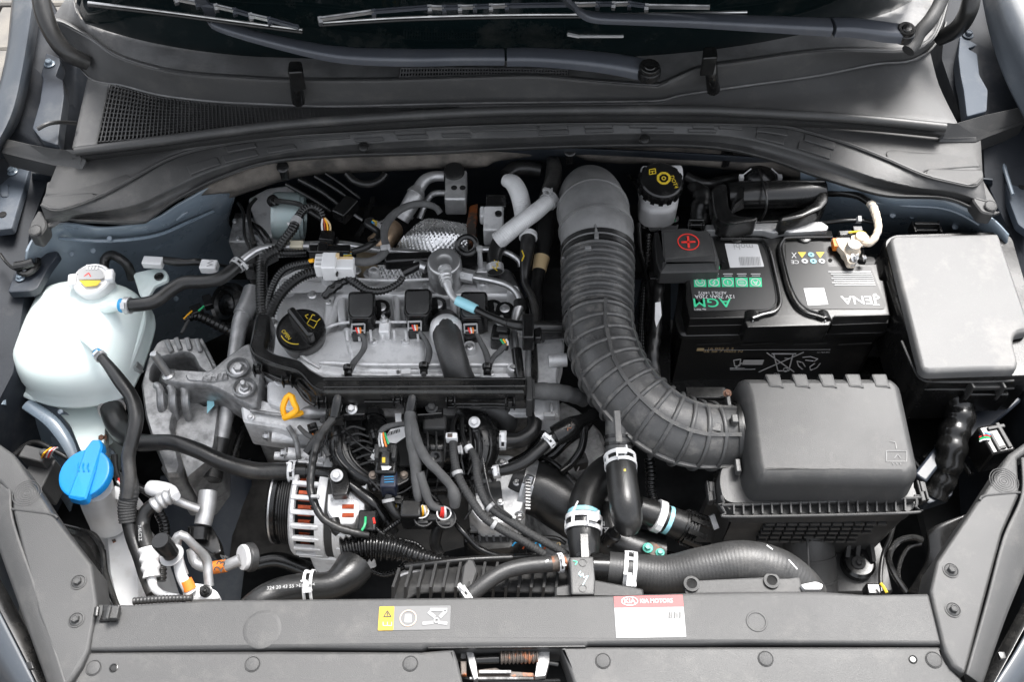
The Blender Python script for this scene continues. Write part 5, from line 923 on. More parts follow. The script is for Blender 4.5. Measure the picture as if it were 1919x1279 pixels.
def plug(u, v, z, lbl, wires, rz=0):
    t = thing('wire_plug', lbl, 'connector', u, v, z-.03)
    M = Mb(); pbox(M, u-22, v-6, z-.004, 34, 34, .03, rz); obj('plug_back', M, PLG, t, bev=.003)
    M = Mb(); c = W(u, v, z); lathe(M, c-Vector((0, 0, .02)), (.15, -.25, 1), [(.012, 0), (.0125, .012), (.0125, .016), (.011, .016), (.0105, .013), (.0001, .0125)], 16); obj('plug_collar', M, PLX, t); ringd(t, u, v, z+.0005, 13, 2.5, PIPE if 'red' in lbl else ZINC, 'collar_rim', 20)
    M = Mb(); pbox(M, u+2, v+18, z-.006, 20, 6, .01, rz); obj('plug_latch', M, PLX, t, bev=.001)
    for k, m in enumerate(wires): wire(t, [(u-8+k*5, v+8, z-.008), (u-5+k*4, v, z-.001), (u-4+k*3, v-12, z+.003)], 2.2, m)
    return t
plug(790, 960, -.035, 'round plug packed with yellow and white wires', (YEL, WHT, YELP, WHT, TAN))
plug(832, 963, -.035, 'round pale plug with red wires', (RED, RED, WHT))
M = Mb(); pbox(M, 770, 952, -.03, 40, 30, .04, 0); obj('plug_housing', M, PLG, bpy.data.objects['wire_plug'], bev=.003)
hose('corrugated_stub', 'dark taped cable with white clip rising behind the yellow-wired plug', 'cable', [(730, 928, -.035, 9), (728, 940, -.038, 9), (738, 960, -.045, 9), (755, 970, -.05, 8)], RUB, clamps=[dict(t=.2, w=7, m=GRYP, style='band', tabs=0)])
hose('trailing_cable', 'dark cable hanging below the red-wired plug', 'cable', [(825, 985, -.06, 9), (818, 1000, -.07, 11), (815, 1020, -.08, 11), (825, 1040, -.09, 9)], RUB)
hose('black_stay_tube', 'smooth black tube slanting from the manifold down to the right of the alternator', 'pipe', [(654, 908, -.05, 9), (672, 922, -.055, 11), (700, 945, -.06, 13), (720, 975, -.075, 14), (735, 1000, -.09, 14)], PLG)
# braided vacuum hoses
def bh(lbl, pts, ties, group=None):
    t, P = hose('braided_hose', lbl, 'hose', pts, BRAID, rib=(.0032, .03), n=12)
    for q in ties: clamp(t, P, q, 8, GRYP, 0, 0, 1.08, 'hose_clip', 'band')
    return t
bh('braided black hose from the white clip down to the lower right', [(848, 812, -.01, 7), (850, 840, -.006, 8), (853, 870, -.008, 8), (862, 900, -.012, 8), (882, 935, -.018, 8), (905, 968, -.024, 8), (935, 990, -.03, 8), (980, 1015, -.036, 8), (1020, 1040, -.045, 8)], (.28, .66))
bh('second braided black hose running parallel on the right side', [(884, 845, -.012, 7), (892, 865, -.01, 8), (895, 895, -.012, 8), (903, 925, -.018, 8), (920, 952, -.022, 8), (960, 980, -.028, 8), (1000, 1005, -.034, 8), (1045, 1030, -.04, 8), (1062, 1042, -.045, 8)], (.42,))
t = thing('hose_clip_block', 'small white rectangular clip on the top of a braided hose', 'clip', 846, 818, -.01); M = Mb(); pbox(M, 846, 816, .004, 22, 10, .014); obj('clip_frame', M, WHT, t, bev=.0015); M = Mb(); pbox(M, 843, 816, .005, 9, 6, .002); obj('clip_window', M, RUST, t)
hose('thin_hose', 'thin hose with a white joint above the second braided hose', 'hose', [(866, 785, -.02, 4), (866, 810, -.015, 4), (872, 830, -.012, 4), (882, 848, -.012, 5)], RUB, clamps=[dict(t=.9, w=10, m=WHT, style='band', tabs=0, rs=1.5)])
hose('thin_hose', 'short thin hose rising from the white rectangular clip', 'hose', [(856, 780, -.02, 4), (850, 792, -.012, 4), (848, 808, -.005, 4)], RUB)
# ================================================================ ALTERNATOR
al = thing('alternator', 'alternator with finned aluminium housing, copper windings and black pulley', 'alternator', 610, 960, -.25)
c = W(530, 945, -.12); ax = Vector((1, -.06, -.03)).normalized()
M = Mb(); lathe(M, c+ax*.0, ax, [(.044, -.012), (.05, -.008), (.052, .0), (.048, .002), (.048, .004), (.05, .006), (.05, .018), (.046, .02), (.03, .021)], 44); obj('pulley', M, PLG, al, ang=30)
for k in range(4):
    M = Mb(); lathe(M, c+ax*(.0055+k*.003), ax, [(.0505, 0), (.0515, .0008), (.0515, .002), (.0505, .0028)], 36); obj('pulley_groove_ring', M, RUB, al)
M = Mb(); lathe(M, c-ax*.0085, ax, [(.049, 0), (.0515, .001), (.0515, .003), (.049, .004)], 40, caps=False); obj('pulley_rim', M, STL, al)
c2 = c+ax*.02; RR = .072
M = Mb(); lathe(M, c2, ax, [(.03, .0), (.05, .0), (.056, .002), (.058, .03), (.058, .09), (.05, .1)], 40); obj('winding_core', M, VOID, al)
M = Mb()
for k in range(40):
    a = 2*math.pi*k/40; d = Vector((0, math.cos(a), math.sin(a))); bar(M, c2+ax*.012+d*0.0558, c2+ax*.03+d*0.0558, .0045, .004, d)
obj('copper_windings', M, COPPER, al); 
M = Mb()
for k in range(40):
    a = 2*math.pi*k/40; d = Vector((0, math.cos(a), math.sin(a))); bar(M, c2+ax*0.0558+d*0.0558, c2+ax*.08+d*0.0558, .0045, .004, d)
obj('copper_windings', M, COPPER, al)
M = Mb(); lathe(M, c2, ax, [(.055, 0), (0.0612, .001), (0.0643, .004), (0.0643, .008), (0.0576, .009)], 48, caps=False); lathe(M, c2+ax*.034, ax, [(0.0576, 0), (0.0653, .001), (0.0653, .012), (0.0612, .013)], 48, caps=False); lathe(M, c2+ax*.084, ax, [(0.0576, -.028), (0.0653, -.027), (0.0653, -.022), (0.0653, 0), (.07, .012), (.055, .016), (.02, .017)], 48); obj('housing_ring', M, ALU, al)
M = Mb(); lathe(M, c2+ax*.046, ax, [(0.0634, 0), (0.0634, .016)], 48); obj('stator_band', M, RUST if False else PLX, al)
for i0, n_, x0, x1 in ((0, 20, .004, .038), ):
    for k in range(22):
        a = 2*math.pi*(k+.5)/22; d = Vector((0, math.cos(a), math.sin(a)))
        if d.z < -.5: continue
        M = Mb(); bar(M, c2+ax*x0+d*0.0626, c2+ax*x1+d*0.0626, .006, .007, d); obj('cooling_fin', M, ALU, al, bev=.001, seg=1)
for k in range(18):
    a = 2*math.pi*(k+.5)/18; d = Vector((0, math.cos(a), math.sin(a)))
    if d.z < -.4: continue
    M = Mb(); bar(M, c2+ax*.058+d*0.0634, c2+ax*.088+d*0.0634, .012, .006, d); obj('cooling_fin', M, ALU, al, bev=.001, seg=1)
M = Mb(); p = W(620, 950, -.05); solid(M, [(612, 910), (650, 910), (672, 930), (676, 960), (664, 985), (630, 985), (612, 960)], -.06, [(-.03, 0), (-.003, 0), (0, .002)], 6, 0, True, True); obj('rear_housing_pad', M, ALU, al)
for v in (950, 966): 
    M = Mb(); pbox(M, 652, v, -.0588, 22, 7, .001); obj('vent_slot', M, COPPER, al)
text(al, '09-02-DK', 642, 938, -.0595, 8, GRYP, 0)
M = Mb(); tube(M, Path([(625, 976, -.04, 12), (630, 992, -.04, 11), (636, 1000, -.042, 9)], 5), 12); obj('terminal_boot', M, RUB, al)
M = Mb(); pbox(M, 688, 975, -.045, 36, 36, .04); obj('rear_plug', M, PLG, al, bev=.003); wire(al, [(685, 970, -.035), (684, 984, -.032), (678, 995, -.034)], 2.4, GRN); wire(al, [(700, 972, -.035), (702, 982, -.033)], 2.4, RED)
M = Mb()
for k in range(4): bar(M, W(556+k*3, 1000+k*9, -.14), W(610+k*8, 1002+k*9, -.14), .004, .01)
obj('lower_fins', M, ALU, al)
M = Mb(); solid(M, [(565, 1000), (640, 1000), (690, 1015), (700, 1035), (640, 1050), (580, 1045)], -.15, [(-.05, 0), (-.004, 0), (0, .003)], 8, 0, True, True); obj('lower_bracket', M, ALU, al)
M = Mb(); loft(M, [[(450, 890, -.2), (500, 885, -.19), (540, 900, -.2)], [(440, 960, -.22), (490, 950, -.2), (530, 970, -.2)], [(430, 1050, -.26), (500, 1040, -.24), (560, 1060, -.25)]], 12, 4, True); obj('sound_mat', M, FELTD, thick=.006, label='crumpled dark sound deadening mat deep beside the alternator pulley', cat='insulation')
# belt area / big black caps left of alternator lower
hose('radiator_lower_hose', 'large black hose with printed code and white clamp at front left', 'hose', [(440, 1175, -.07, 26), (480, 1135, -.05, 27), (520, 1112, -.05, 27), (570, 1102, -.05, 27), (620, 1098, -.05, 27), (650, 1080, -.055, 34), (665, 1062, -.06, 36)], RUB, clamps=[dict(t=.62, w=18, m=WHT, style='spring', ang=0)], n=24)
text(bpy.data.objects['radiator_lower_hose'], '324 20 43 55 >EPDM<', 545, 1100, -.0285, 7, GRYP, 5)
hose('corrugated_hose', 'black corrugated hose running right from below the alternator', 'hose', [(640, 1035, -.06, 25), (690, 1025, -.06, 26), (740, 1030, -.062, 22), (790, 1045, -.066, 15), (850, 1060, -.072, 14), (880, 1066, -.08, 14)], PLG, rib=(.007, .1), n=20)
hose('small_conduit', 'small ribbed conduit looping below the corrugated hose', 'cable conduit', [(696, 1070, -.1, 5), (720, 1078, -.1, 5), (745, 1070, -.1, 5), (760, 1055, -.1, 5)], PLG, rib=(.004, .12))
hose('silver_loop_pipe', 'dull metal pipe glimpsed above the radiator fan shroud', 'pipe', [(745, 1085, -.09, 8), (770, 1075, -.085, 9), (810, 1072, -.085, 9), (830, 1078, -.09, 8)], PIPE)
# throttle body
tb = thing('throttle_unit', 'cast aluminium throttle body with worm-drive clamp beside a fat rubber hose', 'throttle body', 930, 960, -.18)
M = Mb(); solid(M, [(876, 880), (900, 850), (960, 850), (985, 870), (985, 950), (965, 985), (900, 985), (878, 960)], -.075, [(-.1, 0), (-.006, 0), (0, .004)], 8, 0, True, True); obj('throttle_casting', M, ALU, tb)
M = Mb(); slab(M, [(900, 862), (930, 856), (930, 900), (935, 950), (905, 960), (925, 905)], -.07, .012, .002, 4); slab(M, [(905, 905), (938, 900), (945, 960), (910, 968)], -.068, .012, .002, 4); obj('black_bracket', M, PLX, tb)
bolt(tb, 941, 868, -.07, 9, STL); bolt(tb, 938, 942, -.066, 7, STL); bolt(tb, 968, 905, -.07, 7, STL)
M = Mb(); solid(M, [(868, 990), (900, 975), (980, 985), (990, 1010), (960, 1035), (900, 1040), (868, 1020)], -.11, [(-.06, 0), (-.01, 0), (0, .006)], 10, 0, True, True); obj('actuator_cover', M, PLG, tb)
for k in range(9):
    M = Mb(); bar(M, W(872+k*13, 1003, -.108), W(874+k*13, 1016, -.112), .003, .006); obj('cover_rib', M, PLG, tb)
for k in range(3): 
    M = Mb(); pbox(M, 888+k*20, 992-k*2, -.1, 12, 8, .006); obj('cover_clip', M, ALUD, tb)
bh_, P = hose('throttle_hose', 'very wide black rubber hose from the throttle body to the right', 'hose', [(966, 905, -.1, 48), (985, 912, -.1, 50), (1020, 922, -.105, 52), (1060, 948, -.11, 52), (1100, 975, -.12, 50), (1120, 985, -.13, 46)], RUB, n=32)
clamp(bh_, P, .12, 20, STL, 1, 20, 1.02, 'worm_clamp', 'worm'); text(bh_, 'x', 1012, 882, -.07, 8, YEL)
M = Mb(); M2 = [bar(M, W(985, 900+k*6, -.052-k*.002), W(994, 901+k*6, -.052-k*.002), .0022, .004) for k in range(10)]; obj('screw_thread', M, STL, bh_)
bolt(bh_, 974, 966, -.075, 10, STL, (0, -1, .5))
# hoses with clamps between manifold and duct
hose('vacuum_hose', 'black hose with yellow-marked clip and white end clamp right of the manifold', 'hose', [(916, 886, -.03, 9), (935, 884, -.028, 10), (960, 878, -.025, 11), (985, 866, -.02, 11), (1010, 845, -.015, 11), (1030, 826, -.012, 11), (1045, 815, -.01, 12)], RUB, clamps=[dict(t=.1, w=13, m=ZINC, style='spring', rs=1.15), dict(t=.86, w=12, m=WHT, style='spring', ang=-20, rs=1.15)])
t = hose('check_valve', 'ribbed black valve body between vacuum hose and intake duct', 'valve', [(1040, 818, -.01, 20), (1058, 808, -.008, 21), (1075, 798, -.008, 19), (1092, 788, -.01, 12), (1120, 776, -.015, 12), (1145, 762, -.02, 11)], PLG)[0]
text(t, 'XX', 1068, 800, .008, 10, RUST, 40)
hose('coolant_elbow_hose', 'black hose bending from under the duct left to a white clamp', 'hose', [(996, 760, -.04, 13), (1002, 790, -.04, 14), (995, 812, -.042, 15), (970, 826, -.045, 15), (940, 826, -.045, 15), (920, 826, -.045, 14)], RUB, clamps=[dict(t=.84, w=13, m=WHT, style='spring', ang=0, rs=1.12)])
hose('dark_tube', 'dark tube passing behind the elbow hose', 'pipe', [(1015, 800, -.07, 10), (1012, 830, -.07, 11), (990, 855, -.075, 11), (955, 872, -.08, 10)], PLG)
hose('dark_tube', 'dark tube curling under the intake duct near the gearbox casing', 'pipe', [(1110, 770, -.07, 8), (1100, 800, -.08, 8), (1060, 830, -.08, 9), (1040, 850, -.09, 9), (1010, 872, -.1, 9)], PLG)
M = Mb(); pbox(M, 1030, 776, -.02, 22, 8, .012); pbox(M, 1034, 766, -.02, 6, 22, .012); obj('small_clip', M, GRYP, label='small grey cross-shaped clip beside the ribbed intake duct bend', cat='clip', bev=.001)
# ================================================================ INTAKE DUCT
idt = thing('intake_duct', 'large ribbed black rubber air intake duct curving from bulkhead to airbox', 'air duct', 1150, 600, -.05)
P0 = Path([(1102, 352, -.04, 40), (1106, 368, .0, 58), (1112, 400, .03, 66), (1118, 440, .035, 68), (1120, 480, .033, 68), (1120, 560, .03, 66), (1122, 610, .03, 65), (1130, 650, .03, 66), (1150, 700, .03, 68), (1188, 750, .028, 68), (1240, 792, .022, 68), (1300, 815, .012, 66), (1372, 818, .0, 62)], 12)
def tof(path, u=None, v=None):
    best = 0; bd = 1e9
    for k in range(401):
        p, _, _ = path.at(k/400); w = p-CAM; D = w.dot(FW); pu = w.x/D*FPX+CX; pv = CY-w.dot(UP)/D*FPX
        d = (abs(pu-u) if u is not None else 0)+(abs(pv-v) if v is not None else 0)
        if d < bd: bd = d; best = k/400
    return best
ta, tb_, tc = tof(P0, 1120, 478), tof(P0, 1122, 600), 1
M = Mb(); tube(M, P0, 40, t0=0, t1=ta, step=.003); obj('elbow_section', M, RUBL, idt, ang=70)
for u, v in ((1112, 395), (1116, 430)):
    q = tof(P0, u, v); M = Mb(); tube(M, P0, 40, t0=q, t1=q+.008, rs=1.045, step=.002); obj('moulded_ring', M, RUBL, idt, ang=50)
M = Mb(); tube(M, Path([(1104, 350, .02, 3), (1108, 372, .052, 3), (1113, 400, .076, 3), (1118, 440, .083, 3)], 6), 8); obj('seam_bead', M, RUBL, idt)
for q0, rs in ((tof(P0, 1120, 468), 1.03), (tof(P0, 1120, 480), 1.0)):
    M = Mb(); tube(M, P0, 40, t0=q0, t1=q0+.012, rs=rs, step=.002); obj('clamp_band', M, RUB, idt, ang=40)
M = Mb(); pbox(M, 1060, 480, .045, 14, 8, .01); obj('band_lug', M, RUBL, idt, bev=.001); M = Mb(); pbox(M, 1102, 463, .085, 12, 6, .006, 0); obj('band_lug', M, RUBL, idt, bev=.001); M = Mb(); pbox(M, 1118, 440, .085, 8, 12, .006); obj('band_lug', M, RUBL, idt, bev=.001)
# bellows
M = Mb(); L = P0.L; tt = []; n = 44; vs = []; fs = []; tA, tB = ta+.02, tb_; nb = 7; S_ = nb*12; x = None
for i in range(S_+1):
    t_ = tA+(tB-tA)*i/S_; p, d, r = P0.at(t_); x = (x or Vector((1, 0, 0))); x = (x-d*x.dot(d)).normalized(); y = d.cross(x)
    ph = (i % 12)/12; rr = r*(1.0+.065*math.tanh(3*math.cos(2*math.pi*ph))-.03)
    for j in range(n): a = 2*math.pi*j/n; vs.append(p+(x*math.cos(a)+y*math.sin(a))*rr)
for i in range(S_):
    for j in range(n): j2 = (j+1) % n; fs.append((i*n+j, i*n+j2, (i+1)*n+j2, (i+1)*n+j))
M.add(vs, fs); obj('bellows', M, DUCT, idt, ang=70)
M = Mb(); tube(M, P0, 44, t0=tb_-.005, t1=1, rs=.955, step=.003); sw = obj('sweep_section', M, DUCT, idt, ang=70)
# cage of ribs
rt = [tb_+.005+k*(1-tb_-.02)/13 for k in range(13)]
for q in rt:
    M = Mb(); p, d, r = P0.at(q); lathe(M, p, d, [(r*.93, -.0032), (r*1.01, -.0026), (r*1.035, -.0012), (r*1.035, .0012), (r*1.01, .0026), (r*.93, .0032)], 44); obj('hoop_rib', M, DUCT, idt, ang=40)
def lrib(a0, q0=None, q1=1.0, k=60):
    q0 = q0 or tb_; M = Mb(); pr = None; x = Vector((1, 0, 0)); vs = []; fs = []
    for i in range(k+1):
        q = q0+(q1-q0)*i/k; p, d, r = P0.at(q); side = d.cross(Vector((0, -.57, .82))).normalized(); up = side.cross(d)
        c = math.cos(R(a0)); s_ = math.sin(R(a0)); o = side*s_+up*c; tn = d.cross(o)
        vs += [p+o*r*.93+tn*.003, p+o*r*1.035+tn*.0022, p+o*r*1.035-tn*.0022, p+o*r*.93-tn*.003]
    for i in range(k):
        for j in range(3): fs.append((i*4+j, i*4+j+1, i*4+4+j+1, i*4+4+j))
    M.add(vs, fs); obj('long_rib', M, DUCT, idt, ang=40)
lrib(-8, tb_+.0); lrib(-62); lrib(58)
text(idt, '>NR/SBR+PVC<', 1108, 634, .072, 12, DUCT, 6, ext=.0008)
# branch stub
bp = Path([(1172, 740, .03, 36), (1165, 775, .025, 30), (1160, 808, .02, 26), (1160, 850, .012, 25), (1162, 870, .01, 25)], 8)
M = Mb(); tube(M, bp, 28, step=.003); obj('branch_stub', M, DUCT, idt, ang=60)
for q in (.62, .72): 
    M = Mb(); tube(M, bp, 28, t0=q, t1=q+.04, rs=1.08, step=.002); obj('stub_band', M, PLG, idt, ang=40)
M = Mb(); bar(M, W(1156, 770, .065), W(1160, 830, .055), .008, .004); obj('stub_rib', M, DUCT, idt, bev=.001)
# neck to airbox
M = Mb(); pn = Path([(1362, 818, .002, 60), (1376, 818, .0, 63), (1384, 818, 0, 62), (1400, 818, -.002, 58)], 6); tube(M, pn, 40, step=.002); obj('neck_cuff', M, DUCT, idt, ang=50)
for q, w_, m in ((.12, .04, RUB), (.42, .1, RUB), (.62, .08, DUCT), (.85, .1, RUB)):
    M = Mb(); tube(M, pn, 40, t0=q, t1=q+w_, rs=1.06, step=.001); obj('clamp_band', M, m, idt, ang=40)
M = Mb(); pbox(M, 1378, 784, .052, 12, 14, .01); obj('band_lug', M, DUCT, idt, bev=.001)
for a_ in ((1384, 872, .02, 10, 22, .01), (1366, 750, .04, 8, 20, .012), (1340, 800, .048, 24, 14, .004, -8)):
    M = Mb(); pbox(M, *a_); obj('band_lug', M, DUCT, idt, bev=.001)
bolt(idt, 1363, 738, .04, 8, RUST, (0, -.4, 1)); M = Mb(); bar(M, W(1285, 738, .03), W(1360, 738, .03), .016, .006); obj('clamp_bridge', M, PLG, idt, bev=.001)
M = Mb(); pbox(M, 1085, 372, .02, 50, 46, .05); obj('cowl_bracket_plate', M, mat('grey_primer_plate', .3, .6), label='flat grey plate behind the intake duct elbow', cat='bracket', bev=.002)
# ================================================================ AIRBOX
ab = thing('air_filter_box', 'big square grey-black air filter box with stepped lid', 'air filter box', 1540, 850, -.2)
LID = [(1392, 703), (1672, 703), (1692, 720), (1720, 850), (1726, 880), (1705, 898), (1424, 895), (1413, 870), (1404, 800), (1396, 740), (1386, 712)]
M = Mb(); solid(M, LID, .055, [(-.052, -.005), (-.018, -.002), (-.012, .0), (-.006, .003), (-.002, .007), (0, .012)], 10, 0, True, True); lid = obj('lid', M, PLX, ab, ang=50)
for k in range(5):
    u = 1434+k*50; M = Mb(); solid(M, [(u, 701), (u+27, 701), (u+33, 722), (u+36, 728), (u+30, 726), (u+8, 724)], .0565, [(-.012, 0), (-.001, 0), (0, .002)], 2, 0, True, True); obj('raised_fin', M, PLX, lid)
    M = Mb(); solid(M, [(u-20, 699), (u-2, 699), (u+7, 724), (u-2, 722)], .0556, [(-.012, 0), (0, .0)], 0, 0, True, True); obj('dark_notch', M, VOID, lid) if False else None
strip(lid, [(1661, 846), (1661, 866), (1699, 866), (1699, 846), (1661, 846)], .0552, 1.3, COWLT, 'moulded_symbol'); strip(lid, [(1668, 828), (1678, 830), (1680, 842)], .0552, 1.3, COWLT, 'moulded_symbol')
for k in range(3): strip(lid, [(1672+k*7, 868), (1674+k*7, 872)], .0552, 1.3, COWLT, 'moulded_symbol')
strip(lid, [(1676, 860), (1682, 852), (1688, 860)], .0552, 1.3, COWLT, 'moulded_symbol')
M = Mb(); solid(M, [(1352, 870), (1392, 868), (1400, 890), (1700, 905), (1715, 910), (1722, 932), (1712, 940), (1370, 946), (1352, 936), (1345, 900)], .003, [(-.03, 0), (-.003, 0), (0, .002)], 14, 0, True, True); obj('lid_skirt', M, PLD, ab, ang=40)
# rib comb along front lip: two rails and teeth
M = Mb(); tube(M, Path([(1352, 930, .004, 3), (1358, 944, 0.004, 3), (1376, 947, 0.004, 3), (1700, 935, 0.004, 3), (1712, 930, 0.004, 3), (1718, 938, 0.004, 3), (1716, 952, 0.004, 3), (1700, 962, 0.002, 3), (1380, 969, 0.002, 3), (1360, 962, 0.002, 3), (1350, 945, 0.003, 3)], 8), 8); obj('comb_rail', M, PLX, ab)
for k in range(19):
    u = 1374+k*17.8; M = Mb(); bar(M, W(u, 947-k*.6, .003), W(u+1, 966-k*.35, .001), .0018, .008); obj('comb_tooth', M, PLX, ab)
M = Mb(); solid(M, [(1356, 945), (1710, 935), (1718, 950), (1700, 964), (1375, 968)], -.005, [(-.02, 0), (0, .001)], 8, 0, True, True); obj('comb_floor', M, PLX, ab)
for k in range(7):
    M = Mb(); bar(M, W(1338, 892+k*9, -.03), W(1358, 893+k*9, -.028), .0015, .007); obj('side_tooth', M, PLX, ab)
M = Mb(); solid(M, [(1340, 880), (1360, 880), (1372, 968), (1700, 962), (1716, 950), (1712, 880)], -.012, [(-.19, .012), (-.004, 0), (0, .001)], 8, 0, True, True); obj('lower_case', M, PLD, ab)
yq = W(1540, 968, -.012).y-.0005
def wpt(u, v): d = Vector(((u-CX)/FPX, 0, 0))-UP*((v-CY)/FPX)+FW; return CAM+d*((yq-CAM.y)/d.y)
for j in range(5):
    for k in range(12-j % 2):
        u = 1442+k*21-j*4; v = 980+j*8
        if u > 1655-j*14: continue
        M = Mb(); p = wpt(u, v); s_ = SC(p); box(M, p+Vector((0, 0, 0)), 17*s_, .008, .0032, 0, -.35); obj('waffle_rib', M, PLX, ab)
for u, v in ((1333, 920), (1730, 920)):
    t_ = thing('box_clip', 'black toggle clip on the %s side of the air filter box' % ('left' if u < 1500 else 'right'), 'clip', u, v, -.05)
    M = Mb(); pbox(M, u, v-8, -.015, 8, 18, .014); pbox(M, u, v+10, -.015, 8, 16, .014); pbox(M, u+6, v, -.015, 5, 30, .01); pbox(M, u-5, v, -.015, 4, 36, .012); obj('clip_frame', M, PLX, t_, bev=.001)
M = Mb(); bar(M, W(1333, 966, -.05), W(1342, 992, -.06), .007, .004); obj('metal_tab', M, PIPE, ab)
# intake snorkel under airbox and lower bracket
t, P = hose('snorkel', 'dusty black moulded intake snorkel below the air filter box', 'air duct', [(1512, 985, -.1, 44), (1515, 1020, -.105, 46), (1520, 1060, -.12, 46), (1526, 1110, -.14, 44)], PLD, n=28)
M = Mb(); tube(M, Path([(1512, 990, -.068, 3), (1514, 1042, -.07, 3), (1516, 1100, -.09, 3)], 6), 6); obj('seam', M, PLD, t)
for v in (1042, 1085): M = Mb(); q = tof(P, None, v); tube(M, P, 28, t0=q, t1=q+.03, rs=1.04, step=.002); obj('seam', M, PLD, t)
t = thing('airbox_mount', 'dusty black mounting bracket with washer-headed bolt under the air filter box', 'bracket', 1605, 1060, -.2)
M = Mb(); solid(M, [(1555, 1020), (1580, 1010), (1585, 1000), (1640, 990), (1660, 1040), (1675, 1110), (1555, 1112)], -.15, [(-.05, 0), (-.003, 0), (0, .002)], 6, 0, True, True); obj('bracket_plate', M, PLD, t)
for a, b in (((1590, 1000), (1585, 1040)), ((1607, 1002), (1603, 1036)), ((1625, 1002), (1632, 1050))):
    M = Mb(); bar(M, W(*a, -.12), W(*b, -.14), .005, .02); obj('bracket_rib', M, PLD, t)
M = Mb(); lathe(M, W(1606, 1060, -.148), (0, 0, 1), [(.021, -.01), (.0215, .008), (.018, .012), (.008, .012)], 28); obj('bush', M, PLG, t); bolt(t, 1609, 1056, -.136, 13, PLX, (0, 0, 1), 'washer')
hose('thin_cable', 'thin black cable hanging behind the mounting bracket at right', 'cable', [(1678, 975, -.1, 4), (1668, 1010, -.11, 4), (1655, 1040, -.12, 4), (1650, 1080, -.12, 4), (1652, 1110, -.12, 4)], RUB)
t = thing('yellow_tab_connector', 'small black connector with a yellow tab near the front right edge', 'connector', 1640, 1105, -.13)
M = Mb(); pbox(M, 1638, 1104, -.11, 26, 18, .02); obj('shell', M, PLG, t, bev=.002); wire(t, [(1650, 1094, -.1), (1655, 1100, -.1), (1662, 1112, -.1)], 3, YEL)
M = Mb(); 
vs = []
for rr in (0,):
    tube(M, Path([(1700, 1112, -.12, 6), (1678, 1080, -.12, 6), (1666, 1048, -.12, 6), (1680, 1018, -.12, 6), (1710, 1008, -.12, 6), (1730, 1014, -.12, 6)], 8), 8)
    tube(M, Path([(1690, 1110, -.13, 4), (1684, 1070, -.13, 4), (1700, 1030, -.13, 4), (1726, 1020, -.13, 4)], 8), 8)
obj('horn_ring', M, PLG, label='black round housing rims deep in the right front corner', cat='housing')
M = Mb(); loft(M, [[(1735, 1000, -.06), (1755, 985, -.05), (1810, 965, -.04)], [(1735, 1050, -.07), (1760, 1040, -.06), (1800, 1000, -.05)], [(1700, 1110, -.09), (1735, 1110, -.07), (1760, 1080, -.06)]], 14, 4, True); obj('headlamp_housing', M, PLG, thick=.004, label='black headlamp housing shell in front of the right front corner', cat='headlamp')
# ================================================================ BATTERY
bt = thing('battery', 'black car battery with green and white printed labels and folded carry handles', 'battery', 1470, 700, -.2)
M = Mb(); solid(M, [(1266, 600), (1280, 470), (1640, 480), (1668, 590), (1670, 612), (1656, 622), (1276, 628)], -.034, [(-.17, .008), (-.012, .006), (-.011, 0), (-.002, -.001), (0, .002)], 8, 0, True, True); obj('case', M, HAT, bt, ang=40)
M = Mb(); slab(M, [(1290, 470), (1300, 440), (1345, 440), (1350, 446), (1575, 444), (1602, 446), (1610, 494), (1645, 494), (1650, 524), (1657, 525), (1669, 591), (1563, 594), (1555, 610), (1400, 614), (1393, 596), (1292, 598), (1284, 560)], .0, .034, .0025, 2); obj('lid', M, HAT, bt)
M = Mb(); slab(M, [(1292, 598), (1393, 596), (1392, 610), (1290, 612)], -.014, .02, .002, 2); obj('lid_step', M, HAT, bt); M = Mb(); slab(M, [(1560, 598), (1668, 592), (1666, 606), (1558, 610)], -.014, .02, .002, 2); obj('lid_step', M, HAT, bt)
# label films
decal(bt, [(1300, 583), (1291, 510), (1308, 506), (1366, 506), (1366, 456), (1424, 456), (1434, 462), (1444, 500), (1455, 560), (1455, 572), (1445, 580), (1302, 584)], .0004, BLAB, 'label_film', .0005, 3)
decal(bt, [(1472, 458), (1540, 452), (1552, 500), (1632, 500), (1660, 574), (1656, 580), (1500, 580), (1486, 560), (1474, 500)], .0004, BLAB, 'label_film', .0005, 3)
decal(bt, [(1358, 457), (1420, 458), (1432, 500), (1368, 502)], .0009, PRN, 'white_label', .0004, 2)
text(bt, 'mobi', 1393, 462, .0015, 15, GRYP, 180, sx=.9)
for k in range(13): strip(bt, [(1386+k*3.1, 482), (1388+k*3.1, 498)], .0014, .6+(k*7 % 3)*.5, GRYP, 'barcode_bar')
for k, g in enumerate(('~', '↯', 'i', '=', 'A')):
    u = 1312+k*26
    decal(bt, [(u-12, 521), (u+11, 521), (u+12, 538), (u-11, 538)], .0009, GRNP, 'green_icon_square', .0004)
    ringd(bt, u, 530, .0014, 8.6, 1.5, PRN, 'icon_ring', 18)
    if g == '↯': strip(bt, [(u+2, 525), (u-3, 530), (u+2, 530), (u-2, 535)], .0014, 1.3, PRN, 'icon_bolt')
    elif g == '=': [strip(bt, [(u-5, 526+j*4), (u+5, 526+j*4)], .0014, 1.5, PRN, 'icon_bar') for j in range(3)]
    elif g == '~': strip(bt, [(u-5, 527), (u-2, 532), (u+5, 531), (u+3, 527)], .0014, 1.3, PRN, 'icon_leaf')
    else: text(bt, g, u, 530, .0014, 11, PRN, 180)
    strip(bt, [(u-9, 514), (u+9, 514)], .0012, 1.4, PRN, 'small_print'); strip(bt, [(u-7, 517.5), (u+8, 517.5)], .0012, 1, PRN, 'small_print')
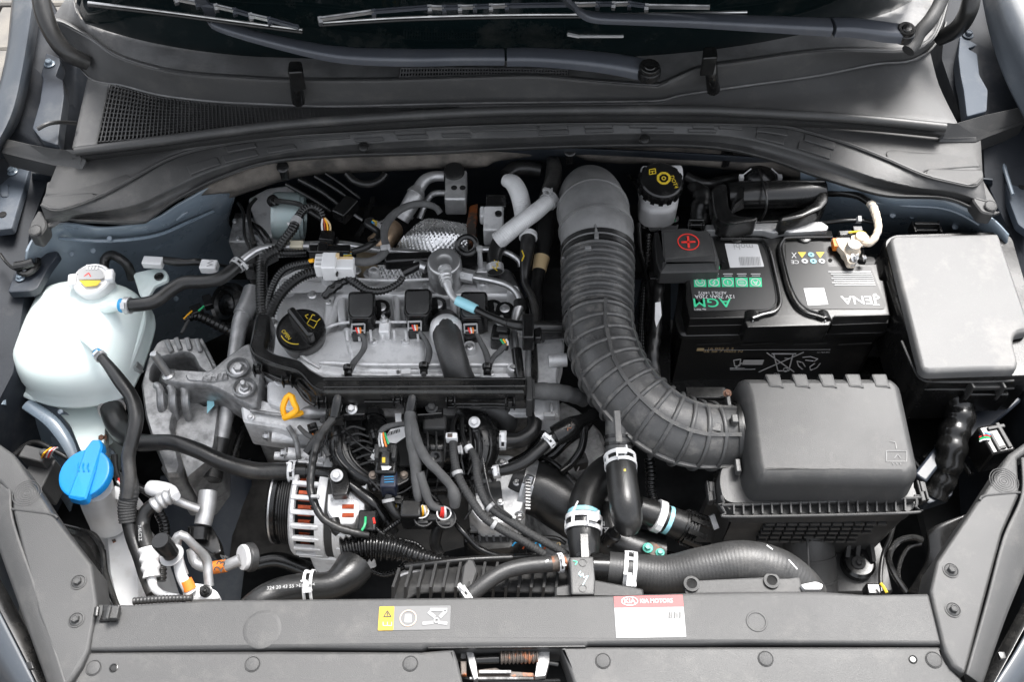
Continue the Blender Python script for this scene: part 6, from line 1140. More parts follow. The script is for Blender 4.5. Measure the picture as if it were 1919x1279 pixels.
text(bt, 'AE70L2 14972', 1335, 549, .0012, 6.5, PRN, 180); text(bt, '12V 70Ah 720A', 1340, 556, .0012, 8.5, PRN, 180); text(bt, 'AGM', 1334, 567, .0012, 21, GRNP, 180, sx=1.15, ext=.0003); text(bt, 'No 70872', 1312, 580, .0012, 4, PRN, 180)
text(bt, 'JENA', 1610, 562, .0012, 19, PRN, 180, sx=1.15); strip(bt, [(1640, 554), (1648, 558), (1640, 562)], .0012, 3, PRN, 'logo_mark'); text(bt, 'www.', 1642, 572, .0012, 4, PRN, 180)
for k in range(7): strip(bt, [(1552+k*1+(k*13 % 9), 510+k*4.1), (1632+k*1.4, 510+k*4.1)], .0012, 1.3, PRN, 'small_print')
for k in range(3):
    u = 1503+k*17; v = 478
    if k != 1: decal(bt, [(u-8, 473), (u+8, 473), (u, 484)], .0009, YEL, 'warning_triangle')
    else: ringd(bt, u, v, .0012, 3.2, 5.5, CYAN, 'blue_disc', 14)
    ringd(bt, 1508+k*16, 490, .0012, 3.4, 5.6, CYAN if k == 1 else PRN, 'safety_disc', 14); 
    if k == 0: strip(bt, [(1484, 474), (1492, 484)], .0012, 1.3, PRN, 'bin_symbol'); strip(bt, [(1492, 474), (1484, 484)], .0012, 1.3, PRN, 'bin_symbol')
text(bt, 'CE', 1490, 491, .0012, 9, PRN, 180)
decal(bt, [(1506, 541), (1544, 540), (1552, 571), (1514, 573)], .0009, PRN, 'blank_white_square', .0004)
# plugs & holes
for u, v in ((1346, 449), (1356, 490), (1545, 444), (1556, 488)):
    M = Mb(); lathe(M, W(u, v, .0005), (0, 0, 1), [(.0028, 0), (.0028, .0006), (.0001, .0006)], 12); obj('vent_hole', M, VOID, bt)
for u, v in ((1378, 446), (1506, 446)):
    M = Mb(); lathe(M, W(u, v, .0), (0, 0, 1), [(.011, 0), (.011, .003), (.009, .004), (.0001, .004)], 20); obj('vent_plug', M, PLG, bt)
# handles
for sgn, pts in ((1, [(1350, 448), (1420, 449), (1434, 455), (1444, 476), (1452, 510), (1460, 545), (1462, 570), (1452, 584), (1430, 590), (1410, 597)]), (-1, [(1560, 445), (1480, 446), (1466, 452), (1460, 470), (1468, 510), (1478, 545), (1492, 572), (1510, 586), (1530, 592), (1545, 597)])):
    M = Mb(); tube(M, Path([(u, v, .004, 3.6) for u, v in pts], 8), 8); obj('carry_handle', M, PLG, bt)
    M = Mb(); tube(M, Path([(u-sgn*7, v-5, .001, 2) for u, v in pts[2:-1]], 8), 6); obj('handle_inner_rim', M, PLX, bt)
    u, v = pts[-1]; M = Mb(); lathe(M, W(u-2, v+6, -.004), (0, -1, .25), [(.0105, -.012), (.011, .0), (.01, .003), (.006, .003), (.005, .001), (.0001, .001)], 24); obj('handle_pivot', M, PLG, bt)
    M = Mb(); p = W(u-2, v+6, -.004)+Vector((0, -.0035, .001)); bar(M, p-Vector((.0005, 0, .006)), p+Vector((.0005, 0, .006)), .0015, .001, Vector((0, 1, 0))); obj('pivot_slot', M, GRYP, bt)
# front print
fp = lambda u, v: W(u, v, -.1)
def fpt(u, v, y=None):     # a point on the battery's front face seen at (u, v)
    d = Vector(((u-CX)/FPX, 0, 0))-UP*((v-CY)/FPX)+FW; q = W(1470, 627, -.036); Y = q.y+.0045; return CAM+d*((Y-CAM.y)/d.y)
def fstrip(pts, w, m=PRN, name='printed_line'):
    Q = Mb(); P = [fpt(u, v) for u, v in pts]
    for a, b in zip(P, P[1:]): bar(Q, a+Vector((0, -.0006, 0)), b+Vector((0, -.0006, 0)), w*SC(a), .0006, Vector((0, -1, 0)))
    obj(name, Q, m, bt, flat=True)
for a, b in ((1307, 1370), (1390, 1455), (1487, 1550), (1571, 1634)): fstrip([(a, 646), (b, 643)], 3, PLX, 'case_rib')
def ftext(s, u, v, size, m=PRN, rot=0, sx=1): text(bt, s, u, v, 0, size, m, rot, 'front', ext=.0008, sx=sx, depth=fpt(u, v))
ftext('16 052 2 3', 1350, 653, 7, TAN, 0, 1.2); ftext('25 50 7 0002 N', 1355, 658.5, 7, TAN, 0, 1.2); fstrip([(1306, 655), (1319, 655)], 8, TAN); ftext('15 783 091', 1543, 660, 4)
fstrip([(1320, 656), (1556, 655)], .6, GRYP)
fstrip([(1375, 675), (1388, 673), (1386, 686), (1377, 686), (1375, 675)], 2); fstrip([(1378, 690), (1390, 680)], 3)
fstrip([(1392, 679), (1430, 679)], 15, PRN, 'white_square_mark')
# crossed-out bin and recycling loop
fstrip([(1450, 664), (1458, 695), (1478, 695), (1486, 664)], 2.2); fstrip([(1446, 663), (1492, 663)], 3); fstrip([(1437, 661), (1488, 697)], 2); fstrip([(1506, 660), (1422, 697)], 2); fstrip([(1470, 671), (1478, 672)], 1.5)
for a in range(8): fstrip([(1472+4*math.cos(a*.785), 693+4*math.sin(a*.785)), (1472+4*math.cos((a+1)*.785), 693+4*math.sin((a+1)*.785))], 1.4)
for a in range(3):
    q = [(math.cos(R(x)), math.sin(R(x))) for x in (-120+a*120, -80+a*120, -40+a*120)]
    fstrip([(1515+22*q[0][0], 681+13*q[0][1]), (1515+20*q[1][0], 681+13*q[1][1]), (1515+23*q[2][0], 681+13*q[2][1])], 1.7); fstrip([(1515+12*q[0][0], 681+7*q[0][1]), (1515+12*q[2][0], 681+7*q[2][1])], 1.7)
    fstrip([(1515+23*q[2][0], 681+13*q[2][1]), (1515+14*q[2][0], 681+6*q[2][1])], 1.7)
ftext('Pb', 1456, 702, 11); fstrip([(1368, 690), (1395, 690)], .8); fstrip([(1368, 692.5), (1415, 692)], .8); ftext('SK', 1500, 703, 9)
text(bt, 'PHI 580', 1604, 618, -.0338, 9, TAN, 180)
# battery hold rear bracket, terminals
t = thing('battery_strap', 'long silver aluminium strap bar behind the battery', 'bracket', 1430, 426, -.02)
M = Mb(); slab(M, [(1322, 420), (1540, 414), (1554, 424), (1550, 432), (1480, 436), (1470, 432), (1450, 437), (1430, 432), (1322, 432)], .012, .012, .0025, 3); obj('strap_bar', M, PIPE, t)
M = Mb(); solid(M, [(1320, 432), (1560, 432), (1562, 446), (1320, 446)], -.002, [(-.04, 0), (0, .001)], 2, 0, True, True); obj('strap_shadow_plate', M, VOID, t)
t = thing('terminal_cover', 'square grey-black fuse cover with red plus sign on the battery', 'terminal cover', 1290, 470, 0)
M = Mb(); solid(M, [(1228, 424), (1284, 420), (1332, 430), (1338, 432), (1352, 480), (1350, 498), (1240, 500), (1232, 480)], .03, [(-.035, -.001), (-.014, 0), (-.012, .003), (0, .008)], 3, 0, True, True); lidc = obj('cover_lid', M, PLX, t)
M = Mb(); solid(M, [(1243, 436), (1328, 432), (1338, 478), (1246, 486)], .0305, [(-.001, 0), (0, .0006)], 4, 0, True, True); obj('recessed_panel', M, PLD, t)
ringd(t, 1290, 454, .0309, 19.5, 2, RED, 'red_ring', 32); strip(t, [(1277, 454.5), (1303, 453.5)], .031, 4, RED, 'plus_bar'); strip(t, [(1289, 443), (1291, 465)], .031, 4, RED, 'plus_bar')
M = Mb(); pbox(M, 1296, 498, .0, 116, 10, .012); obj('cover_base', M, PLG, t, bev=.001); M = Mb(); pbox(M, 1318, 500, .002, 62, 8, .01); obj('green_fuse_base', M, GRN, t, bev=.001)
M = Mb(); pbox(M, 1294, 416, .03, 4, 14, .014); pbox(M, 1318, 416, .03, 4, 14, .014); pbox(M, 1306, 411, .032, 28, 4, .006); pbox(M, 1306, 420, .03, 20, 4, .006); obj('cover_hinge', M, PLG, t, bev=.001)
t = thing('negative_terminal', 'corroded pale battery terminal clamp with braided white strap', 'battery terminal', 1600, 470, .0)
M = Mb(); lathe(M, W(1596, 470, .012), (0, 0, 1), [(.012, -.02), (.0125, .0), (.01, .004), (.0095, .012), (.0085, .014), (.0001, .014)], 24); obj('terminal_post', M, GREASE, t)
M = Mb(); slab(M, [(1565, 446), (1590, 440), (1600, 452), (1612, 470), (1606, 494), (1590, 494), (1584, 475), (1572, 462)], .016, .01, .002, 5); obj('clamp_body', M, GREASE, t); M = Mb(); pbox(M, 1569, 454, .014, 14, 16, .01); obj('orange_washer', M, ORG, t)
M = Mb(); slab(M, [(1565, 450), (1580, 480), (1625, 490), (1616, 452), (1590, 440)], .004, .014, .002, 3); obj('terminal_recess', M, VOID, t)
bolt(t, 1600, 484, .018, 9, STL, (.6, -.4, .8)); bolt(t, 1617, 484, .014, 7, STL, (1, 0, .3))
M = Mb(); lathe(M, W(1612, 450, .016), (0, 0, 1), [(.013, 0), (.013, .003), (.009, .004), (.008, .009), (.0001, .009)], 20); obj('strap_lug', M, GREASE, t)
M = Mb(); tube(M, Path([(1612, 452, .018, 5), (1628, 456, .022, 7), (1640, 445, .028, 7), (1646, 425, .034, 7), (1640, 398, .036, 8), (1634, 385, .034, 8), (1628, 380, .03, 7)], 8), 10, rib=(.01, .05)); obj('woven_strap', M, GREASE, t)
M = Mb(); pbox(M, 1595, 436, .02, 44, 10, .012, 3); pbox(M, 1608, 428, .024, 18, 10, .012); obj('sensor_plug', M, PLG, t, bev=.001); wire(t, [(1590, 436, .022), (1612, 434, .024), (1622, 438, .022)], 2, YEL)
hose('battery_cable', 'thick black cable arching from the fuse carrier to the woven strap', 'cable', [(1545, 362, .01, 7), (1580, 362, .02, 7), (1610, 368, .028, 7), (1632, 382, .032, 7)], PLG)
hose('battery_cable', 'thin black cable clipped behind the battery terminal', 'cable', [(1530, 420, .0, 4), (1580, 414, .012, 4), (1620, 414, .014, 4), (1640, 418, .02, 4)], RUB, clamps=[dict(t=.7, w=9, m=GRYP, style='band')])
# black strapped fuse carrier
t = thing('fuse_carrier', 'glossy black relay and cable carrier bound by a strap behind the battery', 'fuse carrier', 1445, 380, -.05)
M = Mb(); tube(M, Path([(1365, 368, .02, 25), (1400, 366, .022, 26), (1480, 364, .022, 26), (1540, 362, .02, 25)], 6), 24); obj('carrier_barrel', M, PLG, t, ang=60)
M = Mb(); slab(M, [(1362, 388), (1530, 384), (1524, 412), (1400, 418), (1364, 410)], -.005, .02, .002, 4); obj('carrier_base', M, PLG, t)
for a, pts in ((0, [(1334, 352), (1350, 342), (1364, 344), (1366, 380), (1372, 398), (1390, 405), (1422, 405), (1418, 413), (1370, 420), (1346, 414), (1338, 390)]), (1, [(1524, 334), (1540, 330), (1552, 340), (1554, 376), (1540, 392), (1500, 408), (1462, 415), (1458, 407), (1500, 392), (1526, 378), (1534, 360)])):
    M = Mb(); slab(M, pts, .035, .03, .004, 8); obj('carrier_arm', M, PLG, t)
M = Mb(); lathe(M, W(1425, 336, .0), (0, -.2, 1), [(.026, -.03), (.026, .0), (.022, .012), (.012, .018), (.0001, .02)], 28); obj('rubber_dome', M, PLG, t, ang=60)
M = Mb(); tube(M, Path([(1423, 318, .02, 2.2), (1430, 345, .045, 2.2), (1437, 370, .046, 2.2), (1435, 395, .03, 2.2), (1425, 414, .0, 2.2)], 8), 6); obj('cable_tie', M, RUB, t)
for a, b in ((1390, 1408), (1462, 1446)):
    M = Mb(); tube(M, Path([(a, 330, .01, 1.2), (b, 316, .02, 1.2)], 4), 6); pbox(M, a, 330, .012, 8, 8, .006); obj('white_wire_tie', M, WHT, t)
M = Mb(); solid(M, [(1380, 350), (1396, 345), (1400, 372), (1372, 384)], .042, [(-.02, 0), (0, .004)], 3, 0, True, True); obj('carrier_ridge', M, PLG, t)
for k in range(12):
    M = Mb(); pbox(M, 1372+k*13, 386, .008, 6, 3, .004); obj('carrier_tooth', M, PLG, t)
M = Mb(); tube(M, Path([(1300, 345, -.02, 14), (1318, 372, -.02, 18), (1310, 400, -.03, 18), (1318, 420, -.04, 15)], 8), 14, rib=(.02, .08)); obj('crumpled_loom', M, RUB, label='crumpled taped black loom left of the fuse carrier', cat='wiring loom')
hose('rear_loom', 'black loom running along the bulkhead beside the brake fluid reservoir', 'wiring loom', [(1285, 330, -.01, 9), (1320, 345, -.015, 10), (1350, 340, -.02, 10), (1390, 330, -.02, 9)], RUB)
# ================================================================ BRAKE FLUID RESERVOIR
t = thing('brake_fluid_reservoir', 'brake fluid reservoir with black ribbed cap printed with yellow symbols', 'brake fluid reservoir', 1240, 380, -.06)
M = Mb(); dome(M, [(1200, 345), (1268, 342), (1274, 365), (1270, 388), (1254, 396), (1216, 396), (1200, 384)], -.01, .035, .008, 8); obj('reservoir_body', M, WHT, t, ang=60)
M = Mb(); dome(M, [(1200, 308), (1280, 306), (1282, 330), (1205, 335)], .02, .05, .006, 8); obj('reservoir_body', M, WHT, t, ang=60)
M = Mb(); solid(M, [(1202, 378), (1272, 374), (1268, 392), (1250, 400), (1218, 400), (1203, 392)], -.0155, [(-.018, .001), (0, .0)], 8, 0, True, True); obj('fluid_level', M, AMB, t)
M = Mb(); c = W(1240, 336, .05); s = SC(c); ax2 = Vector((.05, -.16, 1))
vs_ = [(36*s, -.022), (39*s, -.02), (41*s, -.006), (40*s, -.002), (37*s, 0), (.0001, .0006)]; lathe(M, c, ax2, vs_, 48); cp = obj('reservoir_cap', M, PLG, t)
for k in range(16):
    a = 2*math.pi*k/16; x_ = ax2.orthogonal().normalized(); y_ = ax2.normalized().cross(x_); d = x_*math.cos(a)+y_*math.sin(a); M = Mb(); bar(M, c+d*41*s-ax2.normalized()*.02, c+d*42*s-ax2.normalized()*.005, .006, .003, d); obj('grip_rib', M, PLG, cp)
PX = Vector((1, 0, 0)); 
def cpt(u, v): 
    d = Vector(((u-CX)/FPX, 0, 0))-UP*((v-CY)/FPX)+FW; n_ = ax2.normalized(); q = c+n_*.0012; return CAM+d*((q-CAM).dot(n_)/d.dot(n_))
def cstrip(pts, w, m=YEL):
    Q = Mb(); P = [cpt(*p) for p in pts]
    for a, b in zip(P, P[1:]): bar(Q, a, b, w*SC(a), .0005, ax2)
    obj('yellow_symbol', Q, m, cp, flat=True)
for r_, w_ in ((10.5, 4.5), (3, 2)): cstrip([(1244+r_*1.1*math.cos(a*math.pi/(4 if r_ > 5 else 8)+.4), 334+r_*math.sin(a*math.pi/(4 if r_ > 5 else 8)+.4)) for a in range(9 if r_ > 5 else 17)], w_)
cstrip([(1240+8*math.cos(a), 334+8*math.sin(a)) for a in (2.4, 2.8, 3.2, 3.6)], 1.2); cstrip([(1217, 327), (1217, 318), (1228, 316), (1229, 325), (1217, 327)], 1.5); cstrip([(1218, 322), (1228, 320)], 1.2); cstrip([(1222, 320), (1223, 326)], 1.5)
text(cp, 'DOT4', 1263, 341, 0, 8, YEL, -75, (Vector((1, 0, 0)), Vector((0, 1, .16)).normalized()), depth=cpt(1263, 341))
M = Mb(); tube(M, Path([(1220, 420, -.08, 14), (1245, 418, -.07, 14), (1270, 420, -.07, 10)], 5), 14); obj('master_cylinder', M, ALU, t); M = Mb(); lathe(M, W(1263, 412, -.05), (0, -.5, 1), [(.009, 0), (.01, .003), (.006, .008), (.0001, .009)], 14); obj('union_cap', M, PLG, t); wire(t, [(1262, 408, -.043), (1263, 414, -.043)], 4, GRN)
# ================================================================ HEATER HOSES, SILVER SLEEVES
hose('silver_heater_hose', 'corrugated silver-sleeved hose rising vertically behind the engine', 'hose', [(948, 338, .02, 12), (962, 344, .025, 16), (972, 362, .025, 17), (978, 385, .02, 17), (982, 410, .012, 17)], SLEEVE, rib=(.0028, .014), n=20)
t, P = hose('silver_heater_hose', 'corrugated silver-sleeved hose crossing diagonally in front of the other', 'hose', [(1034, 372, .035, 14), (1020, 384, .036, 15), (998, 402, .034, 16), (972, 420, .03, 16), (945, 442, .022, 17), (932, 452, .016, 17)], SLEEVE, rib=(.0028, .014), n=20, clamps=[dict(t=.05, w=14, m=ZINC, style='spring', ang=30)])
hose('heater_pipe', 'thick black heater hose standing against the bulkhead', 'hose', [(1036, 300, .0, 12), (1038, 315, .012, 15), (1036, 340, .012, 16), (1026, 375, .005, 17), (1022, 420, -.005, 17), (1020, 460, -.01, 16), (1012, 500, -.015, 13), (1006, 540, -.02, 11), (1008, 580, -.02, 10), (1012, 640, -.025, 9)], RUB, n=18)
band(bpy.data.objects['heater_pipe'], o_path['heater_pipe'], .61, 30, TAN, 1.05, 'tan_tape_band')
hose('heater_hose', 'black heater hose with yellow paint streaks beside the stud bracket', 'hose', [(940, 448, .01, 16), (932, 465, .008, 15), (926, 485, .005, 14), (928, 510, .0, 14)], RUB, clamps=[dict(t=.9, w=14, m=ZINC, style='band')])
o = bpy.data.objects['heater_hose']
for a, b in (((926, 488), (934, 500)), ((934, 490), (930, 504)), ((922, 500), (932, 508))): strip(o, [a, b], .0165, 1.6, YEL, 'paint_streak')
t, P = hose('taped_heater_hose', 'black hose narrowing below a white collar, right of the streaked hose', 'hose', [(990, 440, .01, 14), (989, 460, .01, 14), (986, 485, .008, 12), (984, 505, .005, 10), (984, 530, .0, 7), (996, 555, .0, 7), (1003, 580, 0, 7), (1004, 610, 0, 7)], RUB, clamps=[dict(t=.02, w=10, m=WHT, style='band', tabs=0)])
strip(t, [(978, 470), (982, 480), (978, 490)], .024, 2.2, YEL, 'paint_streak')
t = thing('solenoid_valve', 'small silver and black solenoid valve behind the crossing silver hoses', 'valve', 925, 400, -.05)
M = Mb(); pbox(M, 930, 375, .004, 40, 26, .03); obj('coil_cap', M, PLG, t, bev=.002); M = Mb(); pbox(M, 925, 408, .004, 38, 50, .035); pbox(M, 904, 395, .0, 10, 22, .02); obj('valve_casting', M, ALU, t, bev=.003); M = Mb(); lathe(M, W(934, 402, .005), (0, 0, 1), [(.005, 0), (.005, .003), (.0001, .004)], 14); obj('valve_button', M, PLG, t)
hose('rear_black_hose', 'black hose looping behind the silver-sleeved hoses', 'hose', [(948, 330, -.01, 14), (965, 318, -.01, 15), (990, 316, -.01, 14), (1015, 320, -.01, 13)], RUB)
M = Mb(); bar(M, W(1050, 345, .01), W(1100, 345, .01), .02, .01); obj('bracket_plate_small', M, PLG, en) if False else None
t = thing('bulkhead_bracket', 'dark rusty bracket plate hanging from the bulkhead left of the valve', 'bracket', 890, 400, -.06); M = Mb(); slab(M, [(880, 385), (896, 380), (892, 440), (872, 470), (870, 440)], -.03, .02, .002, 3); obj('bracket_plate', M, RUST, t)
t, P = hose('rear_ring_hose', 'black oval grommet hose high on the bulkhead', 'grommet', [(650, 325, -.0, 7), (665, 340, -.005, 7), (690, 346, -.008, 7), (712, 338, -.008, 7), (722, 326, -.005, 7)], RUB)
# ================================================================ FUSE BOX
fb = thing('fuse_box', 'large black fuse box at the right, lid coloured pale for its sheen', 'fuse box', 1790, 600, -.12)
M = Mb(); solid(M, [(1668, 448), (1676, 440), (1870, 436), (1874, 440), (1925, 590), (1930, 620), (1903, 625), (1900, 640), (1910, 680), (1905, 692), (1738, 698), (1728, 690)], .035, [(-.014, -.001), (-.005, 0), (-.002, .002), (0, .005)], 7, 0, True, True); obj('lid', M, mat('sheen_fuse_lid_plastic', .09, .48, col2=.11, sc1=9, rough2=.58, bump=.35, bsc=1100, dust=.35, spec=.4), fb, ang=40)  # lid base lightened to carry the sheen on top of black plastic
M = Mb(); solid(M, [(1655, 450), (1674, 438), (1880, 432), (1900, 445), (1945, 600), (1945, 706), (1900, 708), (1740, 712), (1724, 696), (1692, 600), (1664, 500)], .018, [(-.1, .002), (-.02, 0), (-.004, 0), (0, .003)], 10, 0, True, True); obj('body', M, PLG, fb, ang=40)
for z_, v_ in ((.012, 712), (-.006, 726)):
    M = Mb(); tube(M, Path([(1690, 640, z_, 2.4), (1712, 690, z_, 2.4), (1728, v_, z_, 2.4), (1760, v_+4, z_, 2.4), (1850, v_+4, z_, 2.4), (1900, v_+2, z_, 2.4)], 6), 8); obj('body_rim', M, PLX, fb)
M = Mb(); pbox(M, 1818, 710, .012, 5, 34, .03, 10); pbox(M, 1876, 710, .012, 5, 34, .03, 10); pbox(M, 1848, 704, .016, 56, 5, .01); pbox(M, 1848, 722, .006, 56, 10, .006); obj('front_latch', M, PLX, fb, bev=.001)
M = Mb(); pbox(M, 1848, 734, -.01, 84, 14, .04); obj('latch_base', M, PLG, fb, bev=.002)
M = Mb(); pbox(M, 1714, 424, .01, 5, 22, .02); pbox(M, 1762, 424, .01, 5, 22, .02); pbox(M, 1738, 418, .014, 46, 5, .008); pbox(M, 1738, 430, .006, 40, 5, .008); obj('rear_latch', M, PLG, fb, bev=.001)
for k in range(3):
    M = Mb(); pbox(M, 1908, 640+k*14, .01, 20, 4, .02, 20); obj('side_catch', M, PLX, fb, bev=.001)
for u, v in ((1690, 645), (1702, 680)):
    M = Mb(); lathe(M, W(u, v, -.02), (0, 0, 1), [(.008, -.01), (.008, 0), (.0001, .001)], 16); obj('side_lug', M, PLG, fb)
# right inner wing sheets
M = Mb(); loft(M, [[(1500, 322, .035), (1600, 352, .036), (1667, 370, .036), (1767, 374, .036), (1818, 392, .036), (1860, 410, .036), (1890, 440, .03)], [(1500, 350, .01), (1600, 372, .015), (1667, 386, .02), (1760, 390, .02), (1810, 408, .02), (1850, 425, .02), (1885, 460, .015)], [(1500, 420, -.08), (1600, 420, -.06), (1667, 420, -.04), (1750, 420, -.03), (1800, 430, -.03), (1840, 450, -.03), (1880, 500, -.03)], [(1500, 520, -.25), (1600, 500, -.22), (1667, 490, -.2), (1750, 480, -.18), (1800, 480, -.18), (1840, 490, -.18), (1880, 520, -.18)]], 40, 6, True)
o = obj('right_inner_wing', M, STEELP, thick=.003, label='slate blue painted inner wing behind the fuse box lid', cat='body panel', ang=60)
for u, v, z in ((1673, 403, -.005), (1709, 404, -.01), (1790, 425, -.02)): bolt(o, u, v, z, 6, STEELP, (0, -.6, .8), 'clip', 'pressed_dimple')
M = Mb(); tube(M, Path([(1620, 378, .02, 2.5), (1700, 386, .022, 2.5), (1760, 390, .022, 2.5), (1800, 402, .022, 2.5), (1835, 422, .022, 2.5)], 8), 6); obj('sealer_bead', M, STEELP, o)
M = Mb(); solid(M, [(1770, -20, .12), (1860, -20, .12), (1900, 120, .1), (1960, 300, .05), (2000, 600, 0), (2010, 900, -.04), (1940, 860, -.05), (1925, 700, -.04), (1898, 560, -.02), (1890, 440, 0), (1865, 390, .02), (1840, 330, .03), (1838, 262, .05), (1795, 215, .06), (1760, 110, .08), (1765, 50, .1)], .05, [(-.25, 0), (-.02, 0), (0, .004)], 6, 0, True, True)
rw = obj('right_wing_channel', M, CHAN, label='wing channel down the right edge of the bay, coloured dark as a shaded gap', cat='body panel')  # shade of the gap put into the colour here too
M = Mb(); loft(M, [[(1838, -30, .15), (1856, 60, .13), (1885, 150, .12), (1930, 240, .11)], [(1850, -30, .16), (1870, 50, .145), (1902, 130, .135), (1945, 220, .125)], [(1880, -40, .18), (1910, 30, .17), (1960, 130, .16), (2000, 220, .15)], [(1990, -50, .19), (2020, 30, .18), (2060, 130, .17), (2100, 220, .16)]], 20, 4, True); obj('wing_edge', M, FENDER, rw, thick=.002, ang=60)
M = Mb(); slab(M, [(1800, 56), (1808, 46), (1826, 48), (1834, 84), (1814, 90), (1832, 100), (1836, 140), (1852, 168), (1850, 208), (1812, 218), (1806, 168), (1800, 140), (1796, 105)], .1, .02, .002, 4); br = obj('hinge_bracket', M, STEELM, label='blue-grey bonnet hinge bracket with single bolt, upper right', cat='bracket')
bolt(br, 1814, 66, .102, 10, STEELM)
hose('door_seal', 'thick black rubber hose-like seal curving at the upper right corner', 'rubber seal', [(1822, -15, .2, 17), (1815, 20, .18, 17), (1795, 52, .15, 16), (1760, 72, .12, 14)], RUB)
hose('wiring_loom', 'fat crinkled black taped trunk dropping from the fuse box', 'wiring loom', [(1798, 742, -.04, 26), (1800, 780, -.05, 27), (1788, 815, -.06, 28), (1782, 850, -.07, 28), (1770, 890, -.09, 26), (1750, 930, -.11, 24)], PLG, rib=(.022, .05), n=20)
M = Mb(); slab(M, [(1700, 740), (1790, 745), (1780, 830), (1740, 900), (1700, 850)], -.13, .02, .003, 6); obj('battery_tray', M, PLG, label='glossy black battery tray side under the fuse box', cat='tray')
M = Mb(); bar(M, W(1722, 900, -.08), W(1800, 800, -.08), .018, .012); bar(M, W(1800, 820, -.07), W(1895, 740, -.07), .03, .012); obj('tray_stay', M, STEELD, label='dark blue stay bar crossing behind the trunk at right', cat='bracket', bev=.003)
t = thing('lamp_connector', 'black connector with silver frame and colour wires at far right', 'connector', 1865, 830, -.08)
M = Mb(); pbox(M, 1868, 822, -.03, 48, 50, .05, 12); obj('connector_shell', M, PLG, t, bev=.003); M = Mb(); pbox(M, 1882, 815, -.027, 8, 44, .004, 12); pbox(M, 1868, 800, -.027, 34, 6, .004, 12); pbox(M, 1866, 828, -.027, 6, 30, .004, 12); pbox(M, 1880, 838, -.027, 14, 5, .004, 12); obj('silver_frame', M, PANEL, t, bev=.001)
for k, m in enumerate((BLU, RED, GRN, WHT)): wire(t, [(1836, 816+k*4, -.035), (1846, 812+k*4, -.03), (1856, 816+k*3, -.028)], 1.8, m)
hose('right_cable', 'black cable curling beside the far right connector', 'cable', [(1820, 860, -.08, 5), (1830, 835, -.07, 5), (1838, 815, -.05, 5), (1850, 808, -.04, 5)], RUB)
for k, (u, v, w_, h_) in enumerate(((1762, 890, 40, 30), (1750, 915, 30, 40))): pass
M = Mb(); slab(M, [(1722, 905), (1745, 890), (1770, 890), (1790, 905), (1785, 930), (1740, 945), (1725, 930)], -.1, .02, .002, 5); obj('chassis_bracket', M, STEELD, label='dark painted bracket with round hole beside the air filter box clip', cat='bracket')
# left of battery: dark gap loom
hose('battery_side_loom', 'black loom with white paper tag down the left side of the battery', 'wiring loom', [(1238, 510, -.02, 10), (1232, 560, -.03, 11), (1228, 620, -.04, 12), (1222, 670, -.05, 12), (1230, 720, -.07, 12)], RUB, rib=(.02, .05))
decal(bpy.data.objects['battery_side_loom'], [(1228, 568), (1238, 566), (1240, 592), (1230, 614), (1227, 600)], -.012, WHT, 'paper_tag')
M = Mb(); solid(M, [(1200, 505), (1262, 505), (1262, 730), (1215, 700), (1200, 600)], -.1, [(-.15, 0), (0, .004)], 6, 0, True, True); obj('battery_tray', M, PLG, label='black plastic tray wall between intake duct and battery', cat='tray')
M = Mb(); pbox(M, 1480, 730, -.16, 460, 120, .06); obj('battery_base_tray', M, PLG, label='black tray floor under the battery', cat='tray')
M = Mb(); slab(M, [(1010, 600), (1058, 600), (1062, 618), (1010, 622)], -.0, .02, .002, 4); obj('duct_support', M, PLG, label='small black support block beside the fuel line clip', cat='bracket')
# ================================================================ FRONT HOSES
t, P = hose('radiator_top_hose', 'big black U-bend radiator hose end hanging over the front', 'hose', [(1162, 862, .012, 27), (1166, 900, .014, 29), (1172, 950, .012, 30), (1176, 975, .002, 28), (1176, 988, -.012, 22)], RUB, n=26, clamps=[dict(t=.04, w=24, m=WHT, style='spring', rs=1.06, ang=0)])
decal(t, [(1169, 880), (1173, 880), (1173, 884), (1169, 884)], .0545, YEL, 'yellow_dot')
t, P = hose('bypass_hose', 'thick black hose curving down into the front black box, with white clamp', 'hose', [(1180, 875, -.045, 34), (1150, 880, -.04, 33), (1118, 905, -.035, 32), (1098, 940, -.03, 31), (1094, 980, -.028, 31), (1094, 1010, -.03, 31), (1096, 1050, -.035, 26)], RUB, n=28)
clamp(t, P, .74, 30, WHT, 1, -20, 1.07); band(t, P, .66, 8, CYAN, 1.02, 'cyan_paint_band')
M = Mb(); tube(M, Path([(1083, 940, .0235, 1.6), (1076, 955, .0225, 2), (1072, 966, .021, 1.2)], 4), 6); obj('chalk_mark', M, PRN, t)
t = thing('coolant_outlet', 'black T-shaped coolant outlet box with handwritten chalk marks', 'coolant outlet', 1095, 1080, -.1)
M = Mb(); slab(M, [(1066, 1044), (1112, 1042), (1116, 1086), (1114, 1116), (1070, 1116)], .008, .05, .003, 4); obj('outlet_box', M, PLD, t); M = Mb(); tube(M, Path([(1096, 1010, -.03, 25), (1096, 1050, -.032, 24)], 3), 24); tube(M, Path([(1108, 1064, -.028, 27), (1150, 1066, -.028, 27)], 3), 24); pbox(M, 1096, 1030, .0, 14, 50, .02); obj('outlet_neck', M, PLG, t, ang=50)
strip(t, [(1074, 1052), (1082, 1054), (1078, 1060)], .0085, 1.5, GRNP, 'chalk_mark'); strip(t, [(1085, 1075), (1088, 1082), (1092, 1076), (1094, 1084), (1102, 1080), (1092, 1098)], .0085, 1.2, CYAN, 'chalk_mark'); strip(t, [(1084, 1078), (1088, 1072)], .0085, 1.2, CYAN, 'chalk_mark')
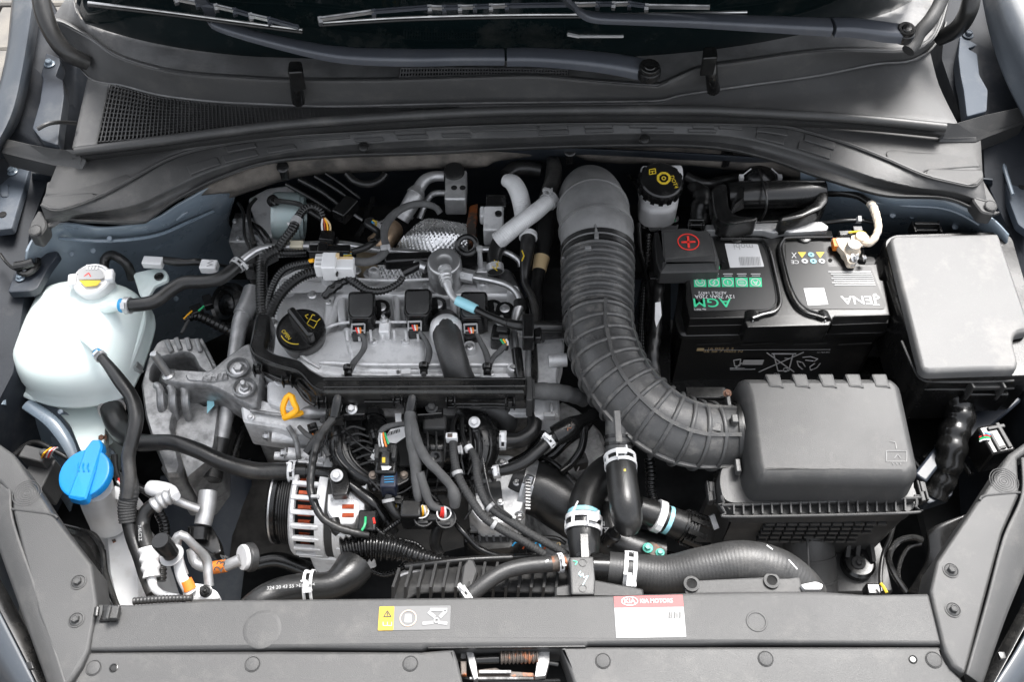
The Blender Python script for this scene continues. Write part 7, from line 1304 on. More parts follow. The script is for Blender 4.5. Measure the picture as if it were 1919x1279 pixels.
ringd(t, 1092, 1056, .008, 7, .8, PLX, 'moulded_ring'); ringd(t, 1092, 1104, .008, 7, .8, PLX, 'moulded_ring')
t, P = hose('upper_radiator_hose', 'very large dusty black radiator hose arching at front right with white clamp', 'hose', [(1140, 1066, -.03, 31), (1190, 1072, -.03, 33), (1250, 1078, -.028, 36), (1320, 1066, -.02, 40), (1390, 1056, -.015, 42), (1450, 1068, -.018, 42), (1490, 1095, -.03, 42), (1510, 1120, -.045, 42)], RUBG, n=34, rib=(.004, .002))
clamp(t, P, .1, 24, WHT, 1, 25, 1.06)
for a, b in (((1437, 1023), (1448, 1031)), ((1478, 1050), (1494, 1068))): strip(t, [a, b], .0225-(a[0]-1437)*.0002, 2, PRN, 'chalk_mark')
M = Mb(); slab(M, [(1500, 1096), (1530, 1090), (1544, 1096), (1540, 1106), (1508, 1106)], .006, .01, .002, 4); obj('hose_clamp', M, WHT, t)
t, P = hose('vent_hose', 'slim smooth black hose curving from the outlet box to the front panel edge', 'hose', [(1066, 1054, -.015, 14), (1030, 1058, -.012, 15), (985, 1062, -.01, 15), (945, 1072, -.008, 15), (915, 1090, -.008, 15), (890, 1110, -.01, 15), (870, 1125, -.012, 15)], RUBG, n=20, clamps=[dict(t=.08, w=9, m=WHT, style='spring', rs=1.15), dict(t=.96, w=12, m=WHT, style='spring', rs=1.1, ang=60)])
M = Mb(); tube(M, P, 20, t0=.03, t1=.16, rs=1.03, step=.002); obj('red_tape', M, RUST, t); strip(t, [(1022, 1054), (1028, 1051)], .006, 4, PRN, 'chalk_mark')
t, P = hose('side_coolant_hose', 'black hose with white clamp running right toward a ribbed quick connector', 'hose', [(1196, 955, -.04, 25), (1225, 965, -.045, 26), (1250, 975, -.05, 27), (1275, 985, -.055, 28), (1300, 995, -.06, 29)], RUB, n=26, clamps=[dict(t=.36, w=15, m=WHT, style='band', ang=40)])
band(t, P, .52, 8, CYAN, 1.02, 'blue_paint_band')
for q in (.78, .84, .9, .96): M = Mb(); tube(M, P, 20, t0=q, t1=min(1, q+.03), rs=1.14, step=.002); obj('connector_ring', M, PLG, t)
M = Mb()
for k in range(9):
    p, d, r = P.at(.99); a = k*.7; x_ = d.orthogonal().normalized(); y_ = d.cross(x_); q = x_*math.cos(a)+y_*math.sin(a); bar(M, p+q*r*1.1-d*.012, p+q*r*1.1+d*.012, .006, .004, q)
obj('connector_teeth', M, PLG, t)
t = hose('slanted_hose', 'black hose with >AC< print and silver cap behind the U-bend', 'hose', [(1125, 960, -.085, 40), (1140, 1000, -.085, 42), (1180, 1030, -.09, 42), (1240, 1040, -.095, 40)], RUB, n=26)[0]
text(t, '>AC<', 1138, 998, -.055, 13, PRN, -65)
M = Mb(); lathe(M, W(1146, 1008, -.045), (.5, .3, 1), [(.007, -.012), (.007, 0), (.0095, .001), (.0095, .006), (.007, .007), (.006, .016), (.0001, .017)], 16); obj('bleed_cap', M, RUB, t); M = Mb(); slab(M, [(1142, 1000), (1150, 986), (1158, 990), (1150, 1008)], -.05, .006, .001); obj('cap_tab', M, ZINC, t); M = Mb(); bar(M, W(1134, 1022, -.055), W(1146, 1006, -.05), .012, .01); obj('cap_stem', M, PLG, t)
t = thing('green_bolt_bracket', 'small rusty bracket with two green painted bolts', 'bracket', 1225, 1032, -.1)
M = Mb(); slab(M, [(1204, 1020), (1222, 1014), (1244, 1026), (1246, 1044), (1230, 1046), (1206, 1034)], -.06, .012, .002, 4); obj('bracket_plate', M, RUST, t)
GB2 = mat('green_bolt_paint', (.1, .45, .36), .4); bolt(t, 1214, 1028, -.059, 10, GB2); bolt(t, 1237, 1037, -.059, 8.5, GB2)
hose('ribbed_cable', 'black ribbed conduit dropping right of the intake branch', 'cable conduit', [(1216, 860, -.04, 9), (1220, 890, -.045, 9.5), (1220, 920, -.05, 9), (1228, 945, -.055, 7)], PLG, rib=(.005, .12))
hose('lower_sensor_cable', 'thin dark loom with orange and blue wires below the braided hoses', 'wiring loom', [(960, 1020, -.09, 5), (1000, 1010, -.085, 5), (1040, 1010, -.08, 5), (1060, 1020, -.08, 4)], RUB)
for k, m in enumerate((BLU, COPPER, BLU, COPPER, TAN)): wire(bpy.data.objects['lower_sensor_cable'], [(960+k*20, 1024+(k % 2)*6, -.085), (968+k*20, 1016, -.08), (978+k*18, 1018+(k % 3)*5, -.08)], 1.5, m, 'coloured_wire')
# ================================================================ FAN SHROUD
fs_ = thing('fan_shroud', 'black ribbed radiator fan shroud along the rear of the front panel', 'fan shroud', 900, 1090, -.1)
M = Mb(); loft(M, [[(735, 1125, -.05), (745, 1085, -.06), (800, 1070, -.06), (880, 1060, -.06), (960, 1066, -.06), (1070, 1070, -.06)], [(745, 1130, -.05), (760, 1100, -.045), (830, 1092, -.04), (900, 1088, -.04), (980, 1090, -.04), (1070, 1094, -.04)], [(750, 1140, -.05), (780, 1116, -.045), (850, 1112, -.04), (920, 1110, -.04), (990, 1112, -.04), (1070, 1114, -.04)]], 30, 4, True); obj('shroud_rim', M, PLX, fs_, thick=.003, ang=60)
for k in range(15):
    u = 748+k*23; v = 1082-12*math.sin(min(1, k/5)*1.57); M = Mb(); bar(M, W(u, v-6, -.05), W(u-12+k*.5, 1112, -.035), .003, .018); obj('shroud_rib', M, PLX, fs_)
M = Mb(); solid(M, [(868, 1060), (878, 1046), (888, 1050), (896, 1070), (880, 1116), (860, 1116)], -.03, [(-.03, 0), (-.002, 0), (0, .002)], 4, 0, True, True); obj('shroud_bracket', M, PLX, fs_); M = Mb(); solid(M, [(1040, 1100), (1110, 1086), (1205, 1104), (1208, 1120), (1040, 1120)], -.005, [(-.03, 0), (-.002, 0), (0, .002)], 2, 0, True, True); obj('shroud_bracket', M, PLX, fs_)
t = thing('radiator_bracket', 'light grey aluminium radiator bracket with two bolt eyes at front right', 'bracket', 1400, 1105, -.02)
M = Mb(); slab(M, [(1282, 1094), (1288, 1084), (1298, 1080), (1308, 1088), (1430, 1082), (1438, 1076), (1450, 1076), (1456, 1084), (1500, 1082), (1504, 1112), (1284, 1114)], .0, .012, .002, 3); obj('bracket_plate', M, PLX, t)
for u, v in ((1296, 1096), (1446, 1090)):
    M = Mb(); lathe(M, W(u, v, .001), (0, 0, 1), [(.009, -.004), (.009, .002), (.006, .0025), (.0055, .0004), (.0001, .0004)], 22); o = obj('bolt_eye', M, PLX, t); M = Mb(); lathe(M, W(u, v, .0018), (0, 0, 1), [(.0054, 0), (.0001, .0001)], 16); obj('eye_hole', M, VOID, t)
# ================================================================ SLAM PANEL AND FRONT COVERS
sp = thing('slam_panel', 'wide dark textured plastic slam panel across the front of the bay', 'body panel', 960, 1170, -.05)
TP = [(183, 1132), (250, 1133), (400, 1124), (700, 1121), (900, 1119), (1070, 1117), (1280, 1111), (1420, 1108), (1540, 1108), (1625, 1114), (1740, 1112), (1744, 1118), (1766, 1204), (1765, 1209), (1560, 1207), (1400, 1206), (1300, 1208), (1104, 1208), (1098, 1212), (800, 1214), (790, 1218), (560, 1215), (480, 1217), (165, 1220), (168, 1190), (178, 1150)]
M = Mb(); solid(M, TP, .03, [(-.05, 0), (-.004, -.0), (-.0015, .0012), (0, .004)], 0, 0, True, True); obj('panel_skin', M, PANEL, sp, ang=40)
# front lower covers left / right
cl = thing('front_cover', 'left front plastic cover with push clips beside the bonnet latch', 'plastic cover', 500, 1250, -.02)
M = Mb(); solid(M, [(160, 1222), (480, 1220), (790, 1222), (850, 1216), (858, 1240), (876, 1320), (100, 1330), (135, 1280), (152, 1250)], .026, [(-.04, 0), (-.004, 0), (-.0015, .0012), (0, .004)], 3, 0, True, True); obj('cover_skin', M, PANEL, cl, ang=40)
for u, v, r, k in ((175, 1253, 15, 'clip'), (213, 1253, 8, 'hole'), (473, 1246, 15, 'clip'), (769, 1245, 15, 'clip')): bolt(cl, u, v, .0262, r, PANEL if k == 'clip' else PLG, (0, 0, 1), k, 'push_clip')
cr_ = thing('front_cover', 'right front plastic cover with push clips beside the bonnet latch', 'plastic cover', 1400, 1250, -.02)
M = Mb(); solid(M, [(1050, 1212), (1300, 1212), (1764, 1212), (1774, 1240), (1800, 1270), (1850, 1330), (1090, 1330), (1068, 1262)], .026, [(-.04, 0), (-.004, 0), (-.0015, .0012), (0, .004)], 3, 0, True, True); obj('cover_skin', M, PANEL, cr_, ang=40)
for u, v, r, k in ((1130, 1240, 15, 'clip'), (1435, 1236, 15, 'clip'), (1711, 1237, 8, 'hole'), (1750, 1238, 16, 'clip')): bolt(cr_, u, v, .0262, r, PANEL if k == 'clip' else PLG, (0, 0, 1), k, 'push_clip')
# shallow embosses
M = Mb(); lathe(M, W(491, 1180, .0302), (0, 0, 1), [(.021, -.001), (.02, 0), (.016, .0002), (.01, .0004), (.004, .0005), (.0001, .0005)], 32); obj('pressed_bulge', M, PANEL, sp, ang=80)
M = Mb(); c = W(1418, 1166, .0302); s = SC(c); lathe(M, c, (0, 0, 1), [(20*s, 0), (19*s, .0006), (17*s, .0006), (16*s, 0)], 36, caps=False); obj('pressed_ring', M, PANEL, sp)
# stickers
decal(sp, [(711, 1138), (845, 1136), (843, 1181), (708, 1183)], .0303, mat('faded_label_grey', .13, .6, spec=.3), 'caution_sticker', .0003, 3); decal(sp, [(711, 1138), (739, 1137.5), (737, 1182.5), (708, 1183)], .0307, mat('label_yellow', (.4, .27, .03), .6, spec=.3), 'yellow_panel', .0003, 2)
strip(sp, [(726, 1146), (719, 1157), (733, 1157), (726, 1146)], .0311, 1.6, INK, 'warning_triangle'); strip(sp, [(726, 1150), (726, 1155)], .0311, 2, INK, 'warning_mark'); strip(sp, [(718, 1167), (718, 1174), (734, 1174), (734, 1167)], .0311, 1.2, GRYP, 'book_symbol'); strip(sp, [(726, 1167), (726, 1174)], .0311, 1.2, GRYP, 'book_symbol')
ringd(sp, 765, 1160, .0308, 15, 1.5, mat('faded_orange_print', (.6, .42, .3), .5), 'round_symbol'); decal(sp, [(759, 1152), (771, 1152), (772, 1168), (758, 1168)], .0308, STK, 'hand_symbol', .0003, 3)
for a, b in (((803, 1148), (815, 1158)), ((836, 1146), (824, 1158)), ((792, 1170), (812, 1168)), ((838, 1170), (822, 1168)), ((806, 1144), (838, 1144))): strip(sp, [a, b], .0308, 6, STK, 'fan_symbol')
ringd(sp, 818, 1164, .0308, 4, 3, STK, 'fan_symbol', 14)
decal(sp, [(1150, 1119), (1279, 1116), (1286, 1195), (1155, 1197)], .0303, mat('label_white', .34, .6, spec=.3), 'maker_label', .0003, 2); decal(sp, [(1150, 1119), (1279, 1116), (1281, 1138), (1152, 1140)], .0307, REDL, 'red_header', .0003)
text(sp, 'KIA', 1180, 1128, .0312, 9, PRN, 1, sx=1.1); text(sp, 'KIA MOTORS', 1230, 1127.5, .0312, 8.2, PRN, 1, sx=.92)
strip(sp, [(1180+15*math.cos(a*.314), 1128+8*math.sin(a*.314)) for a in range(21)], .0312, 1.3, PRN, 'oval_emblem')
text(sp, '5 W-30', 1208, 1160, .0308, 5, mat('faint_print', .7, .5), 0)
for k in range(3): strip(sp, [(1200+k*14, 1161), (1206+k*14, 1161)], .0308, 1.4, GRYP, 'faint_print') if k == 1 else None
# small black catch at left
t = thing('cover_catch', 'small black hinged catch at the left end of the slam panel', 'catch', 208, 1150, .02)
M = Mb(); slab(M, [(192, 1134), (224, 1134), (222, 1150), (216, 1165), (184, 1165), (190, 1150)], .034, .01, .0015, 2); obj('catch_base', M, PLG, t); M = Mb(); pbox(M, 210, 1148, .042, 22, 20, .008); pbox(M, 203, 1148, .046, 4, 22, .006); obj('catch_flap', M, PLX, t, bev=.001)
M = Mb(); tube(M, Path([(182, 1140, .04, 5), (180, 1156, .04, 5)], 3), 10); obj('catch_roller', M, PLG, t)
# side triangular covers
def side(nm, label, skin, ridge, inner, bolts_, outer, arcs, edge):
    t = thing('corner_cover', label, 'plastic panel', skin[0][0], skin[0][1], -.02)
    M = Mb(); solid(M, skin, .034, [(-.05, 0), (-.004, 0), (-.0015, .0012), (0, .004)], 0, 0, True, True); obj('panel_skin', M, PANEL, t, ang=40)
    M = Mb(); tube(M, Path([(u, v, .0335, 2.6) for u, v in ridge], 6), 8); obj('moulded_ridge', M, PLX, t)
    for u, v in bolts_: 
        M = Mb(); c = W(u, v, .034); s = SC(c); lathe(M, c, (0, 0, 1), [(15*s, 0), (15*s, .001), (13*s, .0012), (12*s, .0002), (.0001, .0002)], 28); obj('bolt_recess', M, PANEL, t); bolt(t, u, v, .0344, 12, PANEL)
    M = Mb(); loft(M, outer, 30, 3, True); obj('outer_band', M, PANEL, t, thick=.003, ang=60)
    M = Mb(); loft(M, edge, 30, 2, False); obj('outer_gap', M, PLG, t, thick=.003)
    c = W(*arcs, .0343); s = SC(c)
    for k in range(1, 7): 
        M = Mb(); lathe(M, c, (0, 0, 1), [(k*4.4*s-.0004, 0), (k*4.4*s, .0002), (k*4.4*s+.0004, 0)], 28, caps=False); obj('moulded_ripple', M, PANEL, t)
    return t
lp = side('left', 'left grey triangular headlamp cover panel with two bolts', [(-60, 790), (24, 850), (34, 862), (100, 965), (108, 975), (172, 1058), (182, 1132), (166, 1218), (152, 1250), (134, 1276), (120, 1290), (70, 1150), (22, 955), (22, 930), (-60, 840)], [(22, 955), (95, 965), (108, 972)], None, [(147, 1092), (143, 1163)], [[(20, 920, .034), (24, 975, .034), (66, 1100, .034), (126, 1290, .034)], [(0, 900, .03), (6, 980, .03), (50, 1110, .03), (112, 1300, .03)], [(-60, 860, .02), (-20, 980, .02), (30, 1120, .02), (98, 1310, .02)]], (50, 925), [[(-50, 1000, -.01), (0, 1085, -.01), (50, 1180, -.01), (110, 1310, -.01)], [(-70, 1040, .0), (-20, 1110, .0), (30, 1200, .0), (90, 1320, .0)]])
rp = side('right', 'right grey triangular headlamp cover panel with two bolts', [(1990, 780), (1892, 850), (1842, 928), (1830, 942), (1756, 1052), (1743, 1108), (1766, 1204), (1770, 1222), (1785, 1250), (1802, 1262), (1812, 1262), (1845, 1130), (1880, 1000), (1912, 926), (1908, 860), (1990, 800)], [(1912, 924), (1846, 930), (1836, 938)], None, [(1782, 1070), (1786, 1144)], [[(1912, 860, .034), (1912, 930, .034), (1878, 1010, .034), (1846, 1130, .034), (1808, 1264, .034)], [(1935, 860, .03), (1932, 940, .03), (1898, 1030, .03), (1862, 1140, .03), (1822, 1274, .03)], [(1990, 860, .02), (1960, 950, .02), (1925, 1050, .02), (1880, 1160, .02), (1836, 1284, .02)]], (1882, 902), [[(1990, 940, -.01), (1945, 1080, -.01), (1890, 1190, -.01), (1830, 1300, -.01)], [(2000, 960, 0), (1960, 1100, 0), (1905, 1210, 0), (1850, 1310, 0)]])
for nm, rows, sl in (('left front bumper skin corner with small square slot', [[(-80, 1020, .0), (-30, 1095, .0), (20, 1190, .0), (80, 1310, .0)], [(-110, 1060, -.01), (-60, 1130, -.01), (-10, 1230, -.01), (50, 1330, -.01)], [(-160, 1100, -.08), (-110, 1180, -.08), (-60, 1280, -.08), (0, 1360, -.08)], [(-460, 1000, -.2), (-400, 1180, -.2), (-360, 1380, -.2), (-300, 1560, -.2)]], (55, 1249)), ('right front bumper skin corner with small square slot', [[(2000, 960, .0), (1962, 1100, .0), (1908, 1210, .0), (1850, 1300, .0)], [(2030, 990, -.01), (1995, 1130, -.01), (1945, 1230, -.01), (1880, 1330, -.01)], [(2080, 1030, -.08), (2045, 1180, -.08), (1995, 1270, -.08), (1940, 1370, -.08)], [(2380, 1000, -.2), (2330, 1180, -.2), (2300, 1380, -.2), (2250, 1560, -.2)]], (1879, 1230))):
    M = Mb(); loft(M, rows, 30, 4, True); o = obj('bumper', M, FENDER, thick=.003, label=nm, cat='bumper', ang=60)
    M = Mb(); u, v = sl; slab(M, [(u-8, v-7), (u+4, v-8), (u+8, v+5), (u-3, v+7)], .0335 if False else .03, .004, .001); obj('square_slot', M, PLG, o)
# ================================================================ BONNET LATCH
t = thing('bonnet_latch', 'rusty spring-loaded bonnet latch in the notch at bottom centre', 'latch', 955, 1250, -.06)
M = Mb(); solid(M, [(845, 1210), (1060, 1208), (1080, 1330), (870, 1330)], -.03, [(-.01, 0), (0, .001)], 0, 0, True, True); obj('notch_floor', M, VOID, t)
P = Path([(938, 1233, .01, 12), (1008, 1231, .01, 12)], 3); M = Mb(); tube(M, P, 20, rib=(.0042, .12)); obj('spring', M, RUST, t)
M = Mb(); tube(M, Path([(892, 1238, .008, 8), (935, 1236, .008, 9)], 3), 14); obj('pivot_pin', M, PLG, t); M = Mb(); tube(M, Path([(1008, 1240, .005, 4), (1046, 1246, .003, 5)], 3), 10); obj('pivot_pin', M, PLG, t)
M = Mb(); slab(M, [(872, 1218), (884, 1214), (892, 1240), (896, 1272), (888, 1276), (880, 1250)], .012, .02, .001, 2); obj('latch_cheek', M, ALUD, t); M = Mb(); slab(M, [(1010, 1216), (1030, 1214), (1030, 1240), (1022, 1268), (1002, 1270), (1006, 1240)], .012, .02, .001, 2); obj('latch_cheek', M, ALUD, t)
M = Mb(); slab(M, [(896, 1256), (930, 1252), (940, 1258), (1000, 1262), (1004, 1270), (896, 1270)], .002, .01, .001, 2); obj('latch_plate', M, RUST, t); M = Mb(); slab(M, [(862, 1240), (874, 1240), (874, 1266), (864, 1266)], .01, .006, .001, 1); obj('latch_plate', M, RUST, t)
M = Mb(); pbox(M, 928, 1260, .008, 60, 5, .003); pbox(M, 940, 1272, .006, 120, 4, .003); pbox(M, 868, 1228, .008, 10, 12, .006); obj('release_lever', M, ALUD, t, bev=.0005)
M = Mb(); tube(M, Path([(854, 1268, .0, 3), (900, 1276, .0, 3), (980, 1278, .0, 3), (1050, 1276, .0, 3)], 6), 8); obj('release_rod', M, PLG, t)
# thin ledge under the panel edge at centre
M = Mb(); slab(M, [(800, 1213), (1096, 1210), (1098, 1214), (802, 1217)], .028, .004, .0008, 0); obj('centre_lip', M, PLG, sp)
# ================================================================ EXTRA SMALL PARTS
vcv = [o for o in bpy.data.objects if o.name == 'valve_cover'][0]; en = bpy.data.objects['engine']
for pts in ([(604, 618, -.004, 3), (640, 606, .0, 3), (700, 604, .002, 3), (800, 604, .002, 3)], [(640, 522, -.002, 3), (720, 526, 0, 3), (800, 524, 0, 3), (900, 520, -.002, 3)], [(640, 702, -.01, 3), (760, 704, -.008, 3), (900, 704, -.01, 3)], [(556, 640, -.01, 4), (566, 668, -.01, 4), (600, 690, -.012, 4)]):
    M = Mb(); tube(M, Path(pts, 6), 8); obj('cast_bead', M, ALU, vcv)
for u, v, r in ((535, 530, 13), (612, 520, 11), (700, 508, 10), (905, 530, 12), (962, 545, 12), (880, 650, 13), (962, 690, 12), (700, 640, 8), (760, 640, 8)):
    M = Mb(); p = W(u, v, -.004); s = SC(p); lathe(M, p, (0, 0, 1), [(r*s*1.1, -.02), (r*s, .0), (r*s*.85, .002), (.0001, .002)], 20); obj('bolt_boss', M, ALU, vcv)
    bolt(vcv, u, v, -.001, r*.62, STL, (0, -.1, 1))
for k in range(7):
    M = Mb(); bar(M, W(650+k*22, 620, .0035), W(652+k*22, 640, .0035), .003, .004); obj('cast_rib', M, ALU, vcv)
for u, v in ((470, 782), (596, 782), (480, 760), (585, 800)): bolt(en, u, v, -.052, 7, STL, (0, -.3, 1))
# ribs & bosses on the timing side of the block
for pts in ([(470, 770, -.05, 4), (520, 778, -.05, 4), (600, 785, -.05, 4)], [(540, 800, -.05, 5), (556, 830, -.06, 5), (560, 870, -.08, 5)], [(590, 800, -.05, 4), (600, 840, -.07, 4), (596, 880, -.09, 4)]):
    M = Mb(); tube(M, Path(pts, 6), 8); obj('cast_bead', M, ALUD, en)
def hz(lbl, pts, m=RUB, cat='cable', **k): return hose('cable' if cat == 'cable' else cat.replace(' ', '_'), lbl, cat, pts, m, n=10, **k)[0]
hz('thin black cable looping behind the green-grey pump cylinder', [(446, 380, -.03, 3), (456, 400, -.03, 3), (458, 440, -.03, 3), (468, 470, -.02, 3), (460, 486, -.02, 3)])
hz('black cable running down beside the dirty aluminium pump plate', [(480, 372, -.03, 3), (466, 392, -.03, 4), (470, 430, -.03, 4), (476, 455, -.02, 4)])
hz('ribbed black pipe curling under the pump plate at rear left', [(470, 420, -.04, 6), (486, 430, -.035, 7), (498, 446, -.04, 8), (504, 462, -.05, 8)], PLG)
hz('black heater tube at the bulkhead left of the oval grommet hose', [(700, 372, -.05, 6), (690, 395, -.05, 7), (684, 420, -.05, 7), (670, 445, -.05, 7)], PLG, 'pipe')
hz('thin steel stay crossing behind the engine below the brake lines', [(660, 400, -.06, 3), (700, 420, -.06, 3), (745, 400, -.06, 3)], PIPE, 'pipe')
hz('grey taped lead between dipstick and alternator lead', [(560, 800, -.03, 4), (575, 815, -.03, 5), (600, 830, -.035, 5), (616, 856, -.04, 5)], TAPE)
hz('black lead crossing behind the grey taped looms', [(700, 920, -.05, 5), (730, 900, -.045, 5), (770, 905, -.045, 5), (810, 930, -.05, 5), (845, 975, -.06, 5)], PLG)
hz('black lead looping under the throttle casting', [(850, 975, -.06, 6), (870, 1000, -.06, 6), (900, 1030, -.07, 6), (950, 1045, -.07, 6), (1010, 1040, -.07, 5)], PLG)
hz('thin ribbed lead hanging from the rear of the alternator', [(700, 985, -.05, 4), (715, 1000, -.055, 4), (740, 1010, -.06, 4), (780, 1020, -.07, 4), (800, 1040, -.08, 4)], PLG, rib=(.004, .12))
hz('ribbed black lead running left from the round plugs', [(700, 1010, -.06, 5), (730, 990, -.06, 5), (752, 975, -.05, 5)], PLG, rib=(.004, .12))
hz('black lead arched over the gearbox casing', [(1000, 850, -.09, 5), (1040, 870, -.08, 5), (1070, 900, -.08, 6), (1090, 930, -.08, 6)], PLG)
hz('black hose along the top edge of the fan shroud', [(760, 1064, -.06, 7), (820, 1056, -.055, 7), (880, 1050, -.055, 7), (960, 1046, -.06, 7)], RUB, 'hose')
hz('small black hose dropping behind the check valve', [(1096, 800, -.05, 7), (1090, 840, -.06, 8), (1070, 870, -.07, 8), (1050, 885, -.07, 7)], PLG, 'hose')
hz('black conduit along the battery tray wall', [(1215, 440, -.05, 6), (1212, 500, -.06, 6), (1206, 560, -.06, 7), (1202, 640, -.07, 7), (1208, 720, -.08, 7)], PLG, rib=(.005, .1))
hz('black cable hanging beside the intake duct bellows', [(1196, 420, -.03, 5), (1200, 470, -.04, 5), (1212, 520, -.05, 5), (1220, 600, -.06, 5)], PLG)
hz('black cable crossing the gap between duct and reservoir', [(1180, 330, -.03, 5), (1195, 350, -.03, 6), (1210, 390, -.04, 6), (1205, 430, -.05, 5)], PLG)
hz('black lead behind the headlamp panel at right', [(1730, 860, -.1, 6), (1760, 840, -.1, 6), (1790, 850, -.1, 6), (1820, 890, -.1, 6)], PLG)
hz('black pipe rising beside the left aluminium pipe', [(430, 880, -.13, 6), (450, 820, -.13, 7), (470, 780, -.13, 7)], PLG, 'pipe')
hz('black lead under the engine mount arm', [(344, 600, -.1, 7), (370, 592, -.1, 9), (410, 610, -.1, 10), (440, 625, -.1, 9)], PLG, rib=(.008, .1))
hz('dark hose section deep below the alternator', [(470, 1060, -.2, 14), (520, 1050, -.2, 15), (580, 1070, -.2, 15)], PLG, 'hose')
t = thing('abs_block', 'grey cast hydraulic block with small bolts at the rear left corner', 'hydraulic block', 455, 440, -.15)
M = Mb(); pbox(M, 452, 430, -.06, 40, 50, .06); obj('block_body', M, ALUD, t, bev=.003)
for u, v in ((440, 415), (462, 412), (446, 448)): bolt(t, u, v, -.059, 5, STL)
for k in range(4):
    M = Mb(); tube(M, Path([(470+k*6, 440+k*4, -.05, 2.4), (486+k*5, 446+k*6, -.045, 2.4), (492+k*4, 470+k*4, -.05, 2.4)], 6), 8); obj('hydraulic_pipe', M, PIPE, t)
# cable ties added on the looms, pale ones standing in for small highlights
for k, (u, v, z, w, d, r, on) in enumerate(((628, 508, .036, 10, 12, 0, 'main rear conduit'), (500, 600, .014, 18, 5, 20, 'three joined conduits'), (728, 838, .012, 6, 10, 0, 'sensor plug'), (862, 842, .0, 8, 12, 10, 'first braided hose'), (700, 448, .03, 14, 5, 30, 'oxygen sensor lead'), (722, 462, .042, 18, 8, 10, 'grey taped branch'), (1226, 520, .0, 16, 5, 0, 'battery side loom'), (590, 930, -.008, 16, 5, 0, 'alternator lead'))):
    M = Mb(); pbox(M, u, v, z, w, d, .004, r); pbox(M, u+w*.35, v, z+.003, 4, d+2, .005, r); obj('cable_tie', M, GRYP if k % 2 else PLG, label='small %s cable tie on the %s' % ('pale grey glint-like' if k % 2 else 'black', on), cat='cable tie', group='cable ties on the wiring', bev=.0006)
# scuffs, marks and seams on the big lids
fbl = [o for o in bpy.data.objects if o.name.startswith('lid')]
# level marks and a fluid line on the coolant tank
tk = bpy.data.objects['coolant_tank']
# small print on stickers
for k in range(4): strip(sp, [(1162, 1168+k*7), (1162+(88, 60, 104, 72)[k], 1167.5+k*7)], .0308, 1.1, GRYP, 'small_print')
for k in range(9): strip(sp, [(1252+k*3, 1148), (1252.4+k*3, 1160)], .0308, .8+(k*5 % 3)*.5, INK, 'barcode_bar')
# denser clutter round the manifold
def conn(lbl, u, v, z, w, d, rz=0, m=PLG, wires=()):
    t = thing('connector', lbl, 'connector', u, v, z-.02)
    M = Mb(); pbox(M, u, v, z, w, d, .02, rz); obj('shell', M, m, t, bev=.0015)
    M = Mb(); pbox(M, u, v-d*.25, z+.003, w*.5, d*.3, .004, rz); obj('latch', M, PLX, t, bev=.0006)
    for k, q in enumerate(wires): wire(t, [(u-4+k*4, v+d*.5, z-.006), (u-3+k*4, v+d*.5+8, z-.008), (u-6+k*4, v+d*.5+14, z-.012)], 1.5, q)
    return t
conn('small black connector with white and orange wires under the dipstick', 585, 800, -.03, 18, 14, 20, PLG, (WHT, ORG))
conn('black connector wedged above the round plugs', 745, 935, -.04, 24, 16, -10, PLG, (YEL, GRYP))
conn('black connector clipped below the thin hose joint', 905, 830, -.03, 18, 20, 12)
conn('flat black connector on the manifold end near the white bolt', 868, 800, -.03, 22, 14, -15)
conn('black connector behind the oil filler cap conduit', 468, 500, -.02, 20, 16, 0)
conn('grey connector on the gearbox casing under the duct bend', 1088, 860, -.12, 26, 18, 15, PLX, (WHT,))
conn('black connector beside the green-bolt bracket', 1262, 1045, -.1, 24, 18, -10, PLG, (RED, WHT))
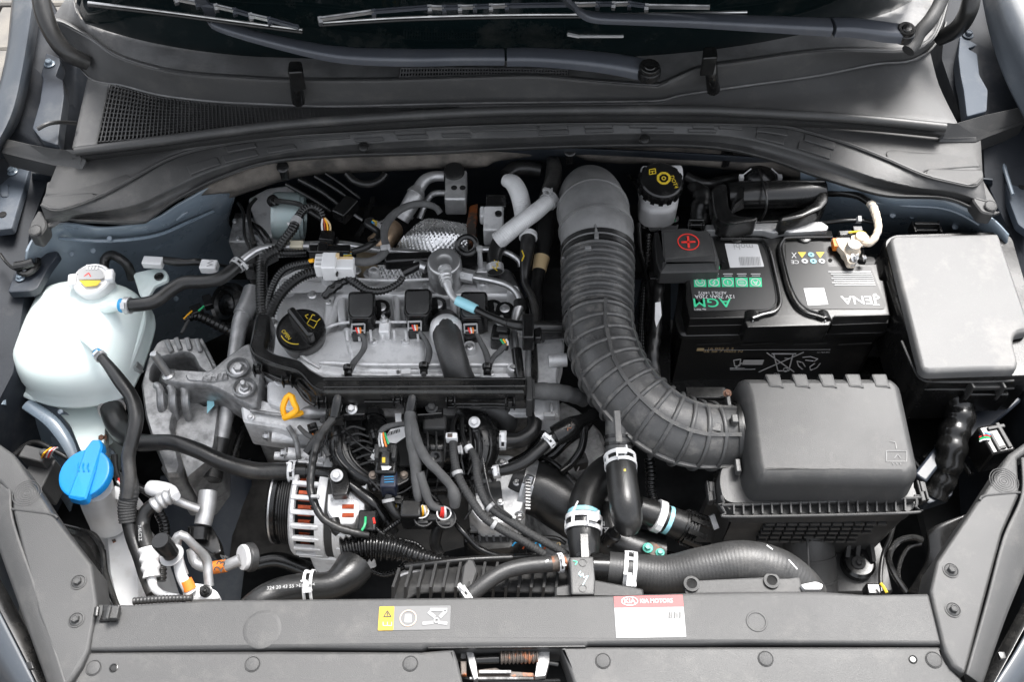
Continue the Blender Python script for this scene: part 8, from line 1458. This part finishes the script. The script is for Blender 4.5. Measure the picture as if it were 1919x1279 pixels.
for lbl, pts, r in (('thin wire pair crossing the manifold plenum', [(640, 800, -.02, 2), (670, 830, -.015, 2), (700, 850, -.015, 2)], 0), ('thin black wire looping under the pressure sensor', [(700, 905, -.03, 2.4), (720, 925, -.035, 2.4), (750, 925, -.035, 2.4), (775, 910, -.03, 2.4)], 0), ('thin black wire draped along the second braided hose', [(905, 860, .0, 2), (912, 900, -.004, 2), (925, 940, -.01, 2), (960, 970, -.02, 2)], 0), ('thin black wire hanging over the throttle casting', [(880, 900, -.05, 2.4), (890, 940, -.05, 2.4), (870, 975, -.06, 2.4)], 0), ('thin black wire curling beside the dipstick tube', [(600, 790, -.01, 2.4), (612, 800, -.012, 2.4), (610, 826, -.02, 2.4), (596, 850, -.03, 2.4)], 0)):
    hz(lbl, pts, PLG)
for k in range(6):
    M = Mb(); P = Path([(640+k*7, 812+k*12, -.028-k*.002, 2.2), (660+k*8, 800+k*13, -.022-k*.002, 2.2), (684+k*7, 806+k*13, -.028-k*.002, 2.2)], 6); tube(M, P, 6); obj('stiffening_rib', M, PLX, bpy.data.objects['intake_manifold'])
for k in range(7):
    M = Mb(); P = Path([(800+k*16, 792+abs(k-3)*3, -.03, 2), (802+k*16, 830, -.014, 2), (800+k*16, 868-abs(k-3)*3, -.03, 2)], 6); tube(M, P, 6); obj('stiffening_rib', M, PLX, bpy.data.objects['intake_manifold'])
# outer wing skins, just outside the picture
for nm, base, rows in (('left', 'left_wing_channel', ([(30, -60, .16), (17, 80, .13), (-11, 200, .11), (-61, 300, .09), (-120, 500, .07), (-150, 800, .03), (-170, 1100, 0)], [(60, -60, .13), (40, 80, .1), (10, 200, .08), (-30, 300, .06), (-70, 500, .04), (-90, 800, .0), (-100, 1100, -.03)])), ('right', 'right_wing_channel', ([(1995, -60, .19), (2025, 30, .178), (2066, 130, .168), (2105, 220, .158), (2140, 500, .1), (2130, 800, .05), (2110, 1100, 0)], [(1880, -60, .16), (1912, 30, .16), (1962, 130, .15), (2002, 220, .14), (2030, 500, .05), (2030, 800, 0), (2020, 1100, -.03)]))):
    A = [W(*p) for p in resample([list(p) for p in rows[0]], 30)]; B = [W(*p) for p in resample([list(p) for p in rows[1]], 30)]
    sx_ = -1 if nm == 'left' else 1
    R_ = [B, A, [p+Vector((sx_*.012, 0, -.02)) for p in A], [Vector((p.x+sx_*.03, p.y, -.2)) for p in A], [Vector((p.x+sx_*.02, p.y, -.6)) for p in A]]
    M = Mb(); vs = [p for r in R_ for p in r]; M.add(vs, [(j*30+i, (j+1)*30+i, (j+1)*30+i+1, j*30+i+1) for j in range(4) for i in range(29)])
    obj('wing_skin', M, FENDER, bpy.data.objects[base], thick=.002, ang=70)
